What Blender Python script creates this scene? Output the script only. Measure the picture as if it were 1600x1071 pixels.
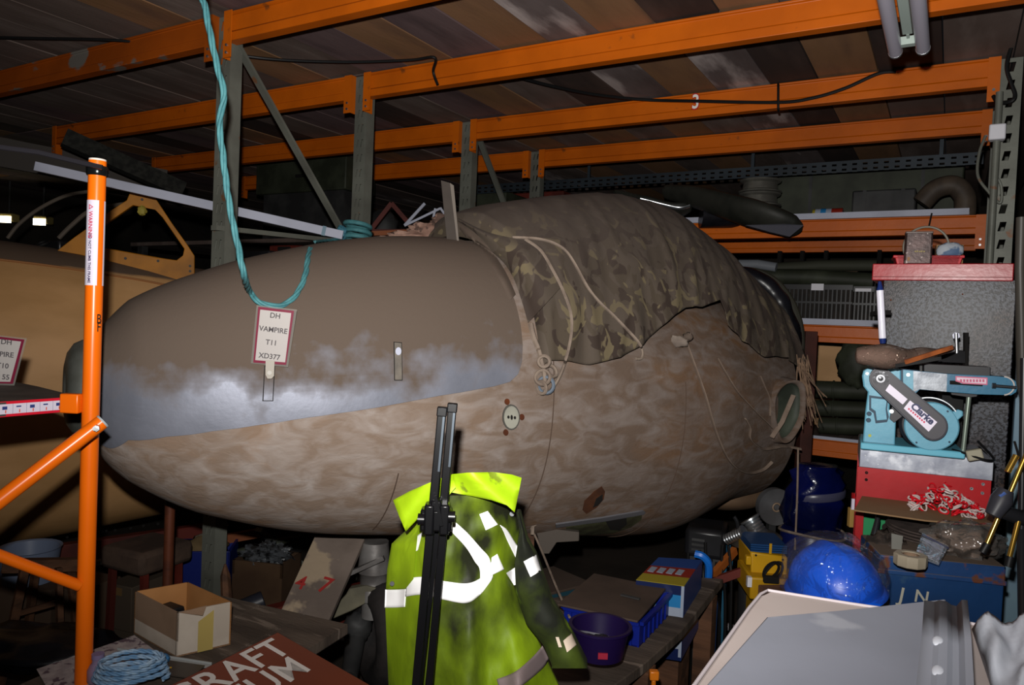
import bpy, math, random
from mathutils import Vector, Matrix, noise
from mathutils.bvhtree import BVHTree
from mathutils.geometry import tessellate_polygon
random.seed(7)
PI = math.pi
sc = bpy.context.scene
COL = sc.collection
for o in list(bpy.data.objects): bpy.data.objects.remove(o)

# ------------------------------------------------------------------ camera
F = 1169.83
RV = Vector((0.86177812, 0.50548231, 0.04273297))
DN = Vector((0.05066698, -0.00195001, -0.9987137))
FW = Vector((-0.50474878, 0.86283476, -0.02729174))
CAM = Vector((0, 0, 1.5))
cam = bpy.data.cameras.new('camera'); co = bpy.data.objects.new('camera', cam); COL.objects.link(co)
m = Matrix((RV, -DN, -FW)).transposed().to_4x4(); m.translation = CAM
co.matrix_world = m
cam.sensor_width = 36; cam.lens = F/1600*36; cam.clip_start = 0.05; cam.clip_end = 60
sc.camera = co
# ------------------------------------------------------------------ world, flash, exposure
w = bpy.data.worlds.new('world'); sc.world = w; w.use_nodes = True
w.node_tree.nodes['Background'].inputs[0].default_value = (0.55, 0.6, 0.7, 1)
w.node_tree.nodes['Background'].inputs[1].default_value = 0.006
fl = bpy.data.lights.new('camera_flash', 'SPOT'); fo = bpy.data.objects.new('camera_flash', fl); COL.objects.link(fo)
fl.energy = 385; fl.shadow_soft_size = 0.016; fl.spot_size = math.radians(130); fl.spot_blend = 1.0
fl.color = (1.0, 0.97, 0.93)
fo.location = CAM + Vector((0, 0, 0.13)) - RV*0.035
fo.rotation_euler = (FW*1 + Vector((0, 0, 0.38)) + RV*0.05).to_track_quat('-Z', 'Y').to_euler()
sc.view_settings.view_transform = 'Standard'; sc.view_settings.look = 'None'
sc.view_settings.exposure = 0.0; sc.view_settings.gamma = 1; sc.view_settings.use_curve_mapping = False

# ------------------------------------------------------------------ helpers
def P(u, v, d): return CAM + (FW + RV*((u-800)/F) + DN*((v-535.5)/F))*d
def dirv(u, v): return FW + RV*((u-800)/F) + DN*((v-535.5)/F)
def onz(u, v, z):
    d = dirv(u, v); return CAM + d*((z-CAM.z)/d.z)
def ony(u, v, y):
    d = dirv(u, v); return CAM + d*(y/d.y)
def onx(u, v, x):
    d = dirv(u, v); return CAM + d*(x/d.x)
YAW = math.radians(30.327)
def FR(u, v, d, yaw=0, roll=0, tilt=0):
    return Matrix.Translation(P(u, v, d)) @ Matrix.Rotation(YAW+math.radians(yaw), 4, 'Z') @ Matrix.Rotation(math.radians(roll), 4, 'Y') @ Matrix.Rotation(math.radians(tilt), 4, 'X')
def WF(x, y, z, yaw=0): return Matrix.Translation((x, y, z)) @ Matrix.Rotation(math.radians(yaw), 4, 'Z')
def lin(c):
    c = c/255.0
    return c/12.92 if c <= 0.04045 else ((c+0.055)/1.055)**2.4
def C(h):
    h = h.lstrip('#'); return tuple(lin(int(h[i:i+2], 16)) for i in (0, 2, 4)) + (1,)
MATS = {}
def mat(name, c1, c2=None, sc_=6, rough=.6, metal=0, bump=0, bsc=None, c3=None, stretch=(1, 1, 1), dust=None, spec=.28, emit=None, alpha=1, lo=.4, hi=.6, trans=0, det=5, c3w=(.6, .7), c3s=None, sheen=0, dist=0):
    if name in MATS: return MATS[name]
    mt = bpy.data.materials.new(name); mt.use_nodes = True; nt = mt.node_tree; N = nt.nodes; L = nt.links
    b = N['Principled BSDF']; b.inputs['Base Color'].default_value = C(c1)
    b.inputs['Roughness'].default_value = rough; b.inputs['Metallic'].default_value = metal
    b.inputs['Specular IOR Level'].default_value = spec
    if alpha < 1: b.inputs['Alpha'].default_value = alpha
    if trans: b.inputs['Transmission Weight'].default_value = trans
    tc = N.new('ShaderNodeTexCoord'); mp = N.new('ShaderNodeMapping'); mp.inputs['Scale'].default_value = stretch
    L.new(tc.outputs['Object'], mp.inputs[0])
    out = None
    def nz(s, d=det, off=0):
        n = N.new('ShaderNodeTexNoise'); n.inputs['Scale'].default_value = s; n.inputs['Detail'].default_value = d; n.inputs['Distortion'].default_value = dist
        if off:
            m2 = N.new('ShaderNodeMapping'); m2.inputs['Location'].default_value = (off, off*2, off*3); L.new(mp.outputs[0], m2.inputs[0]); L.new(m2.outputs[0], n.inputs[0])
        else: L.new(mp.outputs[0], n.inputs[0])
        return n.outputs[0]
    def rng(x, a, c):
        r = N.new('ShaderNodeMapRange'); r.inputs[1].default_value = a; r.inputs[2].default_value = c; L.new(x, r.inputs[0]); return r.outputs[0]
    def mix(f, a, c):
        x = N.new('ShaderNodeMix'); x.data_type = 'RGBA'; L.new(f, x.inputs[0])
        if isinstance(a, tuple): x.inputs[6].default_value = a
        else: L.new(a, x.inputs[6])
        if isinstance(c, tuple): x.inputs[7].default_value = c
        else: L.new(c, x.inputs[7])
        return x.outputs[2]
    if c2: out = mix(rng(nz(sc_), lo, hi), C(c1), C(c2))
    if c3: out = mix(rng(nz(c3s or sc_*1.7, det, 3.1), *c3w), out if out else C(c1), C(c3))
    if dust:
        g = N.new('ShaderNodeNewGeometry'); s = N.new('ShaderNodeSeparateXYZ'); L.new(g.outputs['Normal'], s.inputs[0])
        a = N.new('ShaderNodeMath'); a.operation = 'MULTIPLY_ADD'; L.new(nz(dust[3] if len(dust) > 3 else 5, 6, 7.7), a.inputs[0]); a.inputs[1].default_value = dust[4] if len(dust) > 4 else .7; L.new(s.outputs[2], a.inputs[2])
        f = rng(a.outputs[0], dust[1], dust[2])
        out = mix(f, out if out else C(c1), C(dust[0]))
        rr = N.new('ShaderNodeMapRange'); rr.inputs[3].default_value = rough; rr.inputs[4].default_value = .9; L.new(f, rr.inputs[0]); L.new(rr.outputs[0], b.inputs['Roughness'])
        if metal:
            rm = N.new('ShaderNodeMapRange'); rm.inputs[3].default_value = metal; rm.inputs[4].default_value = 0; L.new(f, rm.inputs[0]); L.new(rm.outputs[0], b.inputs['Metallic'])
    if out: L.new(out, b.inputs['Base Color'])
    if bump:
        bp = N.new('ShaderNodeBump'); bp.inputs['Strength'].default_value = min(1, bump); bp.inputs['Distance'].default_value = .004
        L.new(nz(bsc or sc_*4, 6, 1.3), bp.inputs['Height']); L.new(bp.outputs[0], b.inputs['Normal'])
    if emit: b.inputs['Emission Color'].default_value = C(c1); b.inputs['Emission Strength'].default_value = emit
    MATS[name] = mt; return mt

def film(name, tint='#e8ecf4', k=.55, base=.03, bsc=14, rough=.06):
    if name in MATS: return MATS[name]
    mt = bpy.data.materials.new(name); mt.use_nodes = True; nt = mt.node_tree; N = nt.nodes; L = nt.links; N.remove(N['Principled BSDF'])
    t = N.new('ShaderNodeBsdfTransparent'); g = N.new('ShaderNodeBsdfGlossy'); g.inputs['Color'].default_value = C(tint); g.inputs['Roughness'].default_value = rough
    d = N.new('ShaderNodeBsdfDiffuse'); d.inputs['Color'].default_value = C(tint)
    f = N.new('ShaderNodeFresnel'); f.inputs['IOR'].default_value = 1.45; x = N.new('ShaderNodeMixShader'); y = N.new('ShaderNodeMixShader'); y.inputs[0].default_value = base
    tc = N.new('ShaderNodeTexCoord'); n = N.new('ShaderNodeTexNoise'); n.inputs['Scale'].default_value = bsc; n.inputs['Detail'].default_value = 3; n.inputs['Distortion'].default_value = 1.2; L.new(tc.outputs['Object'], n.inputs[0])
    b = N.new('ShaderNodeBump'); b.inputs['Strength'].default_value = 1; b.inputs['Distance'].default_value = .02; L.new(n.outputs[0], b.inputs['Height']); L.new(b.outputs[0], g.inputs['Normal']); L.new(b.outputs[0], f.inputs['Normal'])
    m_ = N.new('ShaderNodeMath'); m_.operation = 'MULTIPLY'; m_.inputs[1].default_value = k; L.new(f.outputs[0], m_.inputs[0]); m2 = N.new('ShaderNodeMath'); m2.operation = 'ADD'; m2.inputs[1].default_value = .03; L.new(m_.outputs[0], m2.inputs[0])
    L.new(t.outputs[0], y.inputs[1]); L.new(d.outputs[0], y.inputs[2]); L.new(m2.outputs[0], x.inputs[0]); L.new(y.outputs[0], x.inputs[1]); L.new(g.outputs[0], x.inputs[2]); L.new(x.outputs[0], N['Material Output'].inputs[0])
    MATS[name] = mt; return mt
MW = {}
def tag(o, label=None, cat=None, group=None, kind=None):
    if label: o['label'] = label
    if cat: o['category'] = cat
    if group: o['group'] = group
    if kind: o['kind'] = kind
    return o
def thing(name, label, cat, M, group=None, kind=None):
    o = bpy.data.objects.new(name, None); COL.objects.link(o); o.empty_display_size = .1
    o.matrix_world = M; MW[o.name] = M.copy()
    return tag(o, label, cat, group, kind)
I4 = Matrix.Identity(4)
class B:
    """mesh builder in the local frame M (metres)"""
    def __init__(s, M=None): s.M = M if M is not None else I4; s.v = []; s.f = []; s.mi = []; s.cur = 0; s.Mi = s.M.inverted()
    def px(s, u, v, y=0):      # local point where the sight line of pixel (u,v) meets the local plane Y=y
        o = s.Mi @ CAM; d = (s.Mi.to_3x3() @ dirv(u, v)); t = (y-o.y)/d.y; return o+d*t
    def L(s, w): return s.Mi @ w
    def add(s, vs, fs):
        n = len(s.v); s.v += [Vector(x) for x in vs]; s.f += [tuple(i+n for i in f) for f in fs]; s.mi += [s.cur]*len(fs); return s
    def box(s, x0, x1, y0, y1, z0, z1, T=None):
        vs = [Vector((x, y, z)) for z in (z0, z1) for y in (y0, y1) for x in (x0, x1)]
        if T: vs = [T @ v for v in vs]
        return s.add(vs, [(0, 2, 3, 1), (4, 5, 7, 6), (0, 1, 5, 4), (2, 6, 7, 3), (0, 4, 6, 2), (1, 3, 7, 5)])
    def pbox(s, u0, v0, u1, v1, y0=0, y1=.1):   # box whose front face covers the pixel rectangle
        um, vm = (u0+u1)/2, (v0+v1)/2
        return s.box(s.px(u0, vm, y0).x, s.px(u1, vm, y0).x, y0, y1, s.px(um, v1, y0).z, s.px(um, v0, y0).z)
    def bar(s, a, b, w, h, up=(0, 0, 1)):       # rectangular bar from a to b
        a, b = Vector(a), Vector(b); z = (b-a).normalized(); up = Vector(up)
        x = z.cross(up)
        if x.length < 1e-4: x = z.cross(Vector((0, 1, 0)))
        x.normalize(); y = x.cross(z)
        vs = [p+x*(i*w/2)+y*(j*h/2) for p in (a, b) for i, j in ((-1, -1), (1, -1), (1, 1), (-1, 1))]
        return s.add(vs, [(3, 2, 1, 0), (4, 5, 6, 7), (0, 1, 5, 4), (1, 2, 6, 5), (2, 3, 7, 6), (3, 0, 4, 7)])
    def ext(s, poly, off, holes=()):            # polygon (3d points) extruded by vector off
        off = Vector(off); loops = [[Vector(p) for p in poly]]+[[Vector(p) for p in h] for h in holes]
        fl_ = [p for l in loops for p in l]; n = len(fl_)
        tris = tessellate_polygon(loops)
        vs = fl_+[p+off for p in fl_]; fs = [tuple(t) for t in tris]+[tuple(i+n for i in reversed(t)) for t in tris]
        k = 0
        for l in loops:
            m_ = len(l)
            for i in range(m_):
                a, b = k+i, k+(i+1) % m_; fs.append((a, a+n, b+n, b))
            k += m_
        return s.add(vs, fs)
    def pext(s, poly, y0, y1, holes=()):
        return s.ext([s.px(u, v, y0) for u, v in poly], (0, y1-y0, 0), [[s.px(u, v, y0) for u, v in h] for h in holes])
    def rings(s, rings, close=True, capa=True, capb=True):
        n = len(rings[0]); vs = [p for r in rings for p in r]; fs = []
        for i in range(len(rings)-1):
            for j in range(n if close else n-1):
                a = i*n+j; b = i*n+(j+1) % n; fs.append((a, b, b+n, a+n))
        if capa: fs.append(tuple(reversed(range(n))))
        if capb: fs.append(tuple(range((len(rings)-1)*n, len(rings)*n)))
        return s.add(vs, fs)
    def tube(s, pts, r, seg=8, rs=None, flat=1, cap=True):
        pts = [Vector(p) for p in pts]; R_ = []; n = len(pts); pv = None
        for i, p in enumerate(pts):
            t = (pts[min(i+1, n-1)]-pts[max(i-1, 0)])
            if t.length < 1e-9: t = Vector((0, 0, 1))
            t.normalize()
            if pv is None: pv = t.orthogonal().normalized()
            pv = (pv-t*pv.dot(t)); pv = pv.normalized() if pv.length > 1e-6 else t.orthogonal().normalized()
            q = t.cross(pv); rr = rs[i] if rs else r
            R_.append([p+(pv*math.cos(a)*flat+q*math.sin(a))*rr for a in (2*PI*k/seg for k in range(seg))])
        return s.rings(R_, True, cap, cap)
    def cyl(s, a, b, r0, r1=None, seg=20):
        return s.tube([a, b], 0, seg, [r0, r0 if r1 is None else r1])
    def lathe(s, prof, o=(0, 0, 0), ax=(0, 0, 1), seg=28, capa=False, capb=False):
        o = Vector(o); ax = Vector(ax).normalized(); x = ax.orthogonal().normalized(); y = ax.cross(x)
        return s.rings([[o+ax*h+(x*math.cos(2*PI*k/seg)+y*math.sin(2*PI*k/seg))*max(r, 1e-5) for k in range(seg)] for r, h in prof], True, capa, capb)
    def ell(s, c, rx, ry, rz, seg=20, rg=12, nz_=0, ns=4, T=None):
        c = Vector(c); R_ = []
        for i in range(rg+1):
            ph = -PI/2+PI*i/rg
            row = []
            for k in range(seg):
                a = 2*PI*k/seg; d = Vector((math.cos(ph)*math.cos(a), math.cos(ph)*math.sin(a), math.sin(ph)))
                q = 1+nz_*noise.noise(d*ns+c*3)
                p = Vector((d.x*rx, d.y*ry, d.z*rz))*q
                if T: p = T @ p
                row.append(c+p)
            R_.append(row)
        return s.rings(R_, True, True, True)
    def torus(s, c, R0, r, ax=(0, 0, 1), seg=24, sg=8, sx=1, a0=0, a1=2*PI, sy=1):
        c = Vector(c); ax = Vector(ax).normalized(); x = ax.orthogonal().normalized(); y = ax.cross(x)
        full = abs(a1-a0-2*PI) < 1e-6; n = seg if full else seg+1; R_ = []
        for i in range(n):
            a = a0+(a1-a0)*i/seg; d = x*math.cos(a)*sx+y*math.sin(a)*sy
            R_.append([c+d*R0+(d.normalized()*math.cos(b)+ax*math.sin(b))*r for b in (2*PI*k/sg for k in range(sg))])
        if full: R_.append(R_[0])
        return s.rings(R_, True, not full, not full)
    def out(s, name, mt, parent=None, label=None, cat=None, group=None, kind=None, smooth=35, bevel=0, origin=None):
        """parts: vertices go to the root's frame; top-level: to frame `origin` (default M)"""
        if parent is not None:
            root = parent
            while root.parent: root = root.parent
            T = MW[root.name].inverted() @ s.M
        else:
            OM = origin if origin is not None else s.M; T = OM.inverted() @ s.M
        me = bpy.data.meshes.new(name); me.from_pydata([tuple(T @ v) for v in s.v], [], s.f)
        for x in (mt if isinstance(mt, (list, tuple)) else [mt]): me.materials.append(x)
        for p_, i in zip(me.polygons, s.mi): p_.material_index = i; p_.use_smooth = True
        me.update(); 
        if smooth < 180: me.set_sharp_from_angle(angle=math.radians(smooth))
        o = bpy.data.objects.new(name, me); COL.objects.link(o)
        if parent is not None: o.parent = parent
        else: o.matrix_world = OM; MW[o.name] = OM.copy()
        if bevel:
            b = o.modifiers.new('bevel', 'BEVEL'); b.width = bevel; b.segments = 2; b.limit_method = 'ANGLE'; b.angle_limit = math.radians(50); b.use_clamp_overlap = True
        return tag(o, label, cat, group, kind)
def text(st, size, M, mt, parent, name='lettering', ext=.0006, ax='CENTER', spc=1, bold=0, sx=1, label=None):
    cu = bpy.data.curves.new('t', 'FONT'); cu.body = st; cu.size = size; cu.align_x = ax; cu.align_y = 'CENTER'; cu.extrude = ext; cu.space_character = spc; cu.offset = bold; cu.resolution_u = 3
    to = bpy.data.objects.new('t', cu); COL.objects.link(to)
    me = bpy.data.meshes.new_from_object(to.evaluated_get(bpy.context.evaluated_depsgraph_get()))
    bpy.data.objects.remove(to)
    root = parent
    while root.parent: root = root.parent
    T = MW[root.name].inverted() @ M @ Matrix.Diagonal((sx, 1, 1, 1))
    me.transform(T); me.materials.clear(); me.materials.append(mt)
    o = bpy.data.objects.new(name, me); COL.objects.link(o); o.parent = parent
    if label: o['label'] = label
    return o
RX90 = Matrix.Rotation(PI/2, 4, 'X')   # text in XY plane -> stands in local XZ facing -Y
def spline(pts, n=6):
    pts = [Vector(p) for p in pts]; out = []
    for i in range(len(pts)-1):
        p0, p1, p2, p3 = pts[max(i-1, 0)], pts[i], pts[i+1], pts[min(i+2, len(pts)-1)]
        for k in range(n):
            t = k/n; out.append(.5*((2*p1)+(p2-p0)*t+(2*p0-5*p1+4*p2-p3)*t*t+(-p0+3*p1-3*p2+p3)*t**3))
    return out+[pts[-1]]
def lerp(x, X, Y):
    if x <= X[0]: return Y[0]
    for i in range(len(X)-1):
        if x <= X[i+1]: return Y[i]+(Y[i+1]-Y[i])*(x-X[i])/(X[i+1]-X[i])
    return Y[-1]

# ------------------------------------------------------------------ materials
m_orange = mat('beam_orange', '#bb5a0a', '#aa5008', 3, .42, 0, .15, 30, spec=.22, c3='#6a3a18', c3w=(.66, .72), c3s=9, det=8)
m_orangew = mat('beam_orange_worn', '#9a480c', '#853d0b', 3, .5, 0, .2, 30, spec=.2, c3='#6b6660', c3w=(.60, .64), c3s=7, det=9, stretch=(.6, 1, 1))
m_post = mat('post_greygreen', '#686a62', '#5a5b54', 5, .5, .15, .15, 40, c3='#6a4a34', c3w=(.66, .72), c3s=14)
m_slot = mat('slot_dark', '#0d0b0a', rough=.9)
m_dark = mat('dark_wall', '#2a2520', '#1d1b18', 1.5, .95)
m_floor = mat('floor_concrete', '#3a322b', '#2a241f', 2, .9, 0, .3, 20)
PL_COL = {'t': ('#8a6549', '#755638', '#624839'), 'd': ('#3a2c27', '#2d2422', '#4c3c36'), 'g': ('#6b5b55', '#51453f', '#7f726c'), 'w': ('#786c6b', '#4b3f3d', '#b0a3a0'), 'p': ('#5a484a', '#6b5858', '#3a2e30')}
m_pl = {k: mat('plank_'+k, a, b, 2.2, .85, 0, .3, 22, c3=c, c3w=(.5, .8) if k != 'w' else (.5, .64), c3s=3.4, stretch=(2.2, .5, 1), lo=.3, hi=.7, det=9) for k, (a, b, c) in PL_COL.items()}
m_blk = mat('black_rubber', '#0f0f10', rough=.5)
m_blackpl = mat('black_plastic', '#141416', '#1d1d20', 5, .35)
m_steel = mat('bare_steel', '#b8bcc0', '#8d9094', 12, .32, .9, .1, 40)
m_white = mat('white_plastic', '#c9c8cf', rough=.45)
m_red = mat('red_paint', '#a3161c', '#8f1016', 4, .35, 0, .1, 20, c3='#4a0d0d', c3w=(.7, .74), c3s=20)
m_brownw = mat('brown_wood', '#5a3c29', '#402a1d', 4, .8, 0, .4, 20, stretch=(1, 6, 6))
m_alu = mat('white_painted_alu', '#a9acbc', '#9a9dac', 3, .5, 0, .1)
m_bluegrey = mat('bluegrey_paint', '#6c8790', '#60798a', 3, .5, 0, .1, 20)
m_perf = mat('perforated_steel', '#2d343b', '#242a30', 4, .5, .3, .1)

# ------------------------------------------------------------------ the room
def struct(name, b, mt): return b.out(name, mt, kind='structure')
struct('floor', B(I4).box(-9, 3, -1.5, 9, -.1, 0), m_floor)
struct('wall_back', B(I4).box(-9, 3, 8.0, 8.1, 0, 3.2), m_dark)
struct('wall_left', B(I4).box(-9.1, -9, -1.5, 8, 0, 3.2), m_dark)
struct('wall_right', B(I4).box(1.6, 1.7, -1.5, 8, 0, 3.2), m_dark)
# mezzanine deck overhead: loose boards across the beams
deck = thing('ceiling', None, None, WF(0, 0, 2.72), kind='structure')
seams = [.42, .17, -.09, -.35, -.61, -.83, -1.09, -1.33, -1.57, -1.82, -2.08, -2.34, -2.6]
while seams[-1] > -8.8: seams.append(seams[-1]-.26)
near = 'gdpgdtpdttwptgtgp'; far = 'ggdtgwdtwtgpttgdg'
codes_n = ['g', 'd', 'g', 'p', 't', 'd', 't', 'w', 't', 'p', 't', 'g', 'p']
codes_f = ['g', 'g', 'd', 't', 'd', 'w', 't', 'w', 'd', 'g', 't', 'p', 'g']
codes_n = ['g', 'd', 'g', 'g', 't', 'd', 't', 'w', 't', 'p', 't', 'p', 'g']
random.seed(3)
for i in range(len(seams)-1):
    for seg, (y0, y1) in enumerate(((.6, 2.9), (2.905, 3.86), (3.865, 8.0))):
        cs = codes_n if seg == 0 else codes_f
        c_ = cs[i] if i < len(cs) else random.choice('ggppgtdg')
        if seg == 2: c_ = random.choice('gdgtpwg') if i > 2 else random.choice('gd')
        j = random.uniform(0, .008)
        B(I4).box(seams[i+1]+.003, seams[i]-.003, y0, y1, 2.722+j, 2.752+j).out('plank', m_pl[c_], deck)
struct('wall_front', B(I4).box(-9, 3, -1.6, -1.5, 0, 3.2), m_dark)

# ------------------------------------------------------------------ pallet racking
def perf(b, x0, x1, z0, z1, y, cols, hw, hh, pitch, tilt=0, dx=0):
    """perforated strip in plane Y=y facing -Y; cols = slot centre offsets (one per row of slots)"""
    n = int((z1-z0)/pitch); p = (z1-z0)/n
    edges = [x0]+[(cols[i]+cols[i+1])/2 for i in range(len(cols)-1)]+[x1]
    for i in range(n):
        a = z0+i*p; c = a+p
        for k, cx in enumerate(cols):
            l, r_ = edges[k], edges[k+1]; zc = (a+c)/2
            ho = [(cx-hw+tilt, zc+hh), (cx+hw+tilt, zc+hh), (cx+hw-tilt, zc-hh), (cx-hw-tilt, zc-hh)]
            oc = [(l, c), (r_, c), (r_, a), (l, a)]
            vs = [(q[0], y, q[1]) for q in oc+ho]
            b.add(vs, [(3, 2, 6, 7), (2, 1, 5, 6), (1, 0, 4, 5), (0, 3, 7, 4)])
def post(root, x, y, z1=2.715, w_=.078, dp=.06, holes='slot', back=False):
    b = B(WF(x, y, 0)); h = w_/2
    if holes == 'slot': perf(b, -h, h, 0, z1, 0, [-h*.35, h*.35], .0045, .019, .075, .004)
    else: perf(b, -h, h, 0, z1, 0, [0], .012, .02, .075, .004)
    # channel sides, lips and inner web
    b.box(-h-.0015, -h, 0, dp, 0, z1); b.box(h, h+.0015, 0, dp, 0, z1)
    b.box(-h, -h+.016, dp-.002, dp, 0, z1); b.box(h-.016, h, dp-.002, dp, 0, z1)
    return b.out('post', m_post, root)
def foot(root, x, y): B(WF(x, y+.03, 0)).box(-.065, .065, -.06, .06, 0, .006).box(-.045, .045, -.035, .035, .006, .05).out('base_plate', m_post, root)
f1 = thing('rack_frame', 'grey-green upright rack frame with a diagonal brace, standing behind the silver nose', 'rack frame', WF(-2.66, 2.45, 0), 'upright frames of the orange racking')
post(f1, -2.66, 2.08); post(f1, -2.645, 2.90, w_=.075); foot(f1, -2.66, 2.08); foot(f1, -2.645, 2.9)
B().bar(onx(366, 62, -2.63), onx(540, 372, -2.63), .012, .036, (1, 0, 0)).out('diagonal_brace', m_post, f1)
B().bar(onx(334, 356, -2.64), onx(548, 379, -2.64), .02, .034, (1, 0, 0)).out('cross_brace', m_post, f1)
B().bar(onx(404, 828, -2.63), onx(478, 888, -2.63), .02, .04, (1, 0, 0)).out('lower_brace', m_post, f1)
f2 = thing('rack_frame', 'grey perforated upright rack frame rising behind the fin on the cockpit cover', 'rack frame', WF(-2.62, 4.2, 0), 'upright frames of the orange racking')
post(f2, -2.62, 3.83); post(f2, -2.6, 4.67); foot(f2, -2.62, 3.83); foot(f2, -2.6, 4.67)
B().bar(onx(748, 215, -2.6), onx(788, 320, -2.6), .014, .036, (1, 0, 0)).out('diagonal_brace', m_post, f2)
f3 = thing('rack_frame', 'rusty grey rack frame with round-holed posts behind the red-topped cabinet', 'rack frame', WF(.17, 4.2, 0), 'upright frames of the orange racking')
post(f3, .165, 3.83, holes='round'); post(f3, .17, 4.67, holes='slot'); foot(f3, .165, 3.83); foot(f3, .17, 4.67)
for z in (.5, 1.3, 2.1): B().box(.15, .19, 3.89, 4.67, z, z+.035).out('cross_brace', m_post, f3)
f4 = thing('rack_frame', 'smooth blue-grey rack frame at the right edge of the photo, nearest to the sanding machine', 'rack frame', WF(.24, 2.9, 0), 'upright frames of the orange racking')
B().box(.185, .285, 2.84, 2.9, 0, 2.715).box(.285, .29, 2.84, 2.95, 0, 2.715).out('post', m_bluegrey, f4, bevel=.004)
B().box(.20, .27, 1.98, 2.04, 0, 2.715).out('post', m_bluegrey, f4, bevel=.004)
B().box(.22, .25, 2.04, 2.84, 2.3, 2.34).box(.22, .25, 2.04, 2.84, 1.95, 1.99).out('cross_brace', m_bluegrey, f4)

BG = 'orange rack beams'
def beam(x0, x1, y, z, label, h=.118, mt=m_orange, conn=(1, 1), dp=.05, ch=.19):
    t = thing('rack_beam', label, 'beam', WF((x0+x1)/2, y, z), BG)
    pf = [(y, z), (y, z+h*.30), (y+.006, z+h*.34), (y+.006, z+h*.9), (y-.004, z+h*.93), (y-.004, z+h), (y+dp, z+h), (y+dp, z)]
    B().ext([(x0, a, c) for a, c in pf], (x1-x0, 0, 0)).out('beam', mt, t, smooth=20, bevel=.002)
    for k, x in enumerate((x0, x1)):
        if not conn[k]: continue
        s = 1 if k == 0 else -1; b = B()
        b.box(min(x, x-s*.004), max(x, x-s*.004), y-.01, y+.055, z+h-ch, z+h)
        b.box(min(x-s*.004, x+s*.042), max(x-s*.004, x+s*.042), y-.014, y-.010, z+h-ch, z+h)
        b.out('connector', mt, t)
        b = B()
        for q in (.02, .05): b.cyl((x+s*.018, y-.014, z+h-ch+q), (x+s*.018, y-.019, z+h-ch+q), .006, seg=8)
        b.out('rivets', m_steel, t)
    return t
Z = 2.60
beam(-6.0, -2.70, 2.06, Z, 'worn orange beam with scraped paint crossing the top left corner', mt=m_orangew, conn=(0, 1))
beam(-2.62, .15, 2.06, Z, 'nearest orange beam, leaving the frame at the top centre', conn=(1, 0))
beam(-5.43, -2.69, 2.88, Z, 'orange beam left of the second grey post, ending above the left aircraft')
tB = beam(-2.60, .18, 2.88, Z, 'brightest orange beam, passing behind the end of the twin tube light', conn=(1, 0))
beam(-5.7, -2.665, 3.81, Z, 'dim orange beam left of the third post, third row back')
tC = beam(-2.575, .122, 3.81, Z, 'orange beam carrying the white number 3 sticker')
beam(-5.63, -2.645, 4.65, Z, 'dim orange beam left of the fourth post, furthest row')
tD = beam(-2.555, .125, 4.65, Z, 'furthest orange ceiling beam on the right, below the numbered one')
# number sticker on beam C
c3 = ony(1087, 160, 3.797); M3 = Matrix.Translation(c3) @ RX90
text('3', .105, M3, mat('sticker_red', '#b01818'), tC, 'sticker_edge', .0004, bold=.006, sx=.8)
text('3', .10, Matrix.Translation(c3+Vector((0, -.002, 0))) @ RX90, mat('sticker_white', '#d8d6d0'), tC, 'sticker_number', .0004, bold=.002, sx=.8)
# low shelf rows of the far racking
def xr(u, v, y): return ony(u, v, y).x
for z, nm, wh in ((2.07, 'upper', 1), (1.46, 'middle', 1), (.80, 'bottom', 0)):
    place = {'upper': 'behind the cover hump, holding the metal skins', 'middle': 'level with the cabinet, under the black crates', 'bottom': 'lowest, beyond the pulleys and blue bundle'}[nm]
    x0 = -2.56
    beam(x0, .125, 4.65, z, 'front orange shelf beam, '+place, h=.1, conn=(1, 1), ch=.18)
    beam(x0, .125, 5.5, z, 'rear orange shelf beam, '+place, h=.1, conn=(0, 0))
    t = thing('shelf_panel', 'grey shelf decking with a pale front edge, '+place, 'shelf', WF(-1.2, 5.1, z+.1))
    for k in range(5):
        a = x0+.02+k*(2.6/5); B().box(a, a+2.6/5-.006, 4.655, 5.54, z+.101, z+.118).out('panel', m_pl['g'], t)
    B().box(x0+.1, .05 if nm == 'upper' else -.05, 4.63, 4.652, z+.101, z+.135 if wh else z+.118).out('edge_strip', m_alu, t)
# slotted angle bar under the deck
t = thing('slotted_angle', 'long blue-grey slotted steel angle hung level below the furthest ceiling beam', 'angle bar', WF(-1.2, 5.0, 2.4))
b = B(WF(0, 0, 0)); a0 = ony(735, 300, 4.9); a1 = ony(1537, 243, 4.9); zz = (a0.z+a1.z)/2
n = 60
for k in range(n):
    x = a0.x+(a1.x-a0.x)*k/n; x2 = a0.x+(a1.x-a0.x)*(k+1)/n; h = .06
    for zc in (zz-.018, zz+.012):
        l, r_, lo_, hi_ = x, x2, zc-.015, zc+.015; hx = (x+x2)/2
        b.add([(l, 4.9, hi_), (r_, 4.9, hi_), (r_, 4.9, lo_), (l, 4.9, lo_), (hx-.013, 4.9, zc+.006), (hx+.013, 4.9, zc+.006), (hx+.013, 4.9, zc-.006), (hx-.013, 4.9, zc-.006)], [(3, 2, 6, 7), (2, 1, 5, 6), (1, 0, 4, 5), (0, 3, 7, 4)])
b.box(a0.x, a1.x, 4.9, 4.903, zz+.027, zz+.032).box(a0.x, a1.x, 4.9, 4.94, zz+.032, zz+.035)
b.out('angle_leg', m_perf, t)
for x in (-2.3, -1.15, -.1): B().bar((x, 4.92, zz+.03), (x, 4.92, 2.722), .02, .004).out('hanger', m_perf, t)

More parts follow.
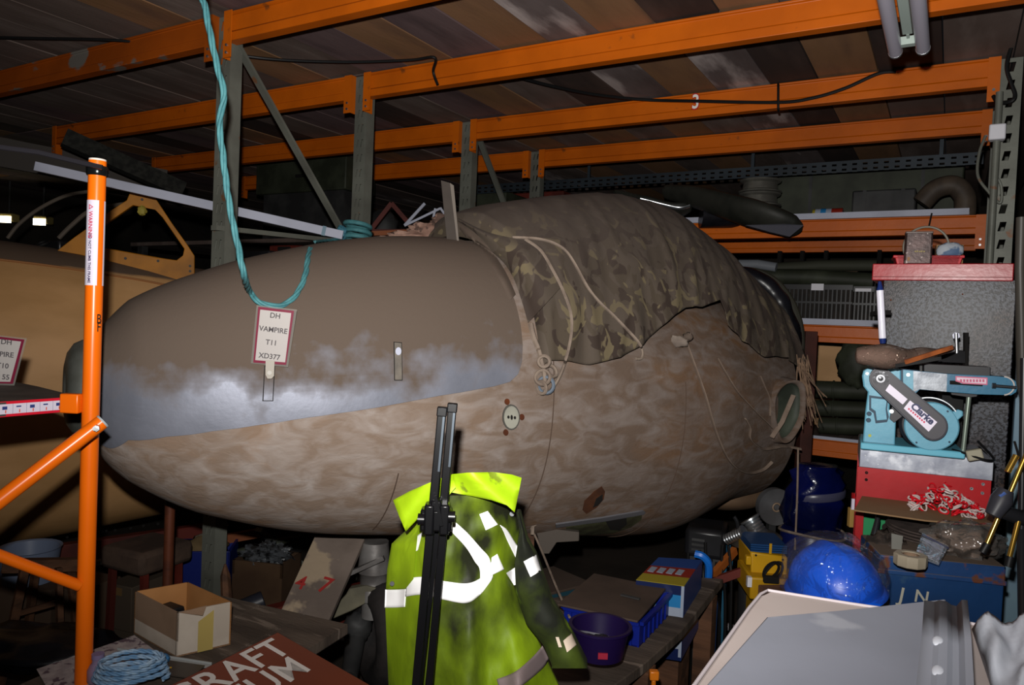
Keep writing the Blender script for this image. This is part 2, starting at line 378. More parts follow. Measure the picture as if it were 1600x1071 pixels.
# ------------------------------------------------------------------ cables
def cable(pts, r, label, name='cable', cat='cable', mt=m_blk, **k):
    pts = spline(pts, 8); M = Matrix.Translation(pts[0])
    return tag(B().tube(pts, r, 8).out(name, mt, origin=M, **k), label, cat)
def cpt(u, v, y):
    p = ony(u, v, y); return p if p.z < 2.705 else onz(u, v, 2.705)
cable([cpt(-40, 58, 3.4), cpt(60, 60, 3.35), cpt(180, 63, 3.3), cpt(300, 75, 3.2), cpt(420, 92, 3.1), cpt(540, 97, 3.0), cpt(640, 94, 2.9), cpt(679, 90, 2.86), cpt(677, 112, 2.86), cpt(684, 133, 2.87)], .007, 'thin black cable sagging below the boards, looped round the brightest beam')
cable([cpt(684, 133, 2.90), cpt(740, 112, 3.2), cpt(800, 119, 3.5), cpt(860, 134, 3.7), cpt(930, 148, 3.775), cpt(1010, 156, 3.79), cpt(1087, 158, 3.782), cpt(1215, 160, 3.79), cpt(1270, 153, 3.79), cpt(1320, 138, 3.79), cpt(1372, 115, 3.79), cpt(1400, 112, 3.8)], .008, 'black cable sagging across the number 3 sticker')
cable([ony(1216, 131, 3.81), ony(1216, 140, 3.79), ony(1216, 168, 3.79), ony(1217, 174, 3.82)], .006, 'short black tie looped round the numbered beam', 'cable_tie', 'cable tie')
cable([ony(1600, 30, 3.74), ony(1580, 75, 3.74), ony(1573, 105, 3.74), ony(1580, 130, 3.74), ony(1586, 148, 3.74), ony(1580, 158, 3.74), ony(1560, 160, 3.76), ony(1552, 150, 3.78)], .008, 'black flex curling over the right-hand beam connector')
cable([ony(1540, 212, 3.78), ony(1530, 240, 3.78), ony(1528, 275, 3.78), ony(1545, 300, 3.78), ony(1563, 317, 3.78), ony(1564, 290, 3.78), ony(1552, 270, 3.78)], .006, 'thin grey flex looping down the rusty right-hand post', mt=m_post)
t = thing('conduit', 'grey conduit pipe with a pale junction box beside the rusty right-hand post', 'conduit', WF(.09, 3.74, 2.0))
xc = xr(1560, 250, 3.74)
B().cyl((xc-.01, 3.74, .0), (xc-.01, 3.74, 2.55), .014).out('pipe', m_post, t)
q = ony(1558, 207, 3.73); B().box(q.x-.03, q.x+.03, q.y-.03, q.y+.02, q.z-.035, q.z+.03).out('junction_box', m_white, t, bevel=.006)

# ------------------------------------------------------------------ twin tube light
e = P(1421, 60, 2.2); t = thing('tube_light', 'unlit twin fluorescent tube light hung above the red-topped cabinet', 'light', Matrix.Translation(e))
m_tube = mat('tube_glass', '#9c98a4', rough=.25)
for s, dv in ((-1, 0), (1, 0)):
    x = e.x+s*.036; b = B(); y1 = e.y+.02; y0 = y1-1.5
    if s > 0: y1 += .0
    o = b.cyl((x, y0, e.z-.03), (x, y1-.012, e.z-.03), .019, seg=24).out('tube', m_tube, t)
    B().lathe([(.0195, 0), (.0195, .012), (.014, .014), (0, .014)], (x, y1-.012, e.z-.03), (0, 1, 0), 24, capa=True).out('end_cap', m_steel, t)
B().box(e.x-.014, e.x+.014, e.y-1.5, e.y-.09, e.z-.02, e.z+.025).box(e.x-.004, e.x+.004, e.y-.09, e.y-.05, e.z-.02, e.z+.0).out('fitting_body', mat('light_body', '#8f9b95', rough=.5), t, bevel=.002)
B().box(e.x-.05, e.x+.05, e.y-.055, e.y-.03, e.z-.035, e.z-.012).out('lamp_holder', mat('light_body', '#8f9b95', rough=.5), t)
for yy in (-1.2, -.35): B().cyl((e.x, e.y+yy, e.z+.02), (e.x, e.y+yy, 2.722), .003, seg=6).out('hanger_wire', m_steel, t)

# ------------------------------------------------------------------ wooden fuselage pod
FO = Vector((-2.129, 1.204, 0)); AX = Vector((0.4332, 0.9013, 0)); AY = Vector((-0.9013, 0.4332, 0)); UP = Vector((0, 0, 1))
FS = [0.0, 0.015, 0.04, 0.08, 0.13, 0.2, 0.3, 0.42, 0.56, 0.72, 0.9, 1.1, 1.3, 1.5, 1.75, 2.0, 2.2, 2.4, 2.55, 2.68, 2.78]
FT = [-0.216, -0.136, -0.098, -0.046, 0.011, 0.052, 0.098, 0.147, 0.192, 0.236, 0.271, 0.289, 0.295, 0.291, 0.281, 0.262, 0.237, 0.201, 0.173, 0.131, 0.097]
FB = [-0.256, -0.341, -0.382, -0.455, -0.506, -0.554, -0.61, -0.654, -0.696, -0.73, -0.755, -0.78, -0.805, -0.831, -0.862, -0.893, -0.897, -0.853, -0.817, -0.807, -0.803]
def smooth_interp(x, X, Y):
    for i in range(len(X)-1):
        if x <= X[i+1]:
            h = X[i+1]-X[i]; t = (x-X[i])/h
            m0 = (Y[i+1]-Y[max(i-1, 0)])/(X[i+1]-X[max(i-1, 0)]); j = min(i+2, len(X)-1); m1 = (Y[j]-Y[i])/(X[j]-X[i])
            return Y[i]*(2*t**3-3*t*t+1)+h*m0*(t**3-2*t*t+t)+Y[i+1]*(-2*t**3+3*t*t)+h*m1*(t**3-t*t)
    return Y[-1]
def hull(s, th, off=0.0):
    """point of the pod: s metres behind the nose, th angle (0 far side, 90 top, 180 near side, 270 keel)"""
    if s < .3:      # blunt nose: interpolate in sqrt space so the dome stays round
        q = math.sqrt(max(s, 0)); X = [math.sqrt(a) for a in FS]
        t, b = lerp(q, X, FT), lerp(q, X, FB)
    else: t, b = smooth_interp(s, FS, FT), smooth_interp(s, FS, FB)
    c, h = (t+b)/2, (t-b)/2+off; ct, st = math.cos(th), math.sin(th); e = 2/2.15
    y = (.88*(t-b)/2+off)*math.copysign(abs(ct)**e, ct); z = c+h*math.copysign(abs(st)**e, st)
    return FO+AX*(s-(off*.5 if s < .05 else 0))+AY*y+UP*(z+1.5)
FM = Matrix((AX, AY, UP)).transposed().to_4x4(); FM.translation = FO+UP*.6
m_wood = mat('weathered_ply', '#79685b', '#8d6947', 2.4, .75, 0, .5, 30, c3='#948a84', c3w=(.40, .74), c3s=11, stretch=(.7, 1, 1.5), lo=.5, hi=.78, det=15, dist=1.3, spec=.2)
m_silver = mat('silver_dope', '#7e818d', '#737681', 5, .5, .4, .12, 60, dust=('#574b42', .38, .56, 7))
m_nose = mat('nose_metal', '#6b6d68', '#55564f', 8, .5, .5, .1)
# the ply's base colour gets darker towards the rear, with a noisy edge
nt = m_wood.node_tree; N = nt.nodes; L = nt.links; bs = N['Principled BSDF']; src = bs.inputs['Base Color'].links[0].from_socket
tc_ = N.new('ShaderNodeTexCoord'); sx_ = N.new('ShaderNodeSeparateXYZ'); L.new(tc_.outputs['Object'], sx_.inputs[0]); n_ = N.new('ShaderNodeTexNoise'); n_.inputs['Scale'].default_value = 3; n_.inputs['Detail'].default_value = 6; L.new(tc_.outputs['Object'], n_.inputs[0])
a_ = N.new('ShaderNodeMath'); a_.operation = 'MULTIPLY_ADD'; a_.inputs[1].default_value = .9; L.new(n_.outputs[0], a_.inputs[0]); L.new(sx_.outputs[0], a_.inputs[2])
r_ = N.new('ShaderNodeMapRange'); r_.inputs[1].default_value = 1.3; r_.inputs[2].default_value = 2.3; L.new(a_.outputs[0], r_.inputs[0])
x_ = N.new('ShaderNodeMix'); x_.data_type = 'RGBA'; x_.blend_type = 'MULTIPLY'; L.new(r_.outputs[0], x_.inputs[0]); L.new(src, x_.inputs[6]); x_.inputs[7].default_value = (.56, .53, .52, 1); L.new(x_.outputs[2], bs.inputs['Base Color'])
pod = thing('aircraft_nose_section', 'large wooden aircraft nose section with a silver upper shell, filling the middle', 'aircraft', FM)
NS, NT = 84, 96
ss = [.012+(2.78-.012)*(i/NS)**1.6 for i in range(NS+1)]
b = B(); b.rings([[hull(s, 2*PI*k/NT) for k in range(NT)] for s in ss], True, False, False)
# dished closing bulkhead with a rolled rim
b.rings([[hull(2.78, 2*PI*k/NT, o)+AX*dx for k in range(NT)] for o, dx in ((0, 0), (-.012, .012), (-.03, .0), (-.05, -.12))], True, False, True)
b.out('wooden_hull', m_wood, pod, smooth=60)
bv = BVHTree.FromPolygons([tuple(v) for v in b.v], [f for f in b.f])
def hit(u, v, off=0.0):
    d = dirv(u, v).normalized(); h = bv.ray_cast(CAM, d)
    if h[0] is None: return None
    return h[0]+h[1].normalized()*off*(1 if h[1].dot(d) < 0 else -1)
def hs(u, v):
    h = hit(u, v)
    if h is None: return None
    q = h-FO; s = q.dot(AX); t, bb = smooth_interp(s, FS, FT), smooth_interp(s, FS, FB)
    e = 2/2.15; hh = (t-bb)/2; y = q.dot(AY)/(.88*hh); z = (h.z-1.5-(t+bb)/2)/hh
    return s, math.atan2(math.copysign(abs(z)**(1/e), z), math.copysign(abs(y)**(1/e), y)) % (2*PI)
# nose ring and lens hole
c0 = hull(.02, 0)*.5+hull(.02, PI)*.5; c0 = c0-AX*.02
b = B(); b.lathe([(.129, .05), (.137, .038), (.137, .015), (.126, -.006), (.10, -.022), (.07, -.028), (.042, -.022), (.036, -.016), (.034, .03), (.0, .03)], c0, AX, 40)
b.out('nose_ring', m_nose, pod, smooth=50)
b = B(); b.lathe([(.033, .0), (.02, .004), (.0, .006)], c0, AX, 24); b.out('nose_port', m_slot, pod)
# silver shell: s_end(theta) from the edge seen in the photo
edge = [hs(u, v) for u, v in ((152, 687), (200, 686), (260, 681), (330, 673), (400, 664), (480, 652), (560, 641), (640, 627), (720, 613), (770, 604), (795, 597), (808, 585), (814, 565), (815, 540), (812, 510), (803, 472), (788, 438), (765, 405), (740, 384))]
edge = [e_ for e_ in edge if e_]
edge.sort(key=lambda e_: -e_[1])
TH = [e_[1] for e_ in edge][::-1]; SE = [e_[0] for e_ in edge][::-1]
s_top = SE[0]; th_lo = TH[-1]
def s_end(th):
    if th < PI/2: th = PI-th
    if th < 0 or th > 1.5*PI: return 0
    return lerp(th, [PI/2]+TH, [1.13]+SE)
rows = []
ths = []
n1 = 60
for i in range(n1+1): ths.append(PI/2+(th_lo-PI/2)*i/n1)
# add edge knots exactly
ths = sorted(set([round(x, 5) for x in ths+TH])); far_ths = [PI-x for x in ths[1:]][::-1]
allth = far_ths+ths
NSS = 70
rows = [[hull(.03+(max(s_end(th), .05)-.03)*(k/NSS)**1.3, th, .006) for k in range(NSS+1)] for th in allth]
b = B(); n = NSS+1; vs = [p for r_ in rows for p in r_]; fs = []
for i in range(len(rows)-1):
    for k in range(NSS): a = i*n+k; fs.append((a, a+n, a+n+1, a+1))
b.add(vs, fs)
# rim: drop the shell edge down to the wood
er = [r_[-1] for r_ in rows]; inn = [hull(max(s_end(th), .05), th, -.004) for th in allth]
b.add(er+inn, [(i, i+1, i+1+len(er), i+len(er)) for i in range(len(er)-1)])
b.out('silver_shell', m_silver, pod, smooth=50, label='silver painted upper shell, dusty on top')
# latches let into the shell
m_latch = mat('latch_grey', '#6d665d', '#5b5650', 20, .5, .3)
def decal(poly, off, mt, name, parent=pod, rr=4, thick=.002, label=None):
    cu_ = sum(p[0] for p in poly)/len(poly); cv_ = sum(p[1] for p in poly)/len(poly)
    # densify the outline, rings towards the centre, each point dropped on the hull
    pp = []
    for i in range(len(poly)):
        a, c = poly[i], poly[(i+1) % len(poly)]; m_ = max(1, int(math.hypot(a[0]-c[0], a[1]-c[1])/8))
        for k in range(m_): pp.append((a[0]+(c[0]-a[0])*k/m_, a[1]+(c[1]-a[1])*k/m_))
    rings_ = []
    for o, f in [(-.004, 1), (off, 1)]+[(off, 1-(k+1)/rr) for k in range(rr-1)]:
        r0 = []
        for u, v in pp:
            h = hit(cu_+(u-cu_)*f, cv_+(v-cv_)*f, o)
            if h is None: h = r0[-1] if r0 else hit(cu_, cv_, o)
            r0.append(h)
        rings_.append(r0)
    b = B(); b.rings(rings_, True, False, False)
    c = hit(cu_, cv_, off); k = len(b.v); n_ = len(pp)
    b.v.append(c); last = k-n_
    for i in range(n_): b.f.append((last+i, last+(i+1) % n_, k)); b.mi.append(0)
    return b.out(name, mt, parent, smooth=60, label=label)
m_line = mat('panel_gap', '#1a1715', rough=.9)
for q in ([(413, 572), (430, 573), (427, 627), (410, 627)], [(614, 535), (627, 536), (628, 595), (615, 595)]):
    decal(q, .0072, m_line, 'latch_gap')
    cx_, cy_ = sum(p_[0] for p_ in q)/4, sum(p_[1] for p_ in q)/4
    decal([(cx_+(p_[0]-cx_)*.82, cy_+(p_[1]-cy_)*.955) for p_ in q], .0082, m_silver if q[0][0] < 500 else m_latch, 'latch')
circ = lambda cu_, cv_, ru, rv, rot=0, n=20: [(cu_+ru*math.cos(2*PI*k/n)*math.cos(rot)-rv*math.sin(2*PI*k/n)*math.sin(rot), cv_+ru*math.cos(2*PI*k/n)*math.sin(rot)+rv*math.sin(2*PI*k/n)*math.cos(rot)) for k in range(n)]
m_rust = mat('rust', '#5c2c12', '#3a1d10', 14, .9, 0, .4, 60)
decal(circ(621, 550, 4.5, 6), .011, m_alu, 'latch_catch')
# round plate
for u, v in ((792, 628), (790, 676), (815, 652)): decal(circ(u, v, 4, 5, n=10), .003, m_rust, 'rusty_lug', rr=2)
decal(circ(798, 652, 13.5, 20), .004, mat('plate_edge', '#4c4a45', rough=.6), 'cover_plate')
decal(circ(798, 652, 11.5, 17.5), .0055, mat('plate_cream', '#97968a', '#85847a', 9, .6), 'cover_plate_face')
for du in (-5, 0, 5): decal(circ(798+du, 652+du*.1, 1.8, 2.6 if du else 4, n=8), .007, m_line, 'cover_plate_hole', rr=2)
# split in the ply, with rust inside
decal([(910, 797), (913, 783), (928, 768), (940, 760), (945, 768), (943, 780), (932, 793), (916, 803)], .002, mat('broken_ply', '#54301a', '#3a2114', 10, .9, 0, .5, 40), 'torn_patch', label='rust brown torn patch low on the hull')
decal([(926, 793), (931, 779), (941, 772), (941, 781), (934, 789)], .0035, m_line, 'torn_hole')
# ledge strip and bay opening low on the hull
decal([(868, 818), (940, 808), (1004, 797), (1008, 800), (1004, 803), (940, 814), (868, 823)], .006, mat('steel_strip', '#5d5c60', rough=.5), 'edge_strip')
decal([(884, 824), (940, 815), (1003, 804), (1002, 812), (985, 824), (958, 833), (920, 836), (886, 833)], .002, mat('bay_green', '#46472f', '#33301f', 14, .8, 0, .3), 'bay_opening', label='olive green wheel bay opening')
decal([(945, 812), (978, 808), (979, 818), (968, 828), (953, 827)], .004, m_line, 'bay_shadow')
# ply panel joints (thin proud strips)
for s0, a0, a1 in ((1.33, 150, 262), (1.93, 170, 262), (.82, 205, 240)):
    b = B(); b.tube([hull(s0+.0*k, math.radians(a0+(a1-a0)*k/30), .0015) for k in range(31)], .0018, 6); b.out('panel_joint', mat('joint', '#4c3c32', rough=.8), pod)
# intake: oval opening with lip, vane and strut
ic = [(1208, 655), (1207, 630), (1212, 612), (1224, 600), (1238, 597), (1249, 603), (1252, 622), (1250, 650), (1240, 672), (1228, 686), (1216, 684)]
dI = (hit(1222, 645)-CAM).dot(FW)-.035
fI = FR(1230, 642, dI, yaw=24)
b = B(fI); outer = [b.px(u, v, 0) for u, v in ic]; oc_ = sum(outer, Vector())/len(outer)
ring = spline(outer+[outer[0]], 4)[:-1]
def sc2(k, y): return [oc_+(p-oc_)*k+Vector((0, y, 0)) for p in ring]
b.rings([sc2(1.22, .22), sc2(1.16, .05), sc2(1.08, -.02), sc2(1.0, -.02), sc2(.94, -.004), sc2(.93, .02)], True, False, False)
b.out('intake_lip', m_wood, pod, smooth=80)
b = B(fI); b.rings([sc2(.95, -.004), sc2(.9, .02), sc2(.5, .022)], True, False, True); b.out('intake_duct', mat('duct_green', '#3c4238', '#2a2f28', 8, .6), pod, smooth=80)
b = B(fI); b.tube([b.px(1206, 684, -.03), b.px(1222, 660, -.02), b.px(1240, 618, -.015)], .011, 6, flat=.4); b.out('intake_strap', mat('webbing', '#79695d', '#6a5b50', 20, .8), pod)
# lower fairing behind the belly
b = B(); pts = [hit(u, v, -.05) for u, v in ((1110, 768), (1150, 765), (1190, 758), (1222, 748))]
M_ = FR(1165, 780, 3.55, yaw=25)
B(M_).ell((0, .12, 0), .22, .16, .075, 28, 14).out('belly_fairing', mat('tan_ply', '#6a5440', '#5a4635', 5, .7, 0, .2), pod, smooth=80)

# ------------------------------------------------------------------ camouflage cover
CS = [1.12, 1.2, 1.3, 1.4, 1.55, 1.7, 1.85, 2.0, 2.15, 2.3, 2.45, 2.6, 2.7, 2.86]
CT = [.352, .385, .425, .452, .49, .522, .545, .55, .533, .485, .418, .34, .28, .17]
hem = [(830, 500), (842, 545), (860, 574), (905, 582), (950, 577), (985, 566), (1010, 553), (1040, 538), (1058, 532), (1085, 533), (1114, 527), (1124, 552), (1150, 568), (1185, 583), (1220, 580)]
hh_ = [hs(u, v) for u, v in hem]; hh_ = [h for h in hh_ if h]
hh_ = hh_[2:]
HS = [h[0] for h in hh_]; HT = [h[1] for h in hh_]
def cov(s, th, off=.0):
    t, bb = smooth_interp(min(s, 2.78), FS, FT), smooth_interp(min(s, 2.78), FS, FB); c, h = (t+bb)/2, (t-bb)/2
    tc = smooth_interp(s, CS, CT); ct, st = math.cos(th), math.sin(th); e = 2/2.1
    wd = .88*h+.022+off
    up = max(st, 0)
    z = c+((tc-c+off) if st > 0 else (h+.022))*math.copysign(abs(st)**e, st)
    return FO+AX*s+AY*(wd*math.copysign(abs(ct)**e, ct))+UP*(z+1.5)
m_camo = bpy.data.materials.new('camo_cloth'); MATS['camo'] = m_camo; m_camo.use_nodes = True
nt = m_camo.node_tree; N = nt.nodes; L = nt.links; bs = N['Principled BSDF']; bs.inputs['Roughness'].default_value = .85
tc_ = N.new('ShaderNodeTexCoord'); mp = N.new('ShaderNodeMapping'); L.new(tc_.outputs['Object'], mp.inputs[0]); mp.inputs['Scale'].default_value = (1, .6, .62); mp.inputs['Rotation'].default_value = (0, .5, 0)
def nz_(s_, loc):
    m2 = N.new('ShaderNodeMapping'); m2.inputs['Location'].default_value = loc; L.new(mp.outputs[0], m2.inputs[0])
    n_ = N.new('ShaderNodeTexNoise'); n_.inputs['Scale'].default_value = s_; n_.inputs['Detail'].default_value = 2; n_.inputs['Distortion'].default_value = 1.6; L.new(m2.outputs[0], n_.inputs[0]); return n_.outputs[0]
col = None
for s_, loc, th_, cc in ((9, (0, 0, 0), .5, '#41372b'), (11, (5, 1, 2), .56, '#2f231b'), (12, (9, 3, 3), .60, '#61563f')):
    g = N.new('ShaderNodeMapRange'); g.inputs[1].default_value = th_; g.inputs[2].default_value = th_+.02; L.new(nz_(s_, loc), g.inputs[0])
    x = N.new('ShaderNodeMix'); x.data_type = 'RGBA'; L.new(g.outputs[0], x.inputs[0]); x.inputs[7].default_value = C(cc)
    if col is None: x.inputs[6].default_value = C('#493f35')
    else: L.new(col, x.inputs[6])
    col = x.outputs[2]
gm = N.new('ShaderNodeNewGeometry'); sp = N.new('ShaderNodeSeparateXYZ'); L.new(gm.outputs['Normal'], sp.inputs[0])
dn_ = N.new('ShaderNodeTexNoise'); dn_.inputs['Scale'].default_value = 5; dn_.inputs['Detail'].default_value = 7; L.new(tc_.outputs['Object'], dn_.inputs[0])
ad = N.new('ShaderNodeMath'); ad.operation = 'MULTIPLY_ADD'; L.new(dn_.outputs[0], ad.inputs[0]); ad.inputs[1].default_value = .5; L.new(sp.outputs[2], ad.inputs[2])
g = N.new('ShaderNodeMapRange'); g.inputs[1].default_value = .45; g.inputs[2].default_value = 1.15; g.inputs[4].default_value = .93; L.new(ad.outputs[0], g.inputs[0])
x = N.new('ShaderNodeMix'); x.data_type = 'RGBA'; L.new(g.outputs[0], x.inputs[0]); L.new(col, x.inputs[6]); x.inputs[7].default_value = C('#453c36'); L.new(x.outputs[2], bs.inputs['Base Color'])
bp = N.new('ShaderNodeBump'); bp.inputs['Strength'].default_value = .4; bp.inputs['Distance'].default_value = .006; L.new(dn_.outputs[0], bp.inputs['Height']); L.new(bp.outputs[0], bs.inputs['Normal'])
def fold(s, q, th):
    """cloth folds: ridges running down the side, growing towards the hem"""
    a = noise.noise(Vector((s*9, th*1.2, 0)))*.012+noise.noise(Vector((s*22+th*1.5, th*1.6, 5)))*.008
    r_ = 1-abs(noise.noise(Vector((s*6+th*.8, th*1.1, 9))))*2
    return (a+r_*r_*r_*.012)*(.25+.75*min(1, q*1.4))+noise.noise(Vector((s*4, th*3, 2)))*.006
NCS, NCT = 130, 110
rows = []
for i in range(NCS+1):
    f = i/NCS; row = []
    s_ref = 1.28+(2.84-1.28)*f
    hth = lerp(s_ref, HS, HT)
    for k in range(NCT+1):
        q = k/NCT
        # q 0..1 from the top centre down the near side
        th = PI/2+(hth-PI/2)*q
        s0 = 1.20+.10*min(1, q*1.3)    # front edge leans back going down
        s = s0+(2.84-s0)*f
        row.append(cov(s, th, fold(s, q, th)))
    for k in range(1, 40):
        q = k/40; th = PI/2-(PI/2+.1)*q; s0 = 1.20+.04*q; s = s0+(2.84-s0)*f
        row.insert(0, cov(s, th, fold(s, q, th)*.5+.004))
    rows.append(row)
front = []
for k, p in enumerate(rows[0]):
    kk = k-39; th = PI/2+(lerp(1.28, HS, HT)-PI/2)*kk/NCT if kk >= 0 else PI/2-(PI/2+.1)*(-kk)/40
    front.append(hull(1.17+.10*min(1, max(0, kk)/NCT*1.3), th, .011))
rows.insert(0, front); NCS += 1
n = len(rows[0]); b = B(); vs = [p for r_ in rows for p in r_]
fs = [(i*n+k, (i+1)*n+k, (i+1)*n+k+1, i*n+k+1) for i in range(NCS) for k in range(n-1)]
b.add(vs, fs)
cv = b.out('camouflage_cover', m_camo, origin=FM, smooth=180)
tag(cv, 'dusty camouflage cloth cover draped over the cockpit hump of the wooden nose section', 'cover')
sol = cv.modifiers.new('thickness', 'SOLIDIFY'); sol.thickness = .004; sol.offset = -1
bvc = BVHTree.FromPolygons([tuple(v) for v in b.v], b.f)
def hitc(u, v, off=.0):
    d = dirv(u, v).normalized(); h = bvc.ray_cast(CAM, d); g = bv.ray_cast(CAM, d)
    best = None
    for x in (h, g):
        if x[0] is not None and (best is None or x[3] < best[3]): best = x
    if best is None: return None
    return best[0]-d*off
# rolled front edge flap of the cover
m_flap = mat('dusty_cloth', '#554940', '#4a3f37', 5, .85, 0, .3)
def strip(pa, pb, off, name, mt, parent, rise=.02, seg=10):
    A = spline([Vector((u, v, 0)) for u, v in pa], 6); Bp = spline([Vector((u, v, 0)) for u, v in pb], 6); R_ = []
    n_ = len(A)
    for i in range(n_):
        j = i*(len(Bp)-1)/(n_-1); j0 = int(j); q = Bp[j0].lerp(Bp[min(j0+1, len(Bp)-1)], j-j0); row = []
        for k in range(seg+1):
            p = A[i].lerp(q, k/seg); h = hitc(p.x, p.y, off+rise*math.sin(PI*k/seg))
            if h is None: h = row[-1] if row else (R_[-1][k] if R_ else P(p.x, p.y, 2.9))
            row.append(h)
        R_.append(row)
    b = B(); m_ = seg+1; b.add([p for r_ in R_ for p in r_], [(i*m_+k, i*m_+k+1, (i+1)*m_+k+1, (i+1)*m_+k) for i in range(n_-1) for k in range(seg)])
    return b.out(name, mt, parent, smooth=180)
strip([(716, 346), (740, 362), (768, 392), (790, 425), (806, 460)], [(718, 358), (734, 378), (757, 404), (779, 436), (796, 470)], .008, 'rolled_edge', m_flap, cv, .012)
strip([(716, 341), (760, 362), (800, 372), (835, 380), (858, 400), (880, 445)], [(716, 346), (745, 366), (775, 395), (800, 430), (815, 470), (825, 505)], .012, 'front_flap', m_camo, cv, .02)
# ------------------------------------------------------------------ cords and straps on the cover
m_cord = mat('dusty_cord', '#7e7064', '#6b5e54', 20, .8, 0, .4, 90)
m_web = mat('webbing', '#8d7c6f')
def cord(px_, r, label, mt=m_cord, off=.01, flat=1, name='cord', cat='cord', group=None, seg=6):
    sp_ = spline([Vector((u, v, 0)) for u, v in px_], 6); pts = []
    for p in sp_:
        h = hitc(p.x, p.y, off)
        if h is None: h = P(p.x, p.y, (pts[-1]-CAM).dot(FW)) if pts else P(p.x, p.y, 3)
        pts.append(h)
    return tag(B().tube(pts, r, seg, flat=flat).out(name, mt, origin=Matrix.Translation(pts[0])), label, cat, group)
cord([(800, 371), (830, 372), (850, 375), (868, 381), (885, 393), (900, 415), (918, 448), (935, 470), (958, 492), (982, 517), (998, 535), (1004, 550), (1002, 560), (994, 561)], .0055, 'pale cord curving down the cover to a loose end above the hem')
cord([(820, 374), (845, 392), (865, 425), (880, 455), (892, 490), (893, 520), (887, 552), (878, 580), (868, 600), (858, 612), (850, 610)], .0055, 'thick pale cord hanging down the front of the cover to the knot', off=.02)
cord([(829, 506), (834, 527), (843, 550), (846, 565), (850, 580), (852, 600)], .009, 'short pale cord end above the knot below the front of the cover', off=.02)
t = thing('cord_knot', 'knotted tangle of cords hanging at the front hem of the cover', 'knot', Matrix.Translation(hitc(850, 598, .02)))
for q, (u, v, r_) in enumerate(((850, 565, .018), (848, 590, .024), (853, 602, .026), (846, 606, .02), (862, 580, .02))):
    hp = hitc(u, v, .025); B().torus(hp, r_, .006, (random.uniform(-.5, .5), -1, random.uniform(-.5, .5)), 18, 6).out('loop', m_cord if q != 2 else mat('blue_cord', '#5c6672'), t)
cord([(1072, 535), (1080, 557), (1092, 590), (1103, 622), (1112, 655), (1122, 685), (1136, 715), (1152, 732), (1172, 739), (1192, 734), (1206, 722)], .010, 'wide webbing strap hanging from the hem and looping under the intake', m_web, .012, .35, 'strap', 'strap')
cord([(1121, 560), (1135, 585), (1152, 612), (1168, 630), (1185, 648), (1200, 662), (1212, 676)], .008, 'narrow webbing strap slanting from the hem to the intake', m_web, .012, .35, 'strap', 'strap')
cord([(1188, 588), (1195, 605), (1203, 625), (1203, 650)], .006, 'short webbing tail hanging just left of the intake', m_web, .012, .4, 'strap', 'strap')
cord([(1165, 655), (1172, 670), (1172, 685), (1184, 697), (1197, 702), (1225, 698), (1252, 702)], .008, 'webbing strap running under the intake lip to the right', m_web, .015, .4, 'strap', 'strap')
# white ball of rag at the hem
t = thing('rag_knot', 'white knotted rag tucked under the hem of the cover', 'rag', Matrix.Translation(hitc(1060, 534, .02)))
B(MW[t.name]).ell((0, 0, 0), .035, .02, .02, 16, 10, .5, 3).out('rag', mat('rag_white', '#857a70', '#6a5f57', 8, .9), t, smooth=80)
B(MW[t.name]).ell((.035, 0, .02), .018, .012, .016, 12, 8, .5, 5).out('rag_tail', m_flap, t, smooth=80)
# fin plate standing on the pod
h = hit(705, 380); fp = FR(705, 375, (h-CAM).dot(FW)+.03, yaw=8, roll=-3)
b = B(fp); b.pext([(689, 282), (703, 286), (709, 290), (717, 376), (698, 374)], 0, .006)
tag(b.out('metal_fin', mat('fin_grey', '#3a332e', '#302a26', 6, .8), bevel=.001), 'thin dusty metal plate standing upright at the front of the camouflage cover', 'plate')
B(fp).pext([(703, 286), (709, 290), (717, 376), (714, 378)], -.004, 0).out('fin_edge', mat('fin_edge', '#5a5149'), bpy.data.objects['metal_fin'])
# torn fleece pad behind the top of the shell
dP = (h-CAM).dot(FW)+.35; b = B(FR(660, 365, dP)); 
for u, v, a, c in ((640, 372, 34, 9), (672, 362, 34, 12), (700, 350, 26, 14), (610, 376, 28, 5), (690, 368, 30, 12)):
    k = dP/F; p_ = b.px(u, v, 0); b.ell(p_, a*k, .05, c*k, 26, 14, .45, 3.2)
tag(b.out('torn_padding', mat('fleece', '#8b6f62', '#6d5348', 14, .95, 0, .9, 50, c3='#4a3932', c3w=(.55, .6)), smooth=180), 'torn tan fleece padding heaped behind the silver shell', 'padding')
# black plastic hoop round the rear end
m_blackwrap = mat('black_wrap', '#0c0c10', '#17171c', 8, .32, 0, .6, 14)
pts = [P(u, v, d) for u, v, d in ((1150, 428, 3.75), (1172, 432, 3.75), (1198, 447, 3.74), (1220, 475, 3.72), (1233, 508, 3.70), (1237, 545, 3.68), (1232, 572, 3.66))]
b = B(); sp_ = spline(pts, 10); rs = [.045*(1+.25*noise.noise(p*14)) for p in sp_]; b.tube(sp_, 0, 14, rs)
t = tag(b.out('wrapped_hoop', m_blackwrap, origin=Matrix.Translation(pts[0]), smooth=80), 'black hoop wrapped in shiny plastic curving behind the rear of the cover', 'hoop')
b = B(); b.tube([p+RV*.06+UP*.02+FW*.04 for p in sp_], .02, 10); b.out('outer_rim', mat('hoop_rim', '#2b2a22', rough=.7), t)
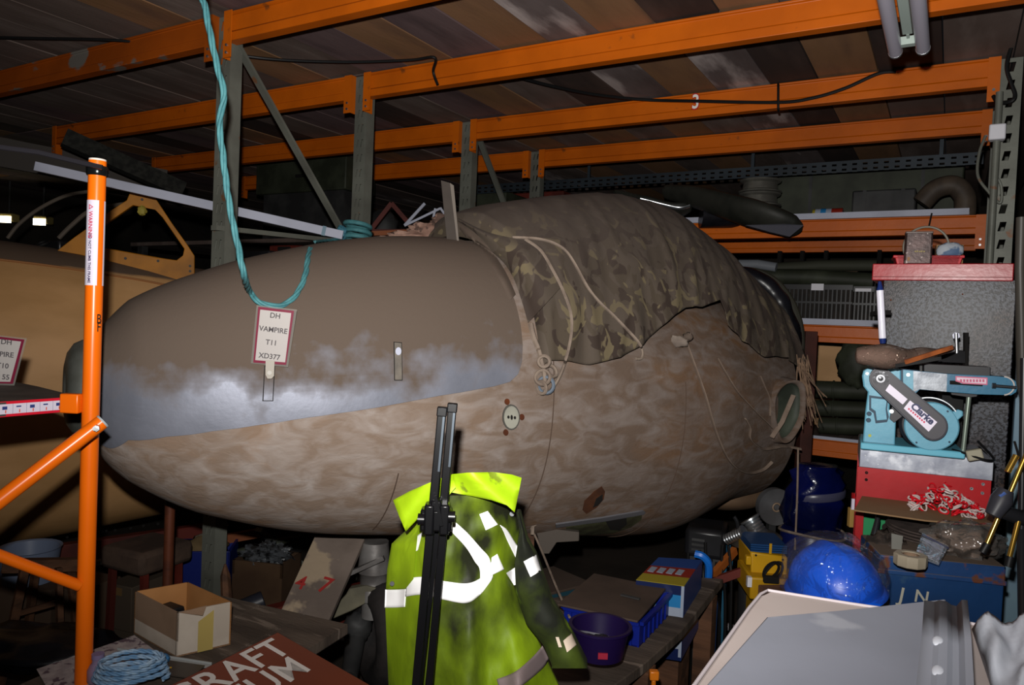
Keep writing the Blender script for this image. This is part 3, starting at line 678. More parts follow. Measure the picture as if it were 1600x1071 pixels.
# frayed straw-like cords at the rear
b = B(); random.seed(5)
for i in range(26):
    u0 = 1250+random.uniform(-4, 10); v0 = 562+random.uniform(-8, 10); l = random.uniform(50, 105); dx = random.uniform(4, 34); d = 3.3+random.uniform(-.06, .06)
    b.tube([P(u0+dx*(t_**1.5)+3*math.sin(t_*4+i), v0+l*t_, d) for t_ in (0, .2, .4, .6, .8, 1)], .0022, 4)
tag(b.out('frayed_cords', mat('straw', '#7c6450', '#5d4a3c', 30, .9), origin=Matrix.Translation(P(1258, 600, 3.3))), 'bunch of frayed straw-coloured cords hanging at the rear of the nose section', 'cord bundle', kind='stuff')

# ------------------------------------------------------------------ label card and rope
h = hit(428, 525); dC = (h-CAM).dot(FW)-.045
M_ = FR(428, 525, dC, yaw=4, tilt=0)
card = thing('label_card', 'white card in a maroon border clipped to the silver shell', 'sign', M_)
m_mar = mat('maroon_card', '#6a1730', rough=.4); m_paper = mat('card_white', '#a09b98', rough=.5); m_clearp = mat('clear_laminate', '#8d8a84', rough=.12, alpha=.3)
b = B(M_)
b.pext([(401, 477), (464, 484), (450, 574), (392, 568)], .0005, .001); b.out('laminate', m_clearp, card)
B(M_).pext([(403.5, 479.5), (459.5, 486), (447, 570.6), (395.7, 566.8)], -.0006, 0).out('border', m_mar, card)
B(M_).pext([(406.6, 484), (455, 489.5), (445.5, 566.5), (398.8, 563)], -.0012, -.0006).out('paper', m_paper, card)
m_ink = mat('ink_grey', '#4a4648', rough=.8)
def ptext(st, u, v, pxh, M, y, mt, parent, rot=0, sx=1, name='lettering', bold=0, **k):
    b = B(M); p = b.px(u, v, y); sz = pxh/ .72 * (M @ p - CAM).dot(FW)/F
    T = M @ Matrix.Translation(p) @ Matrix.Rotation(math.radians(rot), 4, 'Y') @ RX90
    return text(st, sz, T, mt, parent, name, .0003, bold=bold, sx=sx, **k)
for st, u, v in (('DH', 430, 494), ('VAMPIRE', 427, 516), ('T11', 424, 536), ('XD377', 421, 557.5)):
    ptext(st, u, v, 8.2, M_, -.0016, m_ink, card, rot=5, sx=.98, bold=.0003)
b = B(M_); b.pext([(415, 563), (429, 564), (428, 588), (424, 592), (418, 592), (415, 586)], -.004, -.0015); b.out('clip_strap', mat('strap_cream', '#9b958c', rough=.6), card)
b = B(M_); b.cyl(b.px(421, 583, -.006), b.px(421, 583, -.003), .006, seg=12); b.out('clip_stud', mat('stud', '#817b72', rough=.4), card)
b = B(M_); b.tube([b.px(421, 590, -.002), b.L(hit(421, 592, .004))], .004, 6); b.out('clip_pin', m_steel, card)
# turquoise rope, three strands
m_rope = mat('rope_turquoise', '#457b80', '#3a6c72', 30, .6, 0, .3, 120)
def rope(path, r, label, turns=34, mt=m_rope, name='rope', cat='rope'):
    path = [Vector(p) for p in path]; dense = spline(path, 14); n_ = len(dense)
    L_ = [0]
    for i in range(1, n_): L_.append(L_[-1]+(dense[i]-dense[i-1]).length)
    root = None; b = B()
    for k in range(3):
        pv = None; pts = []
        for i, p in enumerate(dense):
            t_ = (dense[min(i+1, n_-1)]-dense[max(i-1, 0)]).normalized()
            if pv is None: pv = t_.orthogonal().normalized()
            pv = (pv-t_*pv.dot(t_)).normalized(); q = t_.cross(pv); a = L_[i]*turns+2*PI*k/3
            pts.append(p+(pv*math.cos(a)+q*math.sin(a))*r*.5)
        b.tube(pts, r*.56, 6)
    return tag(b.out(name, mt, origin=Matrix.Translation(dense[0]), smooth=80), label, cat)
rp = [P(316, -30, 1.9)+UP*(2.715-P(316, -30, 1.9).z), P(316, -30, 1.9), P(320, 8, 1.9), P(330, 60, 1.9), P(341, 110, 1.9), P(350, 145, 1.9), P(346, 172, 1.9), P(343, 200, 1.9), P(348, 240, 1.9), P(354, 290, 1.9), P(362, 340, 1.9), P(372, 385, 1.9)]
def hd(u, v, o): 
    h = hit(u, v)
    return P(u, v, (h-CAM).dot(FW)-o) if h else P(u, v, 2.6)
rp += [P(381, 430, min(1.9, 1.95)), hd(390, 455, .05), hd(402, 470, .03), hd(418, 477, .02), hd(438, 478, .018), hd(455, 469, .016), hd(468, 452, .016), hd(477, 430, .016), hd(481, 405, .016), hd(485, 389, .02)]
rope(rp, .0085, 'turquoise rope hanging from above and looping across the silver shell')
rope([P(492, 378, 3.3), P(510, 376, 3.5), P(528, 374, 3.62), P(540, 372, 3.68)], .007, 'turquoise rope end running to the knot on the second grey post')
t = thing('rope_knot', 'turquoise rope knot tied round the second grey post', 'knot', Matrix.Translation(P(545, 362, 3.66)))
for dz in (-.03, 0, .035): B(MW[t.name]).torus((.02, .04, dz), .062, .011, (.1*dz*10, .15, 1), 28, 8).out('turn', m_rope, t)
B(MW[t.name]).ell((-.02, -.03, -.01), .03, .025, .035, 14, 8, .4, 6).out('hitch', mat('rope_blue', '#3e7385', '#2f5f70', 30, .6), t)

# ------------------------------------------------------------------ second aircraft on the left
A0 = P(-260, 625, 3.35); A1 = P(330, 640, 4.35); A0.z = A1.z = 1.5-.465
ax2 = (A1-A0).normalized(); ay2 = UP.cross(ax2); L2 = (A1-A0).length
M2 = Matrix((ax2, ay2, UP)).transposed().to_4x4(); M2.translation = Vector((A0.x, A0.y, A0.z-.7))
m_tan = mat('varnished_ply', '#bd9263', '#a98153', 3, .55, 0, .15, 24, dust=('#5b4b3e', .80, .83, 6, .1), stretch=(.7, 1, 1.4))
pod2 = thing('aircraft_nose_section', 'tan plywood aircraft nose section at the left edge, behind the orange platform tower', 'aircraft', M2)
def hull2(s, th, o=0):
    f = s/L2; h = .80*(1-.17*f)+o; w_ = .60*(1-.12*f)+o; ct, st = math.cos(th), math.sin(th); e = 2/2.5
    return A0+ax2*s+ay2*(w_*math.copysign(abs(ct)**e, ct))+UP*(h*math.copysign(abs(st)**e, st)+.02*f)
b = B(); b.rings([[hull2(-1.2+(L2+1.4)*i/30, 2*PI*k/64) for k in range(64)] for i in range(31)], True, True, True)
b.out('plywood_hull', m_tan, pod2, smooth=60)
bv2 = BVHTree.FromPolygons([tuple(v) for v in b.v], [f for f in b.f if len(f) == 4])
def hit2(u, v, off=0.0):
    d = dirv(u, v).normalized(); h = bv2.ray_cast(CAM, d)
    return h[0]-d*off if h[0] is not None else P(u, v, 3.4)
# sill strip and drain holes along the keel
b = B(); b.tube([hit2(u, v, .004) for u, v in ((-40, 402), (0, 406), (60, 413), (110, 420), (160, 428), (215, 437), (262, 446))], .006, 6); b.out('sill_strip', mat('sill', '#8a5c34', rough=.6), pod2)
for u, v in ((60, 848), (81, 845), (105, 842), (160, 833), (166, 832), (180, 831), (204, 828), (224, 824), (247, 821)):
    h_ = hit2(u, v-2, .003); B().cyl(h_, h_-dirv(u, v).normalized()*.002, .006, seg=8).out('drain_hole', m_slot, pod2)
# yellow windscreen frame on the deck
h_ = hit2(200, 425); dW = (h_-CAM).dot(FW)+.05; MW_ = FR(200, 430, dW, yaw=22)
wf = thing('windscreen_frame', 'mustard yellow triangular windscreen frame standing on the tan aircraft', 'windscreen frame', MW_)
m_must = mat('mustard_paint', '#a56a14', '#8a5810', 5, .6, 0, .15, 20, dust=('#6c5a43', 1.15, 1.4, 5))
outer = [(89, 392), (116, 371), (140, 354), (173, 329), (198, 313), (203, 301), (212, 295), (225, 295), (237, 302), (245, 313), (268, 348), (293, 383), (304, 400), (304, 439), (285, 446), (247, 433), (206, 420), (169, 408), (124, 398)]
inner = [(148, 368), (169, 348), (208, 321), (243, 327), (254, 340), (288, 389), (287, 400), (276, 407), (247, 403), (169, 389), (150, 386)]
b = B(MW_); b.pext(outer, 0, .03, [inner]); b.out('frame', m_must, wf, smooth=20, bevel=.003)
for u, v in ((247, 408), (297, 416), (297, 424), (222, 312), (196, 404)): 
    b = B(MW_); p_ = b.px(u, v, 0); b.cyl(p_, p_+Vector((0, -.004, 0)), .007, seg=8).out('bolt', mat('bolt_dark', '#3a3530'), wf)
b = B(MW_); b.ell(b.px(222, 329, -.01), .022, .02, .025, 12, 8, .4, 5).out('catch', mat('catch_yellow', '#8f8235', rough=.6), wf)
# canopy hoops behind
for pts, r_, lb in (([(12, 372), (30, 350), (60, 327), (100, 307), (135, 300), (165, 297), (200, 297)], .010, 'thin grey canopy hoop arching up behind the tan aircraft'),
                    ([(92, 372), (112, 352), (140, 330), (175, 322), (215, 316)], .012, 'short dark canopy rail leaning behind the yellow frame')):
    pp = spline([P(u, v, dW+.35) for u, v in pts], 6); tag(B().tube(pp, r_, 8).out('canopy_hoop', mat('hoop_grey', '#5a5148', rough=.6), origin=Matrix.Translation(pp[0])), lb, 'hoop')
pp = [P(148, 395, dW+.3), P(87, 375, dW+.2), P(84, 330, dW+.2)]
t = thing('cockpit_gear', 'dark cluster of cockpit fittings on the deck left of the yellow frame', 'fittings', Matrix.Translation(P(76, 385, dW-.05)))
B(MW[t.name]).box(-.05, .09, 0, .1, -.03, .03).out('coaming', m_blackpl, t, bevel=.01)
B(MW[t.name]).torus((-.02, -.02, .01), .035, .008, (0, -.6, 1), 18, 6).out('ring', m_blk, t)
# dark wedge and grey panels behind on top left
b = B(); b.bar(P(100, 215, 4.6), P(285, 298, 5.0), .12, .10)
tag(b.out('rolled_matting', mat('dark_matting', '#2a2a26', '#1b1b19', 30, .95, 0, 1, 60), origin=Matrix.Translation(P(100, 215, 4.6))), 'roll of dark fuzzy matting lying above the white strip at upper left', 'matting roll')
b = B(); b.bar(P(-30, 205, 5.2)-UP*.12, P(260, 262, 5.6)-UP*.12, .04, .2)
tag(b.out('grey_fascia', mat('fascia', '#4f4a46', rough=.9), origin=Matrix.Translation(P(-30, 205, 5.2))), 'dull grey board edge above the matting at upper left', 'board')
# long white strip
a_, c_ = P(56, 260, 3.45), P(536, 368, 3.62); b = B(); b.bar(a_, c_, .03, .042)
t = tag(b.out('white_trunking', m_alu, origin=Matrix.Translation(a_), bevel=.002), 'long white metal strip running behind the post from upper left to the turquoise knot', 'metal strip')
d_ = (c_-a_); B().bar(a_+d_*.93+Vector((0, -.0, 0)), a_+d_*.942, .033, .046).out('strap', m_bluegrey, t)

# dark clutter behind: shelf of odds and ends between the posts, upper left
def at(u, v, d): return Matrix.Translation(P(u, v, d))
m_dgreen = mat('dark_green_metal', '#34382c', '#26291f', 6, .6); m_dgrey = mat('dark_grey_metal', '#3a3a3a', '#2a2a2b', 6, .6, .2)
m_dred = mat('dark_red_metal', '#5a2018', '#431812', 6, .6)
def simple(name, label, cat, b, mt, O, **k): return tag(b.out(name, mt, origin=O, **k), label, cat)
b = B(); b.bar(P(632, 353, 5.0), P(664, 318, 5.0), .02, .02); simple('white_strut', 'short white strut leaning on the dim shelf left of the metal fin', 'strut', b, m_alu, at(632, 353, 5.0), bevel=.003)
b = B(); b.bar(P(632, 353, 4.9), P(688, 326, 4.9), .014, .014); b.bar(P(680, 326, 4.9), P(676, 345, 4.9), .014, .014).bar(P(688, 325, 4.9), P(695, 335, 4.9), .014, .014); simple('white_bracket', 'thin pale bent bracket beside the white strut', 'bracket', b, m_alu, at(632, 353, 4.9))
b = B(); b.bar(P(578, 362, 5.2), P(612, 318, 5.2), .03, .03).bar(P(612, 318, 5.2), P(650, 362, 5.2), .03, .03).bar(P(578, 362, 5.2), P(650, 362, 5.2), .03, .03); simple('triangular_frame', 'dark red triangular frame in the gloom right of the second grey post', 'frame', b, m_dred, at(615, 360, 5.2))
b = B(at(598, 340, 5.6)); b.ell((0, 0, -.07), .12, .1, .13, 16, 10, .2); simple('dark_housing', 'rounded dull metal housing behind the dark red triangle', 'housing', b, m_dgrey, at(598, 340, 5.6), smooth=80)
b = B(); b.bar(P(565, 366, 5.0), P(650, 362, 5.1), .03, .03); simple('orange_rail', 'short orange-brown rail just above the silver shell', 'rail', b, mat('rail_orange', '#8a4a22'), at(565, 366, 4.5))
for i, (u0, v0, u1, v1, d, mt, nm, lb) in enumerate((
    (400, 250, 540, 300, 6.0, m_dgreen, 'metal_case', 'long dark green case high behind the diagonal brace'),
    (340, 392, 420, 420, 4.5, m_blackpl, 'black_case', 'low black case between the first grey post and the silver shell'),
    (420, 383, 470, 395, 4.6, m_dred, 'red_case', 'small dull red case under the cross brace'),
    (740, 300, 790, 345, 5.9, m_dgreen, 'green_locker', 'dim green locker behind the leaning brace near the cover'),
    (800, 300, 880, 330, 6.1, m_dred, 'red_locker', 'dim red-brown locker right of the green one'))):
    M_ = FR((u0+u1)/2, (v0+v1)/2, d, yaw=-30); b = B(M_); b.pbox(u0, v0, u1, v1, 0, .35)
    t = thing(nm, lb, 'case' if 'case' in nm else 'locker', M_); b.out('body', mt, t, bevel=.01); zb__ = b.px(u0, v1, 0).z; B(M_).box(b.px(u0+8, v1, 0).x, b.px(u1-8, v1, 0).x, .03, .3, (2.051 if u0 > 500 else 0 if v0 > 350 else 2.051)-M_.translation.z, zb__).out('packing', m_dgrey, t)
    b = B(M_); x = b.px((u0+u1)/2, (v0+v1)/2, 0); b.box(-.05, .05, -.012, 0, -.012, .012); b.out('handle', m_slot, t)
t = thing('back_shelf', 'dim shelf of odds and ends beyond the posts, hidden mostly by the silver shell', 'shelf', WF(-4.2, 5.6, 2.05))
B().box(-6.2, -2.72, 3.95, 6.6, 2.02, 2.05).out('board', m_pl['g'], t)
for x in (-6.1, -2.8):
    for y in (4.0, 6.5): B().box(x-.03, x+.03, y-.03, y+.03, 0, 2.02).out('leg', m_dgrey, t)
# far lamps
m_lamp = mat('lamp_glow', '#fff3d0', emit=7.0)
for u, v, lb in ((8, 342, 'bright distant lamp at the very left edge'), (62, 346, 'bright distant lamp second from the left edge')):
    M_ = FR(u, v, 7.6); k = 7.6/F; t = thing('work_lamp', lb, 'lamp', M_)
    B(M_).box(-11*k, 11*k, 0, .12, -3*k, 9*k).out('housing', mat('lamp_body', '#8a7c4c', rough=.5), t, bevel=.01)
    B(M_).box(-9.5*k, 9.5*k, -.01, 0, -6*k, 4*k).out('glowing_face', m_lamp, t)
    B(M_).cyl((0, .06, 9*k), (0, .06, 2.722-M_.translation.z), .01, seg=8).out('hanger', m_dgrey, t)

# ------------------------------------------------------------------ orange platform tower
m_tower = mat('tower_orange', '#dd650c', '#d45f0a', 3, .28, 0)
dT = 1.70; top = P(152.5, 252, dT); MT = Matrix.Translation((top.x, top.y, 0)); kT = dT/F
tw = thing('platform_tower', 'bright orange tubular tower with a platform arm, at the left', 'scaffold tower', MT)
rT = .0185
B().cyl((top.x, top.y, 0), (top.x, top.y, top.z), rT, seg=28).out('upright', m_tower, tw, smooth=60)
B().cyl((top.x, top.y, top.z), (top.x, top.y, top.z+.004), rT*.97, seg=28).out('end_cap', mat('cap_white', '#c9c0b8'), tw)
B().lathe([(.021, -.012), (.023, -.008), (.023, .006), (.021, .010), (rT, .010)], (top.x, top.y, top.z-.022), UP, 28, capa=True).out('clamp_ring', mat('clamp_chrome', '#3b4040', rough=.15, metal=.9), tw)
B().tube([P(-60, 222, 1.57), P(60, 238, 1.63), P(130, 255, 1.665), P(160, 262, 1.675)], .006, 8).out('hook_bar', mat('bar_dark', '#3c3a40', rough=.25, metal=.7), tw)
# sticker band, curved on the tube
def wrap(z0, z1, a0, a1, r_, mt, name):
    b = B(); n_ = 14; base = math.atan2(-top.y, -top.x)   # towards the camera
    R_ = [[Vector((top.x+math.cos(base+a0+(a1-a0)*k/n_)*r_, top.y+math.sin(base+a0+(a1-a0)*k/n_)*r_, z)) for k in range(n_+1)] for z in (z0, z1)]
    n1_ = n_+1; b.add([p for r0 in R_ for p in r0], [(k, k+1, n1_+k+1, n1_+k) for k in range(n_)]); return b.out(name, mt, tw, smooth=80)
zt, zb = P(147, 314, dT).z, P(139, 446, dT).z
m_stick = mat('sticker_white_gloss', '#c2bccb', rough=.2)
wrap(zb, zt, -1.5, .28, rT+.0006, m_stick, 'warning_sticker')
wrap(zb, zt, .95, 1.5, rT+.0006, m_stick, 'warning_sticker')
m_inkr = mat('ink_red', '#b01840', rough=.5); m_inkd = mat('ink_dark', '#3a3050', rough=.5)
def vtext(st, u, v, size, mt, ang, name='lettering'):
    base = math.atan2(-top.y, -top.x)+ang; z = P(u, v, dT).z
    n_ = Vector((math.cos(base), math.sin(base), 0)); down = Vector((0, 0, -1)); y_ = n_.cross(down)
    M_ = Matrix((down, y_, n_)).transposed().to_4x4(); M_.translation = Vector((top.x, top.y, z))+n_*(rT+.0012)
    return text(st, size, M_, mt, tw, name, .0002, bold=.0002)
vtext('\u25B3 WARNING', 145, 347, .0125, m_inkr, -.60); vtext('DO NOT CLIMB THIS FRAME', 140, 404, .0088, m_inkd, -.60)
for st, v in (('B', 499), ('F', 512)):
    base = math.atan2(-top.y, -top.x)+.62; n_ = Vector((math.cos(base), math.sin(base), 0)); x_ = UP.cross(n_); M_ = Matrix((x_, UP, n_)).transposed().to_4x4(); M_.translation = Vector((top.x, top.y, P(148, v, dT).z))+n_*(rT+.0012)
    text(st, .03, M_, m_slot, tw, 'pen_mark', .0002, bold=.0002, sx=.7)
B().cyl(P(159, 660, 1.65), P(-60, 828, 1.50), .0165, seg=24).out('diagonal_tube', m_tower, tw, smooth=60)
B().lathe([(.0168, 0), (.0168, .004), (0, .004)], P(159, 660, 1.65), (P(159, 660, 1.65)-P(-60, 828, 1.50)), 24).out('tube_end', mat('cap_grey', '#8f979b'), tw)
B().cyl(P(152, 668, 1.634), P(150, 670, 1.614), .007, seg=6).cyl(P(150, 670, 1.614), P(149, 671, 1.605), .004, seg=10).out('bolt', m_steel, tw)
B().cyl(P(125, 916, 1.71), P(-60, 846, 1.57), .0125, seg=20).out('lower_brace', m_tower, tw, smooth=60)
q = P(118, 628, dT); B().box(-.03, .012, -.012, .012, -.026, .018, Matrix.Translation(q) @ Matrix.Rotation(YAW, 4, 'Z')).out('platform_bracket', m_tower, tw, bevel=.003)
# platform deck
zP = P(105, 621, 1.76).z; pol = [onz(106, 621, zP), onz(-10, 629, zP), onz(-190, 641, zP), onz(-190, 562, zP), onz(0, 592, zP), onz(60, 604, zP), onz(104, 615, zP)]
cz = Matrix.Translation(sum(pol, Vector())/len(pol)); 
pf = thing('platform_board', 'dusty grey-brown platform board with a red-bordered instruction strip on its edge', 'platform', cz)
B().ext(pol, (0, 0, -.034)).out('board', mat('dusty_board', '#4b433d', '#3c3530', 12, .8, 0, .6, 60), pf, bevel=.002)
e0, e1 = pol[0], pol[2]; ed = (e1-e0).normalized(); nn = Vector((ed.y, -ed.x, 0)); nn = nn if nn.dot(-e0+CAM) > 0 else -nn
def edge_strip(s0, s1, z0, z1, o, mt, name):
    a, c = e0+ed*s0, e0+ed*s1; b = B(); b.ext([a+UP*z0, c+UP*z0, c+UP*z1, a+UP*z1], nn*o); return b.out(name, mt, pf)
edge_strip(-.002, .25, -.034, 0, .0015, mat('red_tape', '#c0182c', rough=.35), 'red_edge_tape')
edge_strip(.0, .245, -.028, -.006, .0022, m_stick, 'instruction_strip')
m_ib = mat('ink_blue', '#27356c'); m_ir = mat('ink_orange', '#c44a30'); m_ig = mat('ink_lines', '#7d7a92')
for k in range(8):
    s = .006+k*.029; edge_strip(s, s+.0006, -.028, -.006, .0027, m_ig, 'strip_line')
    edge_strip(s+.012, s+.022, -.018+.004*(k % 2), -.011, .0028, m_ib, 'strip_picture')
    edge_strip(s+.014, s+.016, -.026, -.019, .0028, m_ir, 'strip_arrow')
# left label card hung on the tan aircraft
M_ = FR(10, 560, 1.95, yaw=8); lc = thing('label_card', 'white card in a maroon border, half cut off at the left edge above the platform', 'sign', M_)
B(M_).pext([(-60, 518), (42, 529), (22, 604), (-60, 600)], 0, .001).out('laminate', m_clearp, lc)
B(M_).pext([(-55, 520), (38, 531), (20, 600), (-55, 598)], -.0008, -.0001).out('border', m_mar, lc)
B(M_).pext([(-50, 525), (33, 534), (16, 597), (-50, 596)], -.0014, -.0008).out('paper', m_paper, lc)
for st, u, v in (('DH', 10, 535), ('VAMPIRE', -2, 553.5), ('T10', 4, 572), ('55', 9, 590)): ptext(st, u, v, 8, M_, -.0019, m_ink, lc, rot=4, bold=.0003)
B(M_).tube([B(M_).px(-20, 519, 0), B(M_).px(-22, 420, .3)], .0015, 5).out('hanging_string', m_cord, lc)

# ------------------------------------------------------------------ under the left aircraft: trolley, stool, bits
zt_ = 1.5-.43-.66
t = thing('cradle', 'dull red steel cradle rails under the tan aircraft', 'cradle', Matrix.Translation(hit2(150, 800)+Vector((0, .3, -.3))))
b = B(); b.bar(P(-60, 890, 3.3), P(330, 832, 3.95), .05, .10); b.out('rail', m_dred, t, bevel=.004)
b = B(); b.bar(P(150, 880, 3.5), P(300, 846, 3.8), .03, .02); b.out('ledge', mat('ledge_grey', '#5c5a55'), t)
for u, v, d in ((-40, 900, 3.4), (300, 860, 3.8)): p_ = P(u, v, d); B().box(p_.x-.03, p_.x+.03, p_.y-.03, p_.y+.03, 0, p_.z).out('leg', m_dred, t)
p_ = P(266, 780, 2.6); tag(B(Matrix.Translation((p_.x, p_.y, 0))).cyl((0, 0, 0), (0, 0, p_.z+.0), .017, seg=16).lathe([(.05, 0), (.05, .008), (.017, .012)], (0, 0, 0), UP, 16, capa=True).out('prop_pole', mat('prop_brown', '#5a2f1e', '#44241a', 10, .5, .2)), 'reddish brown prop pole standing under the nose behind the cardboard box', 'prop')
# low padded stool
M_ = FR(195, 890, 2.9, yaw=-25); t = thing('padded_stool', 'low stool with a thick dusty brown pad behind the orange upright', 'stool', M_)
b = B(M_); b.box(-.15, .09, 0, .25, -.02, .07); b.out('pad', mat('dusty_pad', '#4a3a30', '#3a2d26', 10, .9, 0, .4), t, bevel=.02)
for x in (-.12, .06):
    for y in (.04, .2): B(M_).bar((x, y, -.02), (x*1.15, y, -P(195, 890, 2.9).z+.0), .025, .02).out('leg', m_dred, t)
# wooden trestle stool further left
M_ = FR(55, 940, 2.9, yaw=10); t = thing('trestle', 'brown wooden trestle with splayed legs below the platform', 'trestle', M_); g0 = -P(55, 940, 2.9).z
b = B(M_)
B(M_).bar((-.12, 0, .14), (.14, .1, .11), .04, .05).out('top_bar', m_brownw, t, bevel=.003)
for x0_, x1_ in ((-.04, -.10), (.08, .12)):
    for y in (0, .1): B(M_).bar((x0_, y, .13), (x1_, y*2-.05, g0), .02, .03).out('leg', m_brownw, t)
B(M_).bar((-.07, 0, -.05), (.10, 0, .0), .015, .02).out('rail', m_brownw, t)
M_ = FR(22, 890, 3.15, yaw=0); t = thing('plastic_tub', 'pale blue-white plastic tub in the shadow under the platform', 'tub', M_)
B(M_).lathe([(.10, -.08), (.12, .06), (.125, .065), (.115, .06), (.09, -.07), (0, -.07)], (0, .1, 0), UP, 28, capa=True).out('shell', mat('tub_white', '#6c7890', rough=.4), t)
B(M_).box(-.16, .16, .0, .3, -.62, -.082).out('stand', mat('card_brown', '#4a3a2e', rough=.9), t)
for (u0, v0, u1, v1, d, nm, lb, mt) in ((50, 918, 120, 1000, 3.2, 'packing_box', 'brown cardboard box behind the trestle legs, lower left', mat('card_brown', '#4a3a2e', rough=.9)), (165, 915, 205, 985, 3.0, 'packing_box', 'grey-brown cardboard box behind the padded stool', mat('card_dk', '#40362c', rough=.9))):
    M_ = FR((u0+u1)/2, v1, d, yaw=-20); b = B(M_); b.pbox(u0, v0, u1, v1, 0, .22); z1_ = -(M_.translation.z)
    t = thing(nm, lb, 'box', M_); b.out('carton', mt, t, bevel=.003); b = B(M_); w0 = b.px(u0, v0, 0).x; w1 = b.px(u1, v0, 0).x; zz_ = b.px(u0, v0, 0).z; b.box((w0+w1)/2-.02, (w0+w1)/2+.02, -.001, .221, zz_-.03, zz_+.001); b.out('tape', mat('tape_brown', '#5f4a30', rough=.3), t)
    B(M_).box(w0, w1, 0, .22, z1_, 0).out('lower_carton', mt, t)
b = B(I4)
tag(B(FR(60, 1000, 2.6)).ell((0, 0, -.02), .28, .16, .05, 28, 14, .35, 3).out('black_sheeting', m_blackwrap, smooth=180), 'crumpled black plastic sheeting heaped at lower left', 'sheeting')
# blue bin with contents right of it
M_ = FR(322, 880, 3.3, yaw=10); t = thing('blue_bin', 'dark blue plastic bin behind the first grey post', 'bin', M_)
b = B(M_); b.box(-.16, .1, 0, .012, -.12, .05).box(-.16, -.148, 0, .2, -.12, .05).box(.088, .1, 0, .2, -.12, .05).box(-.16, .1, .19, .2, -.12, .05).box(-.16, .1, 0, .2, -.12, -.11); b.out('walls', mat('blue_bin', '#0f1c5c', rough=.4), t, bevel=.003)
B(M_).box(-.16, .1, 0, .2, -P(322, 880, 3.3).z, -.121).out('base', m_dgrey, t)
B(M_).ell((-.03, .1, .03), .10, .07, .06, 18, 10, .4, 4).out('contents', mat('sack_tan', '#5f4f35', '#4a3c28', 9, .9), t, smooth=80)

# heap of parts under the nose, between post and plank
M_ = FR(400, 890, 3.2, yaw=-10); t = thing('parts_box', 'brown box holding glittering metal parts in clear plastic under the nose', 'box', M_); g0 = -M_.translation.z
b = B(M_); b.box(-.11, .12, 0, .01, -.03, .03).box(-.11, .12, .17, .18, -.03, .03).box(-.11, -.1, 0, .18, -.03, .03).box(.11, .12, 0, .18, -.03, .03).box(-.11, .12, 0, .18, g0, -.03); b.out('carton', mat('card_brown2', '#42301f', '#352416', 5, .9), t)
b = B(M_); b.ell((0, .09, .04), .1, .07, .04, 30, 16, .7, 7).out('plastic_wrap', mat('crinkled_clear', '#45484c', '#1c1c1c', 30, .2, 0, 1, 60), t, smooth=30)
b = B(); b.tube([P(310, 846, 3.4), P(330, 838, 3.4), P(350, 815, 3.42)], .028, 14); simple('clear_hose', 'shiny translucent hose end beside the first grey post under the nose', 'hose', b, mat('hose_dusty', '#7a7264', '#5c554a', 18, .2), at(330, 838, 3.4), smooth=80)
b = B(); b.bar(P(355, 842, 3.5), P(410, 832, 3.55), .03, .04); simple('orange_batten', 'dull orange-brown batten high under the nose', 'batten', b, mat('batten_or', '#6a3a20', rough=.8), at(355, 842, 3.5))
pp = [P(372, 862, 3.4), P(400, 858, 3.4), P(440, 846, 3.45), P(470, 838, 3.5)]; b = B(); b.tube(pp, 0, 12, [.012, .02, .018, .006]); simple('curved_olive_bar', 'curved dark olive bar lying across the parts under the nose', 'blade', b, m_dgreen, at(372, 862, 3.4), smooth=80)
b = B(); b.cyl(P(365, 958, 2.9), P(412, 938, 2.95), .037, seg=20); simple('black_cylinder', 'short black cylinder lying on the dull red girder', 'cylinder', b, mat('cyl_black', '#22242c', rough=.4), at(365, 958, 2.9), smooth=60, bevel=.004)
t = thing('girder', 'dull red steel girder lying low behind the leaning plank', 'girder', at(440, 960, 3.1))
for dv in (0, 26, 50): B().bar(P(350, 975+dv*.7, 3.0), P(640, 900+dv, 3.5), .05, .04).out('flange', m_dred, t)
B().bar(P(350, 993, 3.02), P(640, 930, 3.52), .015, .12).out('web', m_dred, t)
for f_ in (.15, .85): p_ = P(350, 975, 3.0).lerp(P(640, 940, 3.5), f_); B().box(p_.x-.05, p_.x+.05, p_.y-.05, p_.y+.05, 0, p_.z-.1).out('support', m_dred, t)
b = B(); b.bar(P(352, 885, 3.0), P(352, 985, 3.0), .03, .02); 
simple('wooden_stake', 'short dusty wooden stake standing beside the cardboard box', 'stake', B().tube([P(352, 882, 2.85), P(352, 900, 2.85), P(357, 990, 2.85)], 0, 6, [.004, .018, .024]), m_brownw, at(352, 900, 2.85))
# leaning plank with red 4 7
MP = FR(515, 905, 2.62, yaw=0); pk = thing('plank', 'dusty grey plank with a red 4 and 7 painted on it, leaning under the nose', 'plank', MP)
a_, b_, c_, d_ = P(492, 838, 2.72), P(570, 842, 2.72), P(495, 1013, 2.42), P(424, 987, 2.42)
nrm = (b_-a_).cross(d_-a_).normalized(); nrm = nrm if nrm.dot(FW) > 0 else -nrm
B().ext([a_, b_, c_, d_], nrm*.022).out('board', mat('dusty_plank', '#6a5e56', '#574c45', 4, .85, 0, .5, 30, c3='#8a7a66', c3w=(.52, .55), c3s=4), pk, bevel=.003)
m_redp = mat('red_chalk', '#8a2320', rough=.9)
def on_plank(st, u, v, hpx, ang):
    x_ = (b_-a_).normalized(); z_ = -nrm; y_ = z_.cross(x_)
    d = dirv(u, v); tt_ = (a_-CAM).dot(nrm)/d.dot(nrm); o_ = CAM+d*tt_+z_*.001
    M_ = Matrix((x_, y_, z_)).transposed().to_4x4(); M_.translation = o_; M_ = M_ @ Matrix.Rotation(math.radians(ang), 4, 'Z')
    text(st, hpx/.72*2.55/F, M_, m_redp, pk, 'painted_number', .0003, bold=.001)
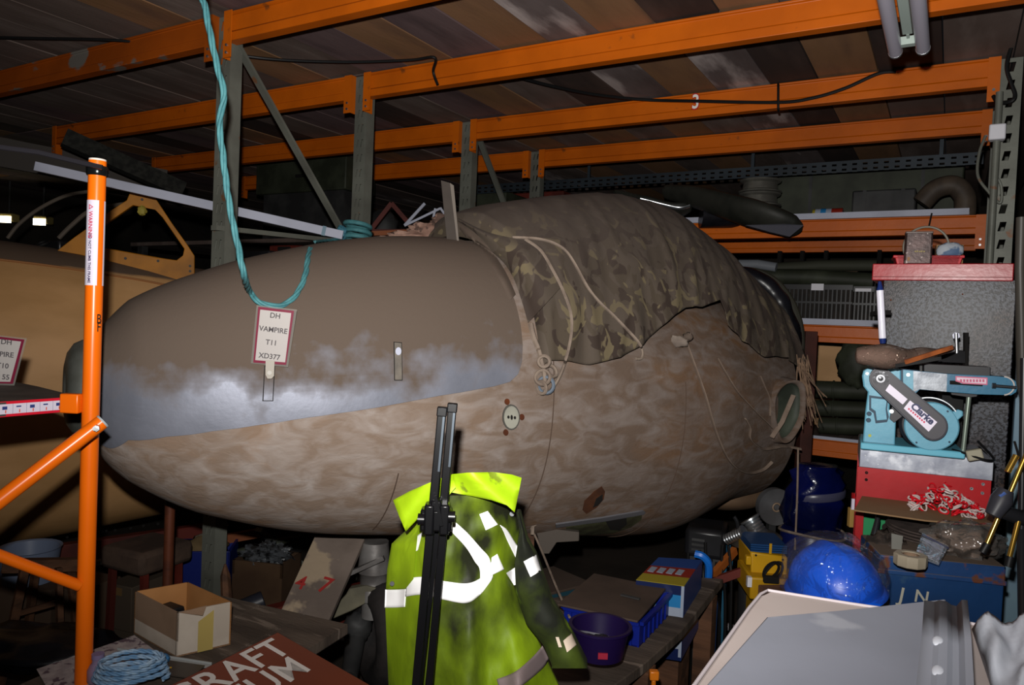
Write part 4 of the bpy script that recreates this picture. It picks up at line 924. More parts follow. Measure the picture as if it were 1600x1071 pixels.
on_plank('4', 470, 912, 24, -8); on_plank('7', 508, 916, 28, -14)
# undercarriage leg
t = thing('undercarriage_leg', 'silver undercarriage leg and grey bracket under the hull, left of the yellow jacket', 'landing gear', Matrix.Translation(P(580, 900, 2.75)))
m_oleo = mat('oleo_silver', '#8d8a88', '#6a6664', 8, .4, .5, .2)
B().lathe([(.05, 0), (.055, -.06), (.06, -.11), (.05, -.12), (.048, -.16), (.058, -.17), (.058, -.21), (.04, -.22), (.04, -.28), (0, -.28)], P(586, 846, 2.75), UP, 24, capa=True).out('oleo', m_oleo, t, smooth=50)
b = B(FR(575, 935, 2.7, yaw=-5)); b.pext([(545, 921), (572, 916), (588, 920), (588, 934), (550, 955), (520, 968), (512, 960), (540, 930)], 0, .04); b.out('bracket', mat('bracket_grey', '#77725f', '#5d594c', 6, .7, .2, .3), t, bevel=.004)
B().bar(P(545, 897, 2.66), P(600, 872, 2.66), .02, .014).out('link', m_oleo, t)
B(FR(556, 985, 2.75)).ell((0, 0.02, 0), .055, .05, .06, 18, 12, .25, 4).out('hub_casting', m_dgrey, t, smooth=80)
B().cyl(P(556, 1000, 2.75), P(545, 1060, 2.6), .035, .03, 16).out('lower_tube', m_dgrey, t)
B().cyl(P(556, 850, 2.8)+UP*.0, P(556, 850, 2.8)+UP*.05, .03, seg=12).out('top_pin', m_dgrey, t)
tag(B(FR(600, 1000, 2.65, yaw=20)).torus((0, .1, -.02), .14, .055, (1, .15, 0), 32, 14).out('tyre', mat('tyre_dark', '#2b2726', '#1d1b1b', 12, .8, 0, .4), smooth=80), 'dark dusty tyre standing under the hull beside the jacket', 'tyre')

# ------------------------------------------------------------------ left bench with box, map, rope and sign
zB = .62
bench = thing('workbench', 'rough grey wooden bench top at the bottom left, carrying the cardboard box', 'bench', Matrix.Translation((0, 0, 0)) @ Matrix.Translation(onz(200, 1040, zB)-Vector((0, 0, zB))))
m_bench = mat('bench_wood', '#51463d', '#3b322b', 3, .85, 0, .5, 25, stretch=(1, 5, 1), c3='#6b5f55', c3w=(.6, .66))
P0 = [onz(u, v, zB) for u, v in ((-60, 1090), (210, 985), (300, 955), (420, 985), (600, 1080), (600, 1250), (-60, 1250))]
fr, bk = onz(20, 1075, zB), onz(270, 965, zB)
dirb = (bk-fr).normalized(); perp = Vector((dirb.y, -dirb.x, 0))
if perp.dot(RV) < 0: perp = -perp
for k in range(5):
    o_ = fr-dirb*.15+perp*(k*.155); B().ext([o_, o_+dirb*(.80 if k < 3 else .45), o_+dirb*(.80 if k < 3 else .45)+perp*.15, o_+perp*.15], (0, 0, -.03)).out('plank', m_bench, bench, bevel=.003)
for s_, k in ((.0, .05), (.0, .7), (.75, .05), (.75, .6)):
    o_ = fr-dirb*.08+dirb*s_*(.9 if k < .3 else .35)+perp*k; B().box(o_.x-.03, o_.x+.03, o_.y-.03, o_.y+.03, 0, zB-.03).out('leg', m_brownw, bench)
# cardboard box: corners seen at (204,918) (280,903) (361,937) (276,1026 bottom front)
zb = zB+.002
f_ = onz(275, 1028, zb); l_ = onz(209, 990, zb); r_ = onz(360, 1008, zb)
def up_to(p, v):   # height above p where pixel row v is reached
    lo_, hi_ = 0, 1
    for _ in range(40):
        m_ = (lo_+hi_)/2; q = p+UP*m_-CAM; vv = 535.5+F*q.dot(DN)/q.dot(FW)
        if vv > v: lo_ = m_
        else: hi_ = m_
    return lo_
Hb = up_to(f_, 958)
ex, ey = (r_-f_), (l_-f_); k_ = f_+ex+ey
bx_ = thing('cardboard_box', 'open cardboard box, brown and white with yellow tape, on the bench', 'box', Matrix.Translation(f_))
m_cb = mat('cardboard', '#7a6350', '#6c5745', 6, .85); m_cbw = mat('cardboard_white', '#a79c90', '#93887c', 6, .7); m_cbi = mat('cardboard_inner', '#96683c', '#85592f', 4, .8)
th_ = .004
def wall(a, c, h, mt, name, n_in, zlow=0):
    a, c = Vector(a), Vector(c); n_in = n_in.normalized()*th_
    return B().ext([a+UP*zlow, c+UP*zlow, c+UP*h, a+UP*h], n_in).out(name, mt, bx_)
wall(f_, f_+ey, Hb*.36, m_cbw, 'lower_side', ex); wall(f_, f_+ey, Hb, m_cb, 'side', ex, Hb*.36)
wall(f_, f_+ex, Hb, m_cbw, 'front', ey)
wall(f_+ey, k_, Hb, m_cbi, 'side', -ey); wall(f_+ex, k_, Hb, m_cbi, 'side', -ex)
B().ext([f_, f_+ex, k_, f_+ey], UP*.004).out('bottom', m_cbi, bx_)
n_ = ey.normalized(); a0_ = f_+ex*.38-n_*.0006; a1_ = f_+ex*.66-n_*.0006
B().ext([a0_, a1_, a1_+UP*Hb*.9, a0_+UP*Hb*.7], -n_*.0006).out('tape', mat('tape_yellow', '#93814a', rough=.35), bx_)
c1_ = f_+ex*.02+UP*Hb; b = B(); b.ext([c1_, c1_+ex*.5+UP*.004, c1_+ex*.35-n_*.02-UP*.012], -n_*.002); b.out('torn_flap', m_cb, bx_)
b = B(Matrix.Translation(f_+ey*.62+ex*.35+UP*(Hb*.5))); b.box(-.03, .03, -.025, .025, -Hb*.45, Hb*.25); tag(b.out('black_battery', m_blackpl, bevel=.004), 'small black block inside the cardboard box', 'block')
# map sheet
m_map = mat('map_paper', '#8d8284', '#a59b9a', 30, .6, c3='#5c4c56', c3w=(.56, .6), c3s=45, det=8)
pm = [onz(u, v, zB+.004) for u, v in ((57, 1047), (130, 1022), (210, 994), (248, 1022), (262, 1045), (230, 1062), (190, 1085), (90, 1105))]
tag(B().ext(pm, UP*.0015).out('folded_map', m_map, origin=Matrix.Translation(pm[0])), 'creased printed map sheet lying on the bench in front of the cardboard box', 'map')
# paper/plastic strip tray
a_, c_ = onz(183, 1017, zB+.01), onz(330, 1040, zB+.01); b = B(); wv = (onz(190, 1028, zB+.01)-onz(185, 1017, zB+.01)); 
b.ext([a_, c_, c_+wv*.55, a_+wv*.55], UP*.002)
b.ext([a_, c_, c_+(a_-c_).normalized().cross(UP)*.003, a_+(a_-c_).normalized().cross(UP)*.003], UP*.006)
tag(b.out('plastic_edging', mat('edging_white', '#8d9090', rough=.4), origin=Matrix.Translation(a_)), 'white plastic edging strip lying on the map beside the sign', 'plastic strip')
b = B(); pp = [onz(u, v, zB+.012) for u, v in ((250, 1032), (320, 1042), (300, 1062), (215, 1050))]; t = tag(b.ext(pp, UP*.003).out('leaflet', mat('leaflet', '#3c3530', rough=.4), origin=Matrix.Translation(pp[0])), 'dark leaflet with yellow dots beside the blue rope coil', 'leaflet')
for u, v in ((255, 1048), (266, 1044), (262, 1053), (238, 1045)): q = onz(u, v, zB+.0155); B().cyl(q, q+UP*.001, .0035, seg=10).out('yellow_dot', mat('dot_yellow', '#b58a1c'), t)
# blue coiled rope
cc_ = onz(205, 1064, zB+.02)
m_brope = mat('rope_blue_white', '#5d82a6', '#8ea6bd', 40, .5, 0, .3, 90)
path = []
for k in range(70):
    a = k*.36; r0 = .058+.012*math.sin(k*.7); path.append(cc_+(RV*math.cos(a)*r0*1.25).xy.to_3d()*1+(FW*math.sin(a)*r0*.75).xy.to_3d()+UP*(.006+.0007*k))
rope(path, .0055, 'blue and white rope coiled on the map at the bottom left', 110, m_brope, 'coiled_rope')
tag(B(Matrix.Translation(onz(255, 1034, zB+.02))).ell((0, 0, .008), .018, .014, .012, 14, 8, .5, 6).out('rope_whipping', mat('rope_end_blue', '#2e5f8a', rough=.7), smooth=80), 'small blue rope knot above the coiled rope', 'knot')
M_ = Matrix.Translation(onz(152, 1066, zB+.01)); t = thing('glass_bottle', 'small lilac-tinted clear bottle at the foot of the orange upright', 'bottle', M_)
B(M_).lathe([(.018, 0), (.022, .005), (.022, .03), (.016, .042), (.012, .046), (.012, .056), (0, .056)], (0, 0, 0), UP, 22, capa=True).out('body', mat('lilac_glass', '#8c7c98', rough=.08, alpha=.65), t, smooth=60)
B(M_).lathe([(.0135, .056), (.0135, .066), (0, .066)], (0, 0, 0), UP, 18, capa=True).out('cap', mat('cap_lilac', '#75698a', rough=.3), t)

# museum sign
m_sign = mat('sign_brown', '#5a2410', '#52210d', 3, .4); m_sl = mat('sign_letters', '#a8a29f', rough=.5)
S0 = onz(434, 988, .80)
S1 = onz(262, 1073, .80); S2 = min((P(584, 1073, 1.2+.01*k_s) for k_s in range(120)), key=lambda p: abs((S1-S0).normalized().dot((p-S0).normalized())))
xs = (S0-S1).normalized(); ys0 = (S0-S2); ys = (ys0-xs*ys0.dot(xs)).normalized(); zs = xs.cross(ys)
if zs.z < 0: zs = -zs
MS = Matrix((xs, ys, zs)).transposed().to_4x4(); MS.translation = S0
sg = thing('museum_sign', 'brown sign board with white lettering lying tilted at the bottom edge', 'sign', MS)
def q2s(u, v):
    d = dirv(u, v); t_ = (S0-CAM).dot(zs)/d.dot(zs); return MS.inverted() @ (CAM+d*t_)
ws, hs_ = 1.5, .62
c2_ = q2s(584, 1073)
b = B(MS); b.box(-ws, 0, -.75, 0, -.012, 0)
b.out('board', m_sign, sg, bevel=.002)
B(MS).box(-ws, 0, -.75, -.745, -.013, .001).out('edge', m_sl, sg)
# line 1 'AIRCRAFT', line 2 'MUSEUM'; right ends at the photographed positions
e1_ = q2s(440, 1010); l1t = q2s(428, 1003); l1b = q2s(445, 1022); h1 = abs(l1t.y-l1b.y)
e2_ = q2s(473, 1040); 
pT = q2s(435, 1013); pM = q2s(462, 1043)
size = h1/.72
def stx(st, xr_, yc, sz):
    M_ = MS @ Matrix.Translation((xr_, yc, .0008)); text(st, sz, M_, m_sl, sg, 'lettering', .0005, ax='RIGHT', bold=.0008, spc=1.05)
SIGN_DBG = (pT, pM, h1, c2_)
stx('AIRCRAFT', pT.x+.016, pT.y, size*1.4)
stx('MUSEUM', pM.x+.02, pM.y, size*1.4)
for k in (-.25, -1.0):
    q = MS @ Vector((k, -.3, -.012)); B().box(q.x-.03, q.x+.03, q.y-.03, q.y+.03, zB-.03 if k > -.5 else 0, q.z-.03).out('prop_block', m_brownw, sg)

# ------------------------------------------------------------------ hi-vis jacket
DJ = 1.55
MJ = FR(730, 900, DJ, yaw=-4); kJ = DJ/F
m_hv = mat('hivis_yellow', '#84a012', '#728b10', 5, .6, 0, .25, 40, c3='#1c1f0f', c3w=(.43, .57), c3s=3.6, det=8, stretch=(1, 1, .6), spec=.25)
m_hvd = mat('hivis_dark', '#3f4d10', '#14170e', 7, .8, 0, .3, 40, c3='#66800f', c3w=(.6, .7), det=8, lo=.38, hi=.6)  # darker, blotchy hi-vis cloth for the sleeve
m_hvn = mat('hivis_collar', '#96b812', '#84a410', 4, .5, 0, .2, 40, c3='#6c7d1c', c3w=(.66, .7), c3s=16)
m_refl = mat('reflective_tape', '#ffffff', rough=.25, spec=.9, sheen=0)
m_reflg = mat('reflective_tape_unlit', '#7a6c6c', rough=.6)  # same tape out of the flash: its unlit look is put into the grey
jk = thing('hivis_jacket', 'yellow high-visibility jacket with white reflective bands hung beside the black tripod', 'jacket', MJ)
bj = B(MJ)
Lc = [(v, u) for u, v in ((640, 775), (634, 830), (612, 850), (605, 890), (602, 948), (604, 999), (607, 1071), (609, 1130))]
Rc = [(v, u) for u, v in ((804, 775), (804, 801), (812, 826), (800, 905), (812, 945), (835, 990), (872, 1071), (892, 1130))]
def edgeu(tab, v): return lerp(v, [a for a, _ in tab], [c for _, c in tab])
folds = [(690, .030, 34, -.05), (745, -.028, 28, .10), (800, .02, 30, .2)]
def jy(u, v):
    """front surface depth of the jacket body (local y, metres)"""
    l_, r2 = edgeu(Lc, v), edgeu(Rc, v); t_ = max(0, min(1, (u-l_)/(r2-l_)))
    y = .11*(2*t_-1)**2-.05
    dv = (v-780)/300
    y += .012*math.sin((u+dv*60)*.07)*min(1, max(0, dv+.2))*1.2
    y += .02*math.exp(-((u-(742+dv*20))/16)**2)*min(1, max(0, dv*3))
    y -= .016*math.exp(-((u-(765+dv*50))/14)**2)*min(1, max(0, dv*2))
    y += .010*noise.noise(Vector((u*.02, v*.02, 1)))+.005*noise.noise(Vector((u*.06, v*.03, 4)))
    return y
def jgrid(tabL, tabR, v0, v1, nv, nu, fy, mt, name, parent=jk, thick=.012):
    b = B(MJ); F_ = []; K = []
    for i in range(nv+1):
        v = v0+(v1-v0)*i/nv; l_, r2 = edgeu(tabL, v), edgeu(tabR, v)
        F_.append([b.px(l_+(r2-l_)*k/nu, v, fy(l_+(r2-l_)*k/nu, v)) for k in range(nu+1)])
    n = nu+1
    vs = [p for r0 in F_ for p in r0]; m_ = len(vs); vs2 = [p+Vector((0, thick, 0)) for p in vs]
    fs = [(i*n+k, (i+1)*n+k, (i+1)*n+k+1, i*n+k+1) for i in range(nv) for k in range(nu)]
    fb = [tuple(x+m_ for x in reversed(f)) for f in fs]
    rim = [i*n for i in range(nv+1)]+[nv*n+k for k in range(1, nu+1)]+[i*n+nu for i in range(nv-1, -1, -1)]+[k for k in range(nu-1, 0, -1)]
    fr_ = [(rim[i], rim[(i+1) % len(rim)], rim[(i+1) % len(rim)]+m_, rim[i]+m_) for i in range(len(rim))]
    b.add(vs+vs2, fs+fb+fr_); return b.out(name, mt, parent, smooth=70)
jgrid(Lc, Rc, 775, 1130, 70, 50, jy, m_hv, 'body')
# hood of the jacket: back bulk so it is not paper thin
b = B(MJ); b.ell((0, .12, -.06), .10, .07, .20, 20, 14, .1, 2).out('lining', mat('lining_dark', '#3c4710', rough=.9), jk, smooth=80)
def jpoly(poly, off, mt, name, fy=jy, thick=.003, sub=6):
    """patch following the jacket surface"""
    cu_ = sum(p[0] for p in poly)/len(poly); cv_ = sum(p[1] for p in poly)/len(poly); pp = []
    for i in range(len(poly)):
        a, c = poly[i], poly[(i+1) % len(poly)]; m_ = max(1, int(math.hypot(a[0]-c[0], a[1]-c[1])/6))
        for k in range(m_): pp.append((a[0]+(c[0]-a[0])*k/m_, a[1]+(c[1]-a[1])*k/m_))
    b = B(MJ); R_ = []
    for o, f in [(off-thick, 1)]+[(off, 1-(k)/sub) for k in range(sub)]:
        R_.append([b.px(cu_+(u-cu_)*f, cv_+(v-cv_)*f, fy(cu_+(u-cu_)*f, cv_+(v-cv_)*f)-o) for u, v in pp])
    b.rings(R_, True, False, True); return b.out(name, mt, jk, smooth=70)
def band(top_, bot_, off, mt, name, fy=jy, nseg=8):
    """strip between two pixel polylines, following the cloth"""
    A = spline([Vector((u, v, 0)) for u, v in top_], nseg); Bb = spline([Vector((u, v, 0)) for u, v in bot_], nseg); n_ = len(A)
    b = B(MJ); rows_ = []
    for i in range(n_):
        j = i*(len(Bb)-1)/(n_-1); j0 = int(j); q = Bb[j0].lerp(Bb[min(j0+1, len(Bb)-1)], j-j0); row = []
        for k in range(7):
            p = A[i].lerp(q, k/6); row.append(b.px(p.x, p.y, fy(p.x, p.y)-off))
        rows_.append(row)
    vs = [p for r0 in rows_ for p in r0]; m_ = len(vs)
    fs = [(i*7+k, i*7+k+1, (i+1)*7+k+1, (i+1)*7+k) for i in range(n_-1) for k in range(6)]
    b.add(vs, fs); o = b.out(name, mt, jk, smooth=80); sm = o.modifiers.new('th', 'SOLIDIFY'); sm.thickness = .0015; return o
RO = .004
band([(635, 905), (660, 902), (695, 909), (730, 912), (752, 903), (764, 888), (770, 870)], [(633, 933), (660, 930), (695, 938), (728, 943), (748, 932), (762, 915), (770, 904)], RO, m_refl, 'reflective_band')
band([(602, 922), (618, 922), (634, 921)], [(601, 950), (616, 950), (632, 949)], RO, m_refl, 'reflective_band')
band([(706, 812), (730, 833), (752, 858), (765, 875), (768, 900)], [(704, 830), (728, 856), (742, 878), (750, 892), (750, 930)], RO+.001, m_refl, 'shoulder_tape')
jpoly([(749, 804), (762, 799), (778, 820), (759, 829)], RO, m_refl, 'shoulder_tape')
band([(782, 821), (792, 828), (805, 848), (818, 868), (826, 884)], [(786, 828), (793, 845), (804, 868), (811, 885), (822, 890)], RO-.001, m_refl, 'shoulder_tape')
jpoly([(768, 872), (777, 866), (788, 890), (767, 900)], RO, m_refl, 'reflective_band')
jpoly([(791, 896), (808, 885), (816, 912), (803, 915)], RO, m_refl, 'reflective_band')
jpoly([(809, 884), (814, 881), (822, 898), (818, 902)], RO, m_refl, 'reflective_band')
jpoly([(646, 864), (651, 838), (660, 832), (653, 860)], RO, m_refl, 'shoulder_tape')
band([(776, 1062), (805, 1050), (832, 1028), (848, 1010)], [(782, 1085), (815, 1072), (848, 1045), (858, 1030)], RO, m_reflg, 'hem_tape')
# collar
def cy(u, v): return -.075+.00035*abs(u-715)+.010*math.sin(u*.09+v*.05)+.006*math.sin(u*.21)-(.02 if v > 770 else 0)
CL = [(v, u) for u, v in ((700, 741), (668, 756), (614, 782), (622, 806), (634, 831))]
colL = [(614, 782), (640, 768), (668, 756), (690, 747), (707, 742), (712, 762), (700, 776), (676, 792), (652, 812), (634, 831), (624, 808)]
colR = [(700, 742), (730, 739), (770, 738), (800, 742), (815, 747), (811, 768), (804, 801), (792, 790), (768, 782), (738, 776), (706, 770)]
jpoly(colL, 0.0, m_hvn, 'collar', fy=lambda u, v: -.085+.012*math.sin(u*.08+v*.06)+.0004*abs(u-700), thick=.012)
jpoly(colR, 0.0, m_hvn, 'collar', fy=lambda u, v: -.072+.012*math.sin(u*.07-v*.08)+.0003*abs(u-740), thick=.012)
# side panel left, sleeve right
jpoly([(634, 830), (612, 850), (605, 890), (603, 921), (634, 920), (646, 905), (650, 860), (655, 815)], .008, m_hv, 'front_panel', thick=.012)
SL = [(v, u) for u, v in ((806, 800), (812, 830), (804, 880), (806, 925), (822, 975), (850, 1010), (862, 1040))]
SR = [(v, u) for u, v in ((812, 800), (824, 845), (838, 870), (850, 905), (863, 942), (894, 992), (918, 1040))]
def sy(u, v):
    l_, r2 = edgeu(SL, v), edgeu(SR, v); t_ = max(-.1, min(1.1, (u-l_)/(max(4, r2-l_)))); return -.01-.045*math.sqrt(max(0, 1-(2*t_-1)**2))+.006*math.sin(v*.09+u*.05)
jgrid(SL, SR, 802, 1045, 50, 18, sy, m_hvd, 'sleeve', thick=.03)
jpoly([(818, 878), (838, 867), (846, 892), (829, 902)], .004, m_refl, 'sleeve_band', fy=sy)
jpoly([(880, 1002), (893, 990), (901, 1008), (886, 1020)], .004, mat('refl_cuff', '#c9b8a6', rough=.4), 'sleeve_band', fy=sy)
jpoly([(868, 996), (873, 996), (878, 1012), (873, 1012)], .006, mat('refl_cuff', '#c9b8a6'), 'sleeve_band', fy=sy)
for u, v in ((800, 803), (831, 864), (613, 912)): 
    b = B(MJ); p_ = b.px(u, v, jy(u, v)-.016); b.cyl(p_, p_+Vector((0, -.003, 0)), .005, seg=12).out('popper', m_steel, jk)
# black inside hook holding jacket
# ------------------------------------------------------------------ folded black tripod
MTp = FR(682, 815, 1.42, yaw=2); tp = thing('tripod', 'folded black tripod standing upright in front of the yellow jacket', 'tripod', MTp)
m_tb = mat('tripod_black', '#0b0b0d', rough=.28); m_ts = mat('tripod_strip', '#4a525a', rough=.3, metal=.4)
b0 = B(MTp)
def leg(a, c, w_, y, nm='leg', parent=tp):
    A_, C_ = b0.px(*a, y), b0.px(*c, y); o = B(MTp).bar(A_, C_, w_, w_*.8, (0, 1, 0)).out(nm, m_tb, parent, bevel=.002); return o, A_, C_
gz = -MTp.translation.z
def ext_leg(a, c, w_, y):
    A_, C_ = b0.px(*a, y), b0.px(*c, y); d = (C_-A_); t_ = (gz-A_.z)/d.z; C2 = A_+d*t_
    return B(MTp).bar(A_, C2, w_, w_*.8, (0, 1, 0)).out('leg', m_tb, tp, bevel=.002), A_, C2
for (a, c, y, w_) in (((691, 641), (677, 790), -.012, .0165), ((707, 635), (693, 790), .006, .0165)):
    o, A_, C_ = leg(a, c, w_, y, 'upper_leg')
    d = (C_-A_).normalized(); B(MTp).bar(A_+d*.012+Vector((.0045, -w_*.41, 0)), A_+d*.115+Vector((.0045, -w_*.41, 0)), .004, .0012, (0, 1, 0)).out('grey_strip', m_ts, o)
    B(MTp).bar(A_-d*.006, A_+d*.012, w_*1.15, w_*.95, (0, 1, 0)).out('end_cap', m_tb, o, bevel=.002)
ext_leg((672, 830), (650, 1071), .0155, -.006); ext_leg((693, 828), (676, 1010), .0145, .010); ext_leg((683, 830), (655, 1071), .012, .03)
for u0, v0, u1, v1, y in ((656, 798, 706, 832, -.02), (662, 790, 678, 838, -.026), (686, 790, 702, 838, -.022), (672, 783, 690, 802, -.024)):
    B(MTp).pbox(u0, v0, u1, v1, y, y+.035).out('clamp_block', m_tb, tp, bevel=.004)
for u, v in ((658, 812), (706, 808)): 
    b = B(MTp); p_ = b.px(u, v, -.02); b.cyl(p_-Vector((.006, 0, 0)), p_+Vector((.006, 0, 0)), .011, seg=14).out('clamp_knob', m_tb, tp)
B(MTp).bar(b0.px(680, 775, -.03), b0.px(690, 822, -.03), .006, .004, (0, 1, 0)).out('lever', m_tb, tp)

# ------------------------------------------------------------------ right-hand side: cabinet
DCB = 2.62; MC = FR(1476, 640, DCB, yaw=-31); gC = -MC.translation.z
m_spk = mat('speckled_steel', '#3f4147', '#33353b', 26, .5, .55, .25, 120, c3='#1a1615', c3w=(.54, .57), c3s=75, det=6, dust=None)
m_spr = mat('speckled_rusty', '#43464e', '#38281f', 4, .33, 0, .10, 200, c3='#141116', c3w=(.48, .53), c3s=95, det=9, lo=.5, hi=.62, spec=.13)
cab = thing('metal_cabinet', 'grey speckled rusty steel cabinet with a red painted lid, right side', 'cabinet', MC)
b = B(MC); x0 = b.px(1369, 640).x; x1 = b.px(1577, 640).x; zt2 = b.px(1476, 437).z
b.box(x0, x1, 0, .34, gC+.05, zt2); b.out('body', m_spr, cab, bevel=.003)
b = B(MC); xl0 = b.px(1363, 425, -.012).x; xl1 = b.px(1584, 425, -.012).x; zl = b.px(1476, 412, -.012).z; zl0 = b.px(1476, 439, -.012).z
b.box(xl0, xl1, -.014, .35, zl0, zl); b.out('lid', mat('cabinet_red', '#a01a24', '#8c141e', 5, .28, 0, .1, 40, c3='#5c1014', c3w=(.7, .72), c3s=40), cab, bevel=.003)
B(MC).box(xl0, xl1, -.016, -.014, zl0+.012, zl0+.014).out('lid_fold', mat('fold_dark', '#5d0d12'), cab)
b = B(MC); 
for dx in (.02, x1-x0-.04): B(MC).box(x0+dx, x0+dx+.03, .02, .3, gC, gC+.05).out('foot', m_blk, cab)
for u, v in ((1392, 469), (1504, 460)): p_ = b.px(u, v, 0); B(MC).cyl(p_, p_+Vector((0, -.001, 0)), .003, seg=8).out('screw_hole', m_rust, cab)
# white tube with blue ends at its left edge
M_ = FR(1377, 490, 2.52, yaw=-20); t = thing('strip_torch', 'upright white tube with dark blue ends clipped to the left edge of the cabinet', 'tube', M_); b0 = B(M_)
m_tubew = mat('gloss_white', '#e6e4f2', rough=.12); m_navy = mat('navy_plastic', '#1a2c66', rough=.3)
B(M_).cyl(b0.px(1375, 454), b0.px(1379, 529), .0115, seg=20).out('tube', m_tubew, t, smooth=60)
B(M_).tube([b0.px(1374.5, 440), b0.px(1375, 448), b0.px(1375, 454)], 0, 16, [.005, .008, .0115]).out('end_cap', m_navy, t, smooth=60)
B(M_).tube([b0.px(1379, 529), b0.px(1379.5, 537)], 0, 16, [.0115, .009]).out('end_cap', m_navy, t, smooth=60)
B(M_).box(-.006, .03, .0, .30, -.004, .012).out('clip', m_slot, t)
# things on the lid
zlid = MC.translation.z+zl
def onlid(u, y=.05):
    b = B(MC); p = b.px(u, 412, y); return MC @ Vector((p.x, y, zl))
kL = 2.62/F
M_ = Matrix.Translation(onlid(1434, .03)) @ Matrix.Rotation(YAW+math.radians(-24), 4, 'Z')
t = thing('tin_box', 'dark brown speckled tin standing on the red cabinet lid', 'tin', M_)
b = B(M_); w_ = 19.5*kL; b.box(-w_, w_, 0, .05, 0, 53*kL); b.out('body', mat('tin_brown', '#4a3a38', '#332726', 20, .4, .3, .2, c3='#7c706c', c3w=(.62, .66), c3s=60), t, bevel=.006)
B(M_).box(-w_*1.02, w_*1.02, -.001, .051, 50*kL, 53.5*kL).out('lid', mat('tin_lid', '#5a5050', '#6e6460', 20, .3, .4), t, bevel=.003)
b = B(M_)
for k_, (w0_, h0_) in enumerate(((.005, .005), (.004, .006), (.006, .004), (.004, .006), (.005, .005))): B(M_).box(-.012+k_*.0068, -.012+k_*.0068+w0_, -.0008, 0, 20*kL, 20*kL+h0_).out('worn_print', mat('gold_print', '#8a7a40', rough=.5), t)
B(M_).box(-.034, -.026, -.0008, 0, 6*kL, 12*kL).out('worn_print', mat('tan_print', '#8a6440', rough=.6), t)
M_ = Matrix.Translation(onlid(1450, .14)) @ Matrix.Rotation(YAW+math.radians(-24), 4, 'Z')
t = thing('red_tray', 'red plastic tray behind the brown tin on the cabinet lid', 'tray', M_); k = 2.72/F
m_rt = mat('tray_red', '#b3222c', rough=.45)
b = B(M_); b.rings([[Vector((sx_*x_*k, y_, z_*k)) for sx_, y_ in ((-1, 0), (1, 0), (1, .13), (-1, .13))] for x_, z_ in ((43, 0), (47, 15), (50, 15), (50, 19), (45, 19), (41, 2))], True, True, True); b.out('tray_body', m_rt, t, bevel=.002)
M_ = Matrix.Translation(onlid(1450, .20)) @ Matrix.Rotation(YAW+math.radians(-24), 4, 'Z')
b = B(M_); b.torus((-.01, .0, .012+.07), .075, .0045, (0, 1, 0), 36, 8); t = tag(b.out('wire_hoop', mat('hoop_grey2', '#6f6a60', rough=.4), smooth=80), 'thin grey wire hoop standing in the red tray behind the tin', 'hoop')
M_ = Matrix.Translation(onlid(1483, .17)+UP*.045) @ Matrix.Rotation(YAW+math.radians(-24), 4, 'Z'); t = thing('paper_packet', 'crumpled blue and white packet sticking out of the red tray', 'packet', M_)
b = B(M_); b.ell((0, 0, .018), .045, .02, .03, 16, 10, .3, 4); b.out('packet', mat('packet_white', '#9aa0a8', '#4a5f7c', 9, .6, lo=.48, hi=.52), t, smooth=80)
M_ = Matrix.Translation(onlid(1483, .25)) @ Matrix.Rotation(YAW+math.radians(-24), 4, 'Z'); simple('small_carton', 'small tan carton behind the packet on the cabinet', 'carton', B(M_).box(-.045, .045, 0, .05, 0, .095), mat('card_tan', '#8a6a48', rough=.8), M_, bevel=.002)

# ------------------------------------------------------------------ red stand with galvanised top
DS = 2.2; MSd = FR(1446, 760, DS, yaw=-24); gS = -MSd.translation.z; sb = B(MSd)
xa, xb = sb.px(1343, 720).x, sb.px(1552, 735).x
z_t, z_m = sb.px(1446, 709).z, sb.px(1446, 741).z; z_r = sb.px(1446, 790).z
st = thing('machine_stand', 'red steel stand with a galvanised top and bolt holes, carrying the blue sanding machine', 'stand', MSd)
m_galv = mat('galvanised', '#9fa3ad', '#7f8390', 16, .4, .35, .1, 40, c3='#b9bcc4', c3w=(.58, .7), c3s=22)
B(MSd).box(xa, xb, 0, .33, z_m, z_t).out('top', m_galv, st, bevel=.002)
B(MSd).box(xa-.004, xb-.002, .004, .016, z_r-.03, z_m).out('front_panel', m_red, st, bevel=.001)
B(MSd).box(xa-.006, xa+.020, .006, .016, gS, z_r).box(xa-.006, xa-.001, .006, .05, gS, z_r).out('leg', m_red, st)
B(MSd).box(xb-.03, xb-.002, .006, .016, gS, z_r).out('leg', m_red, st)
for x in (xa, xb-.03): B(MSd).box(x, x+.03, .29, .31, gS, z_m).out('leg', m_red, st)
for u, v in ((1354, 739), (1353.5, 750), (1536, 757), (1535, 771), (1518, 764)):
    p_ = sb.px(u, v, .003); B(MSd).lathe([(.0045, .001), (.0045, -.0015), (.0022, -.0015), (.0022, .001)], p_, (0, 1, 0), 12, True, True).out('bolt_hole', m_steel if u > 1500 else m_slot, st)
for u, v in ((1352, 712), (1440, 722), (1500, 728), (1372, 726)):
    p_ = sb.px(u, v, -.0005); B(MSd).cyl(p_, p_+Vector((0, -.001, 0)), .0018, seg=8).out('rivet', m_steel, st)
M_ = FR(1392, 800, 2.30, yaw=-14); b = B(M_); b.pbox(1348, 767, 1430, 832, 0, .02); gg = -M_.translation.z; x_0 = b.px(1348, 800).x; x_1 = b.px(1430, 800).x
b.box(x_0, x_1, .002, .02, gg, b.px(1390, 832).z)
tag(b.out('green_board', mat('green_board', '#1f7a4a', rough=.6)), 'flat green board standing behind the cardboard sheet under the red stand', 'board')
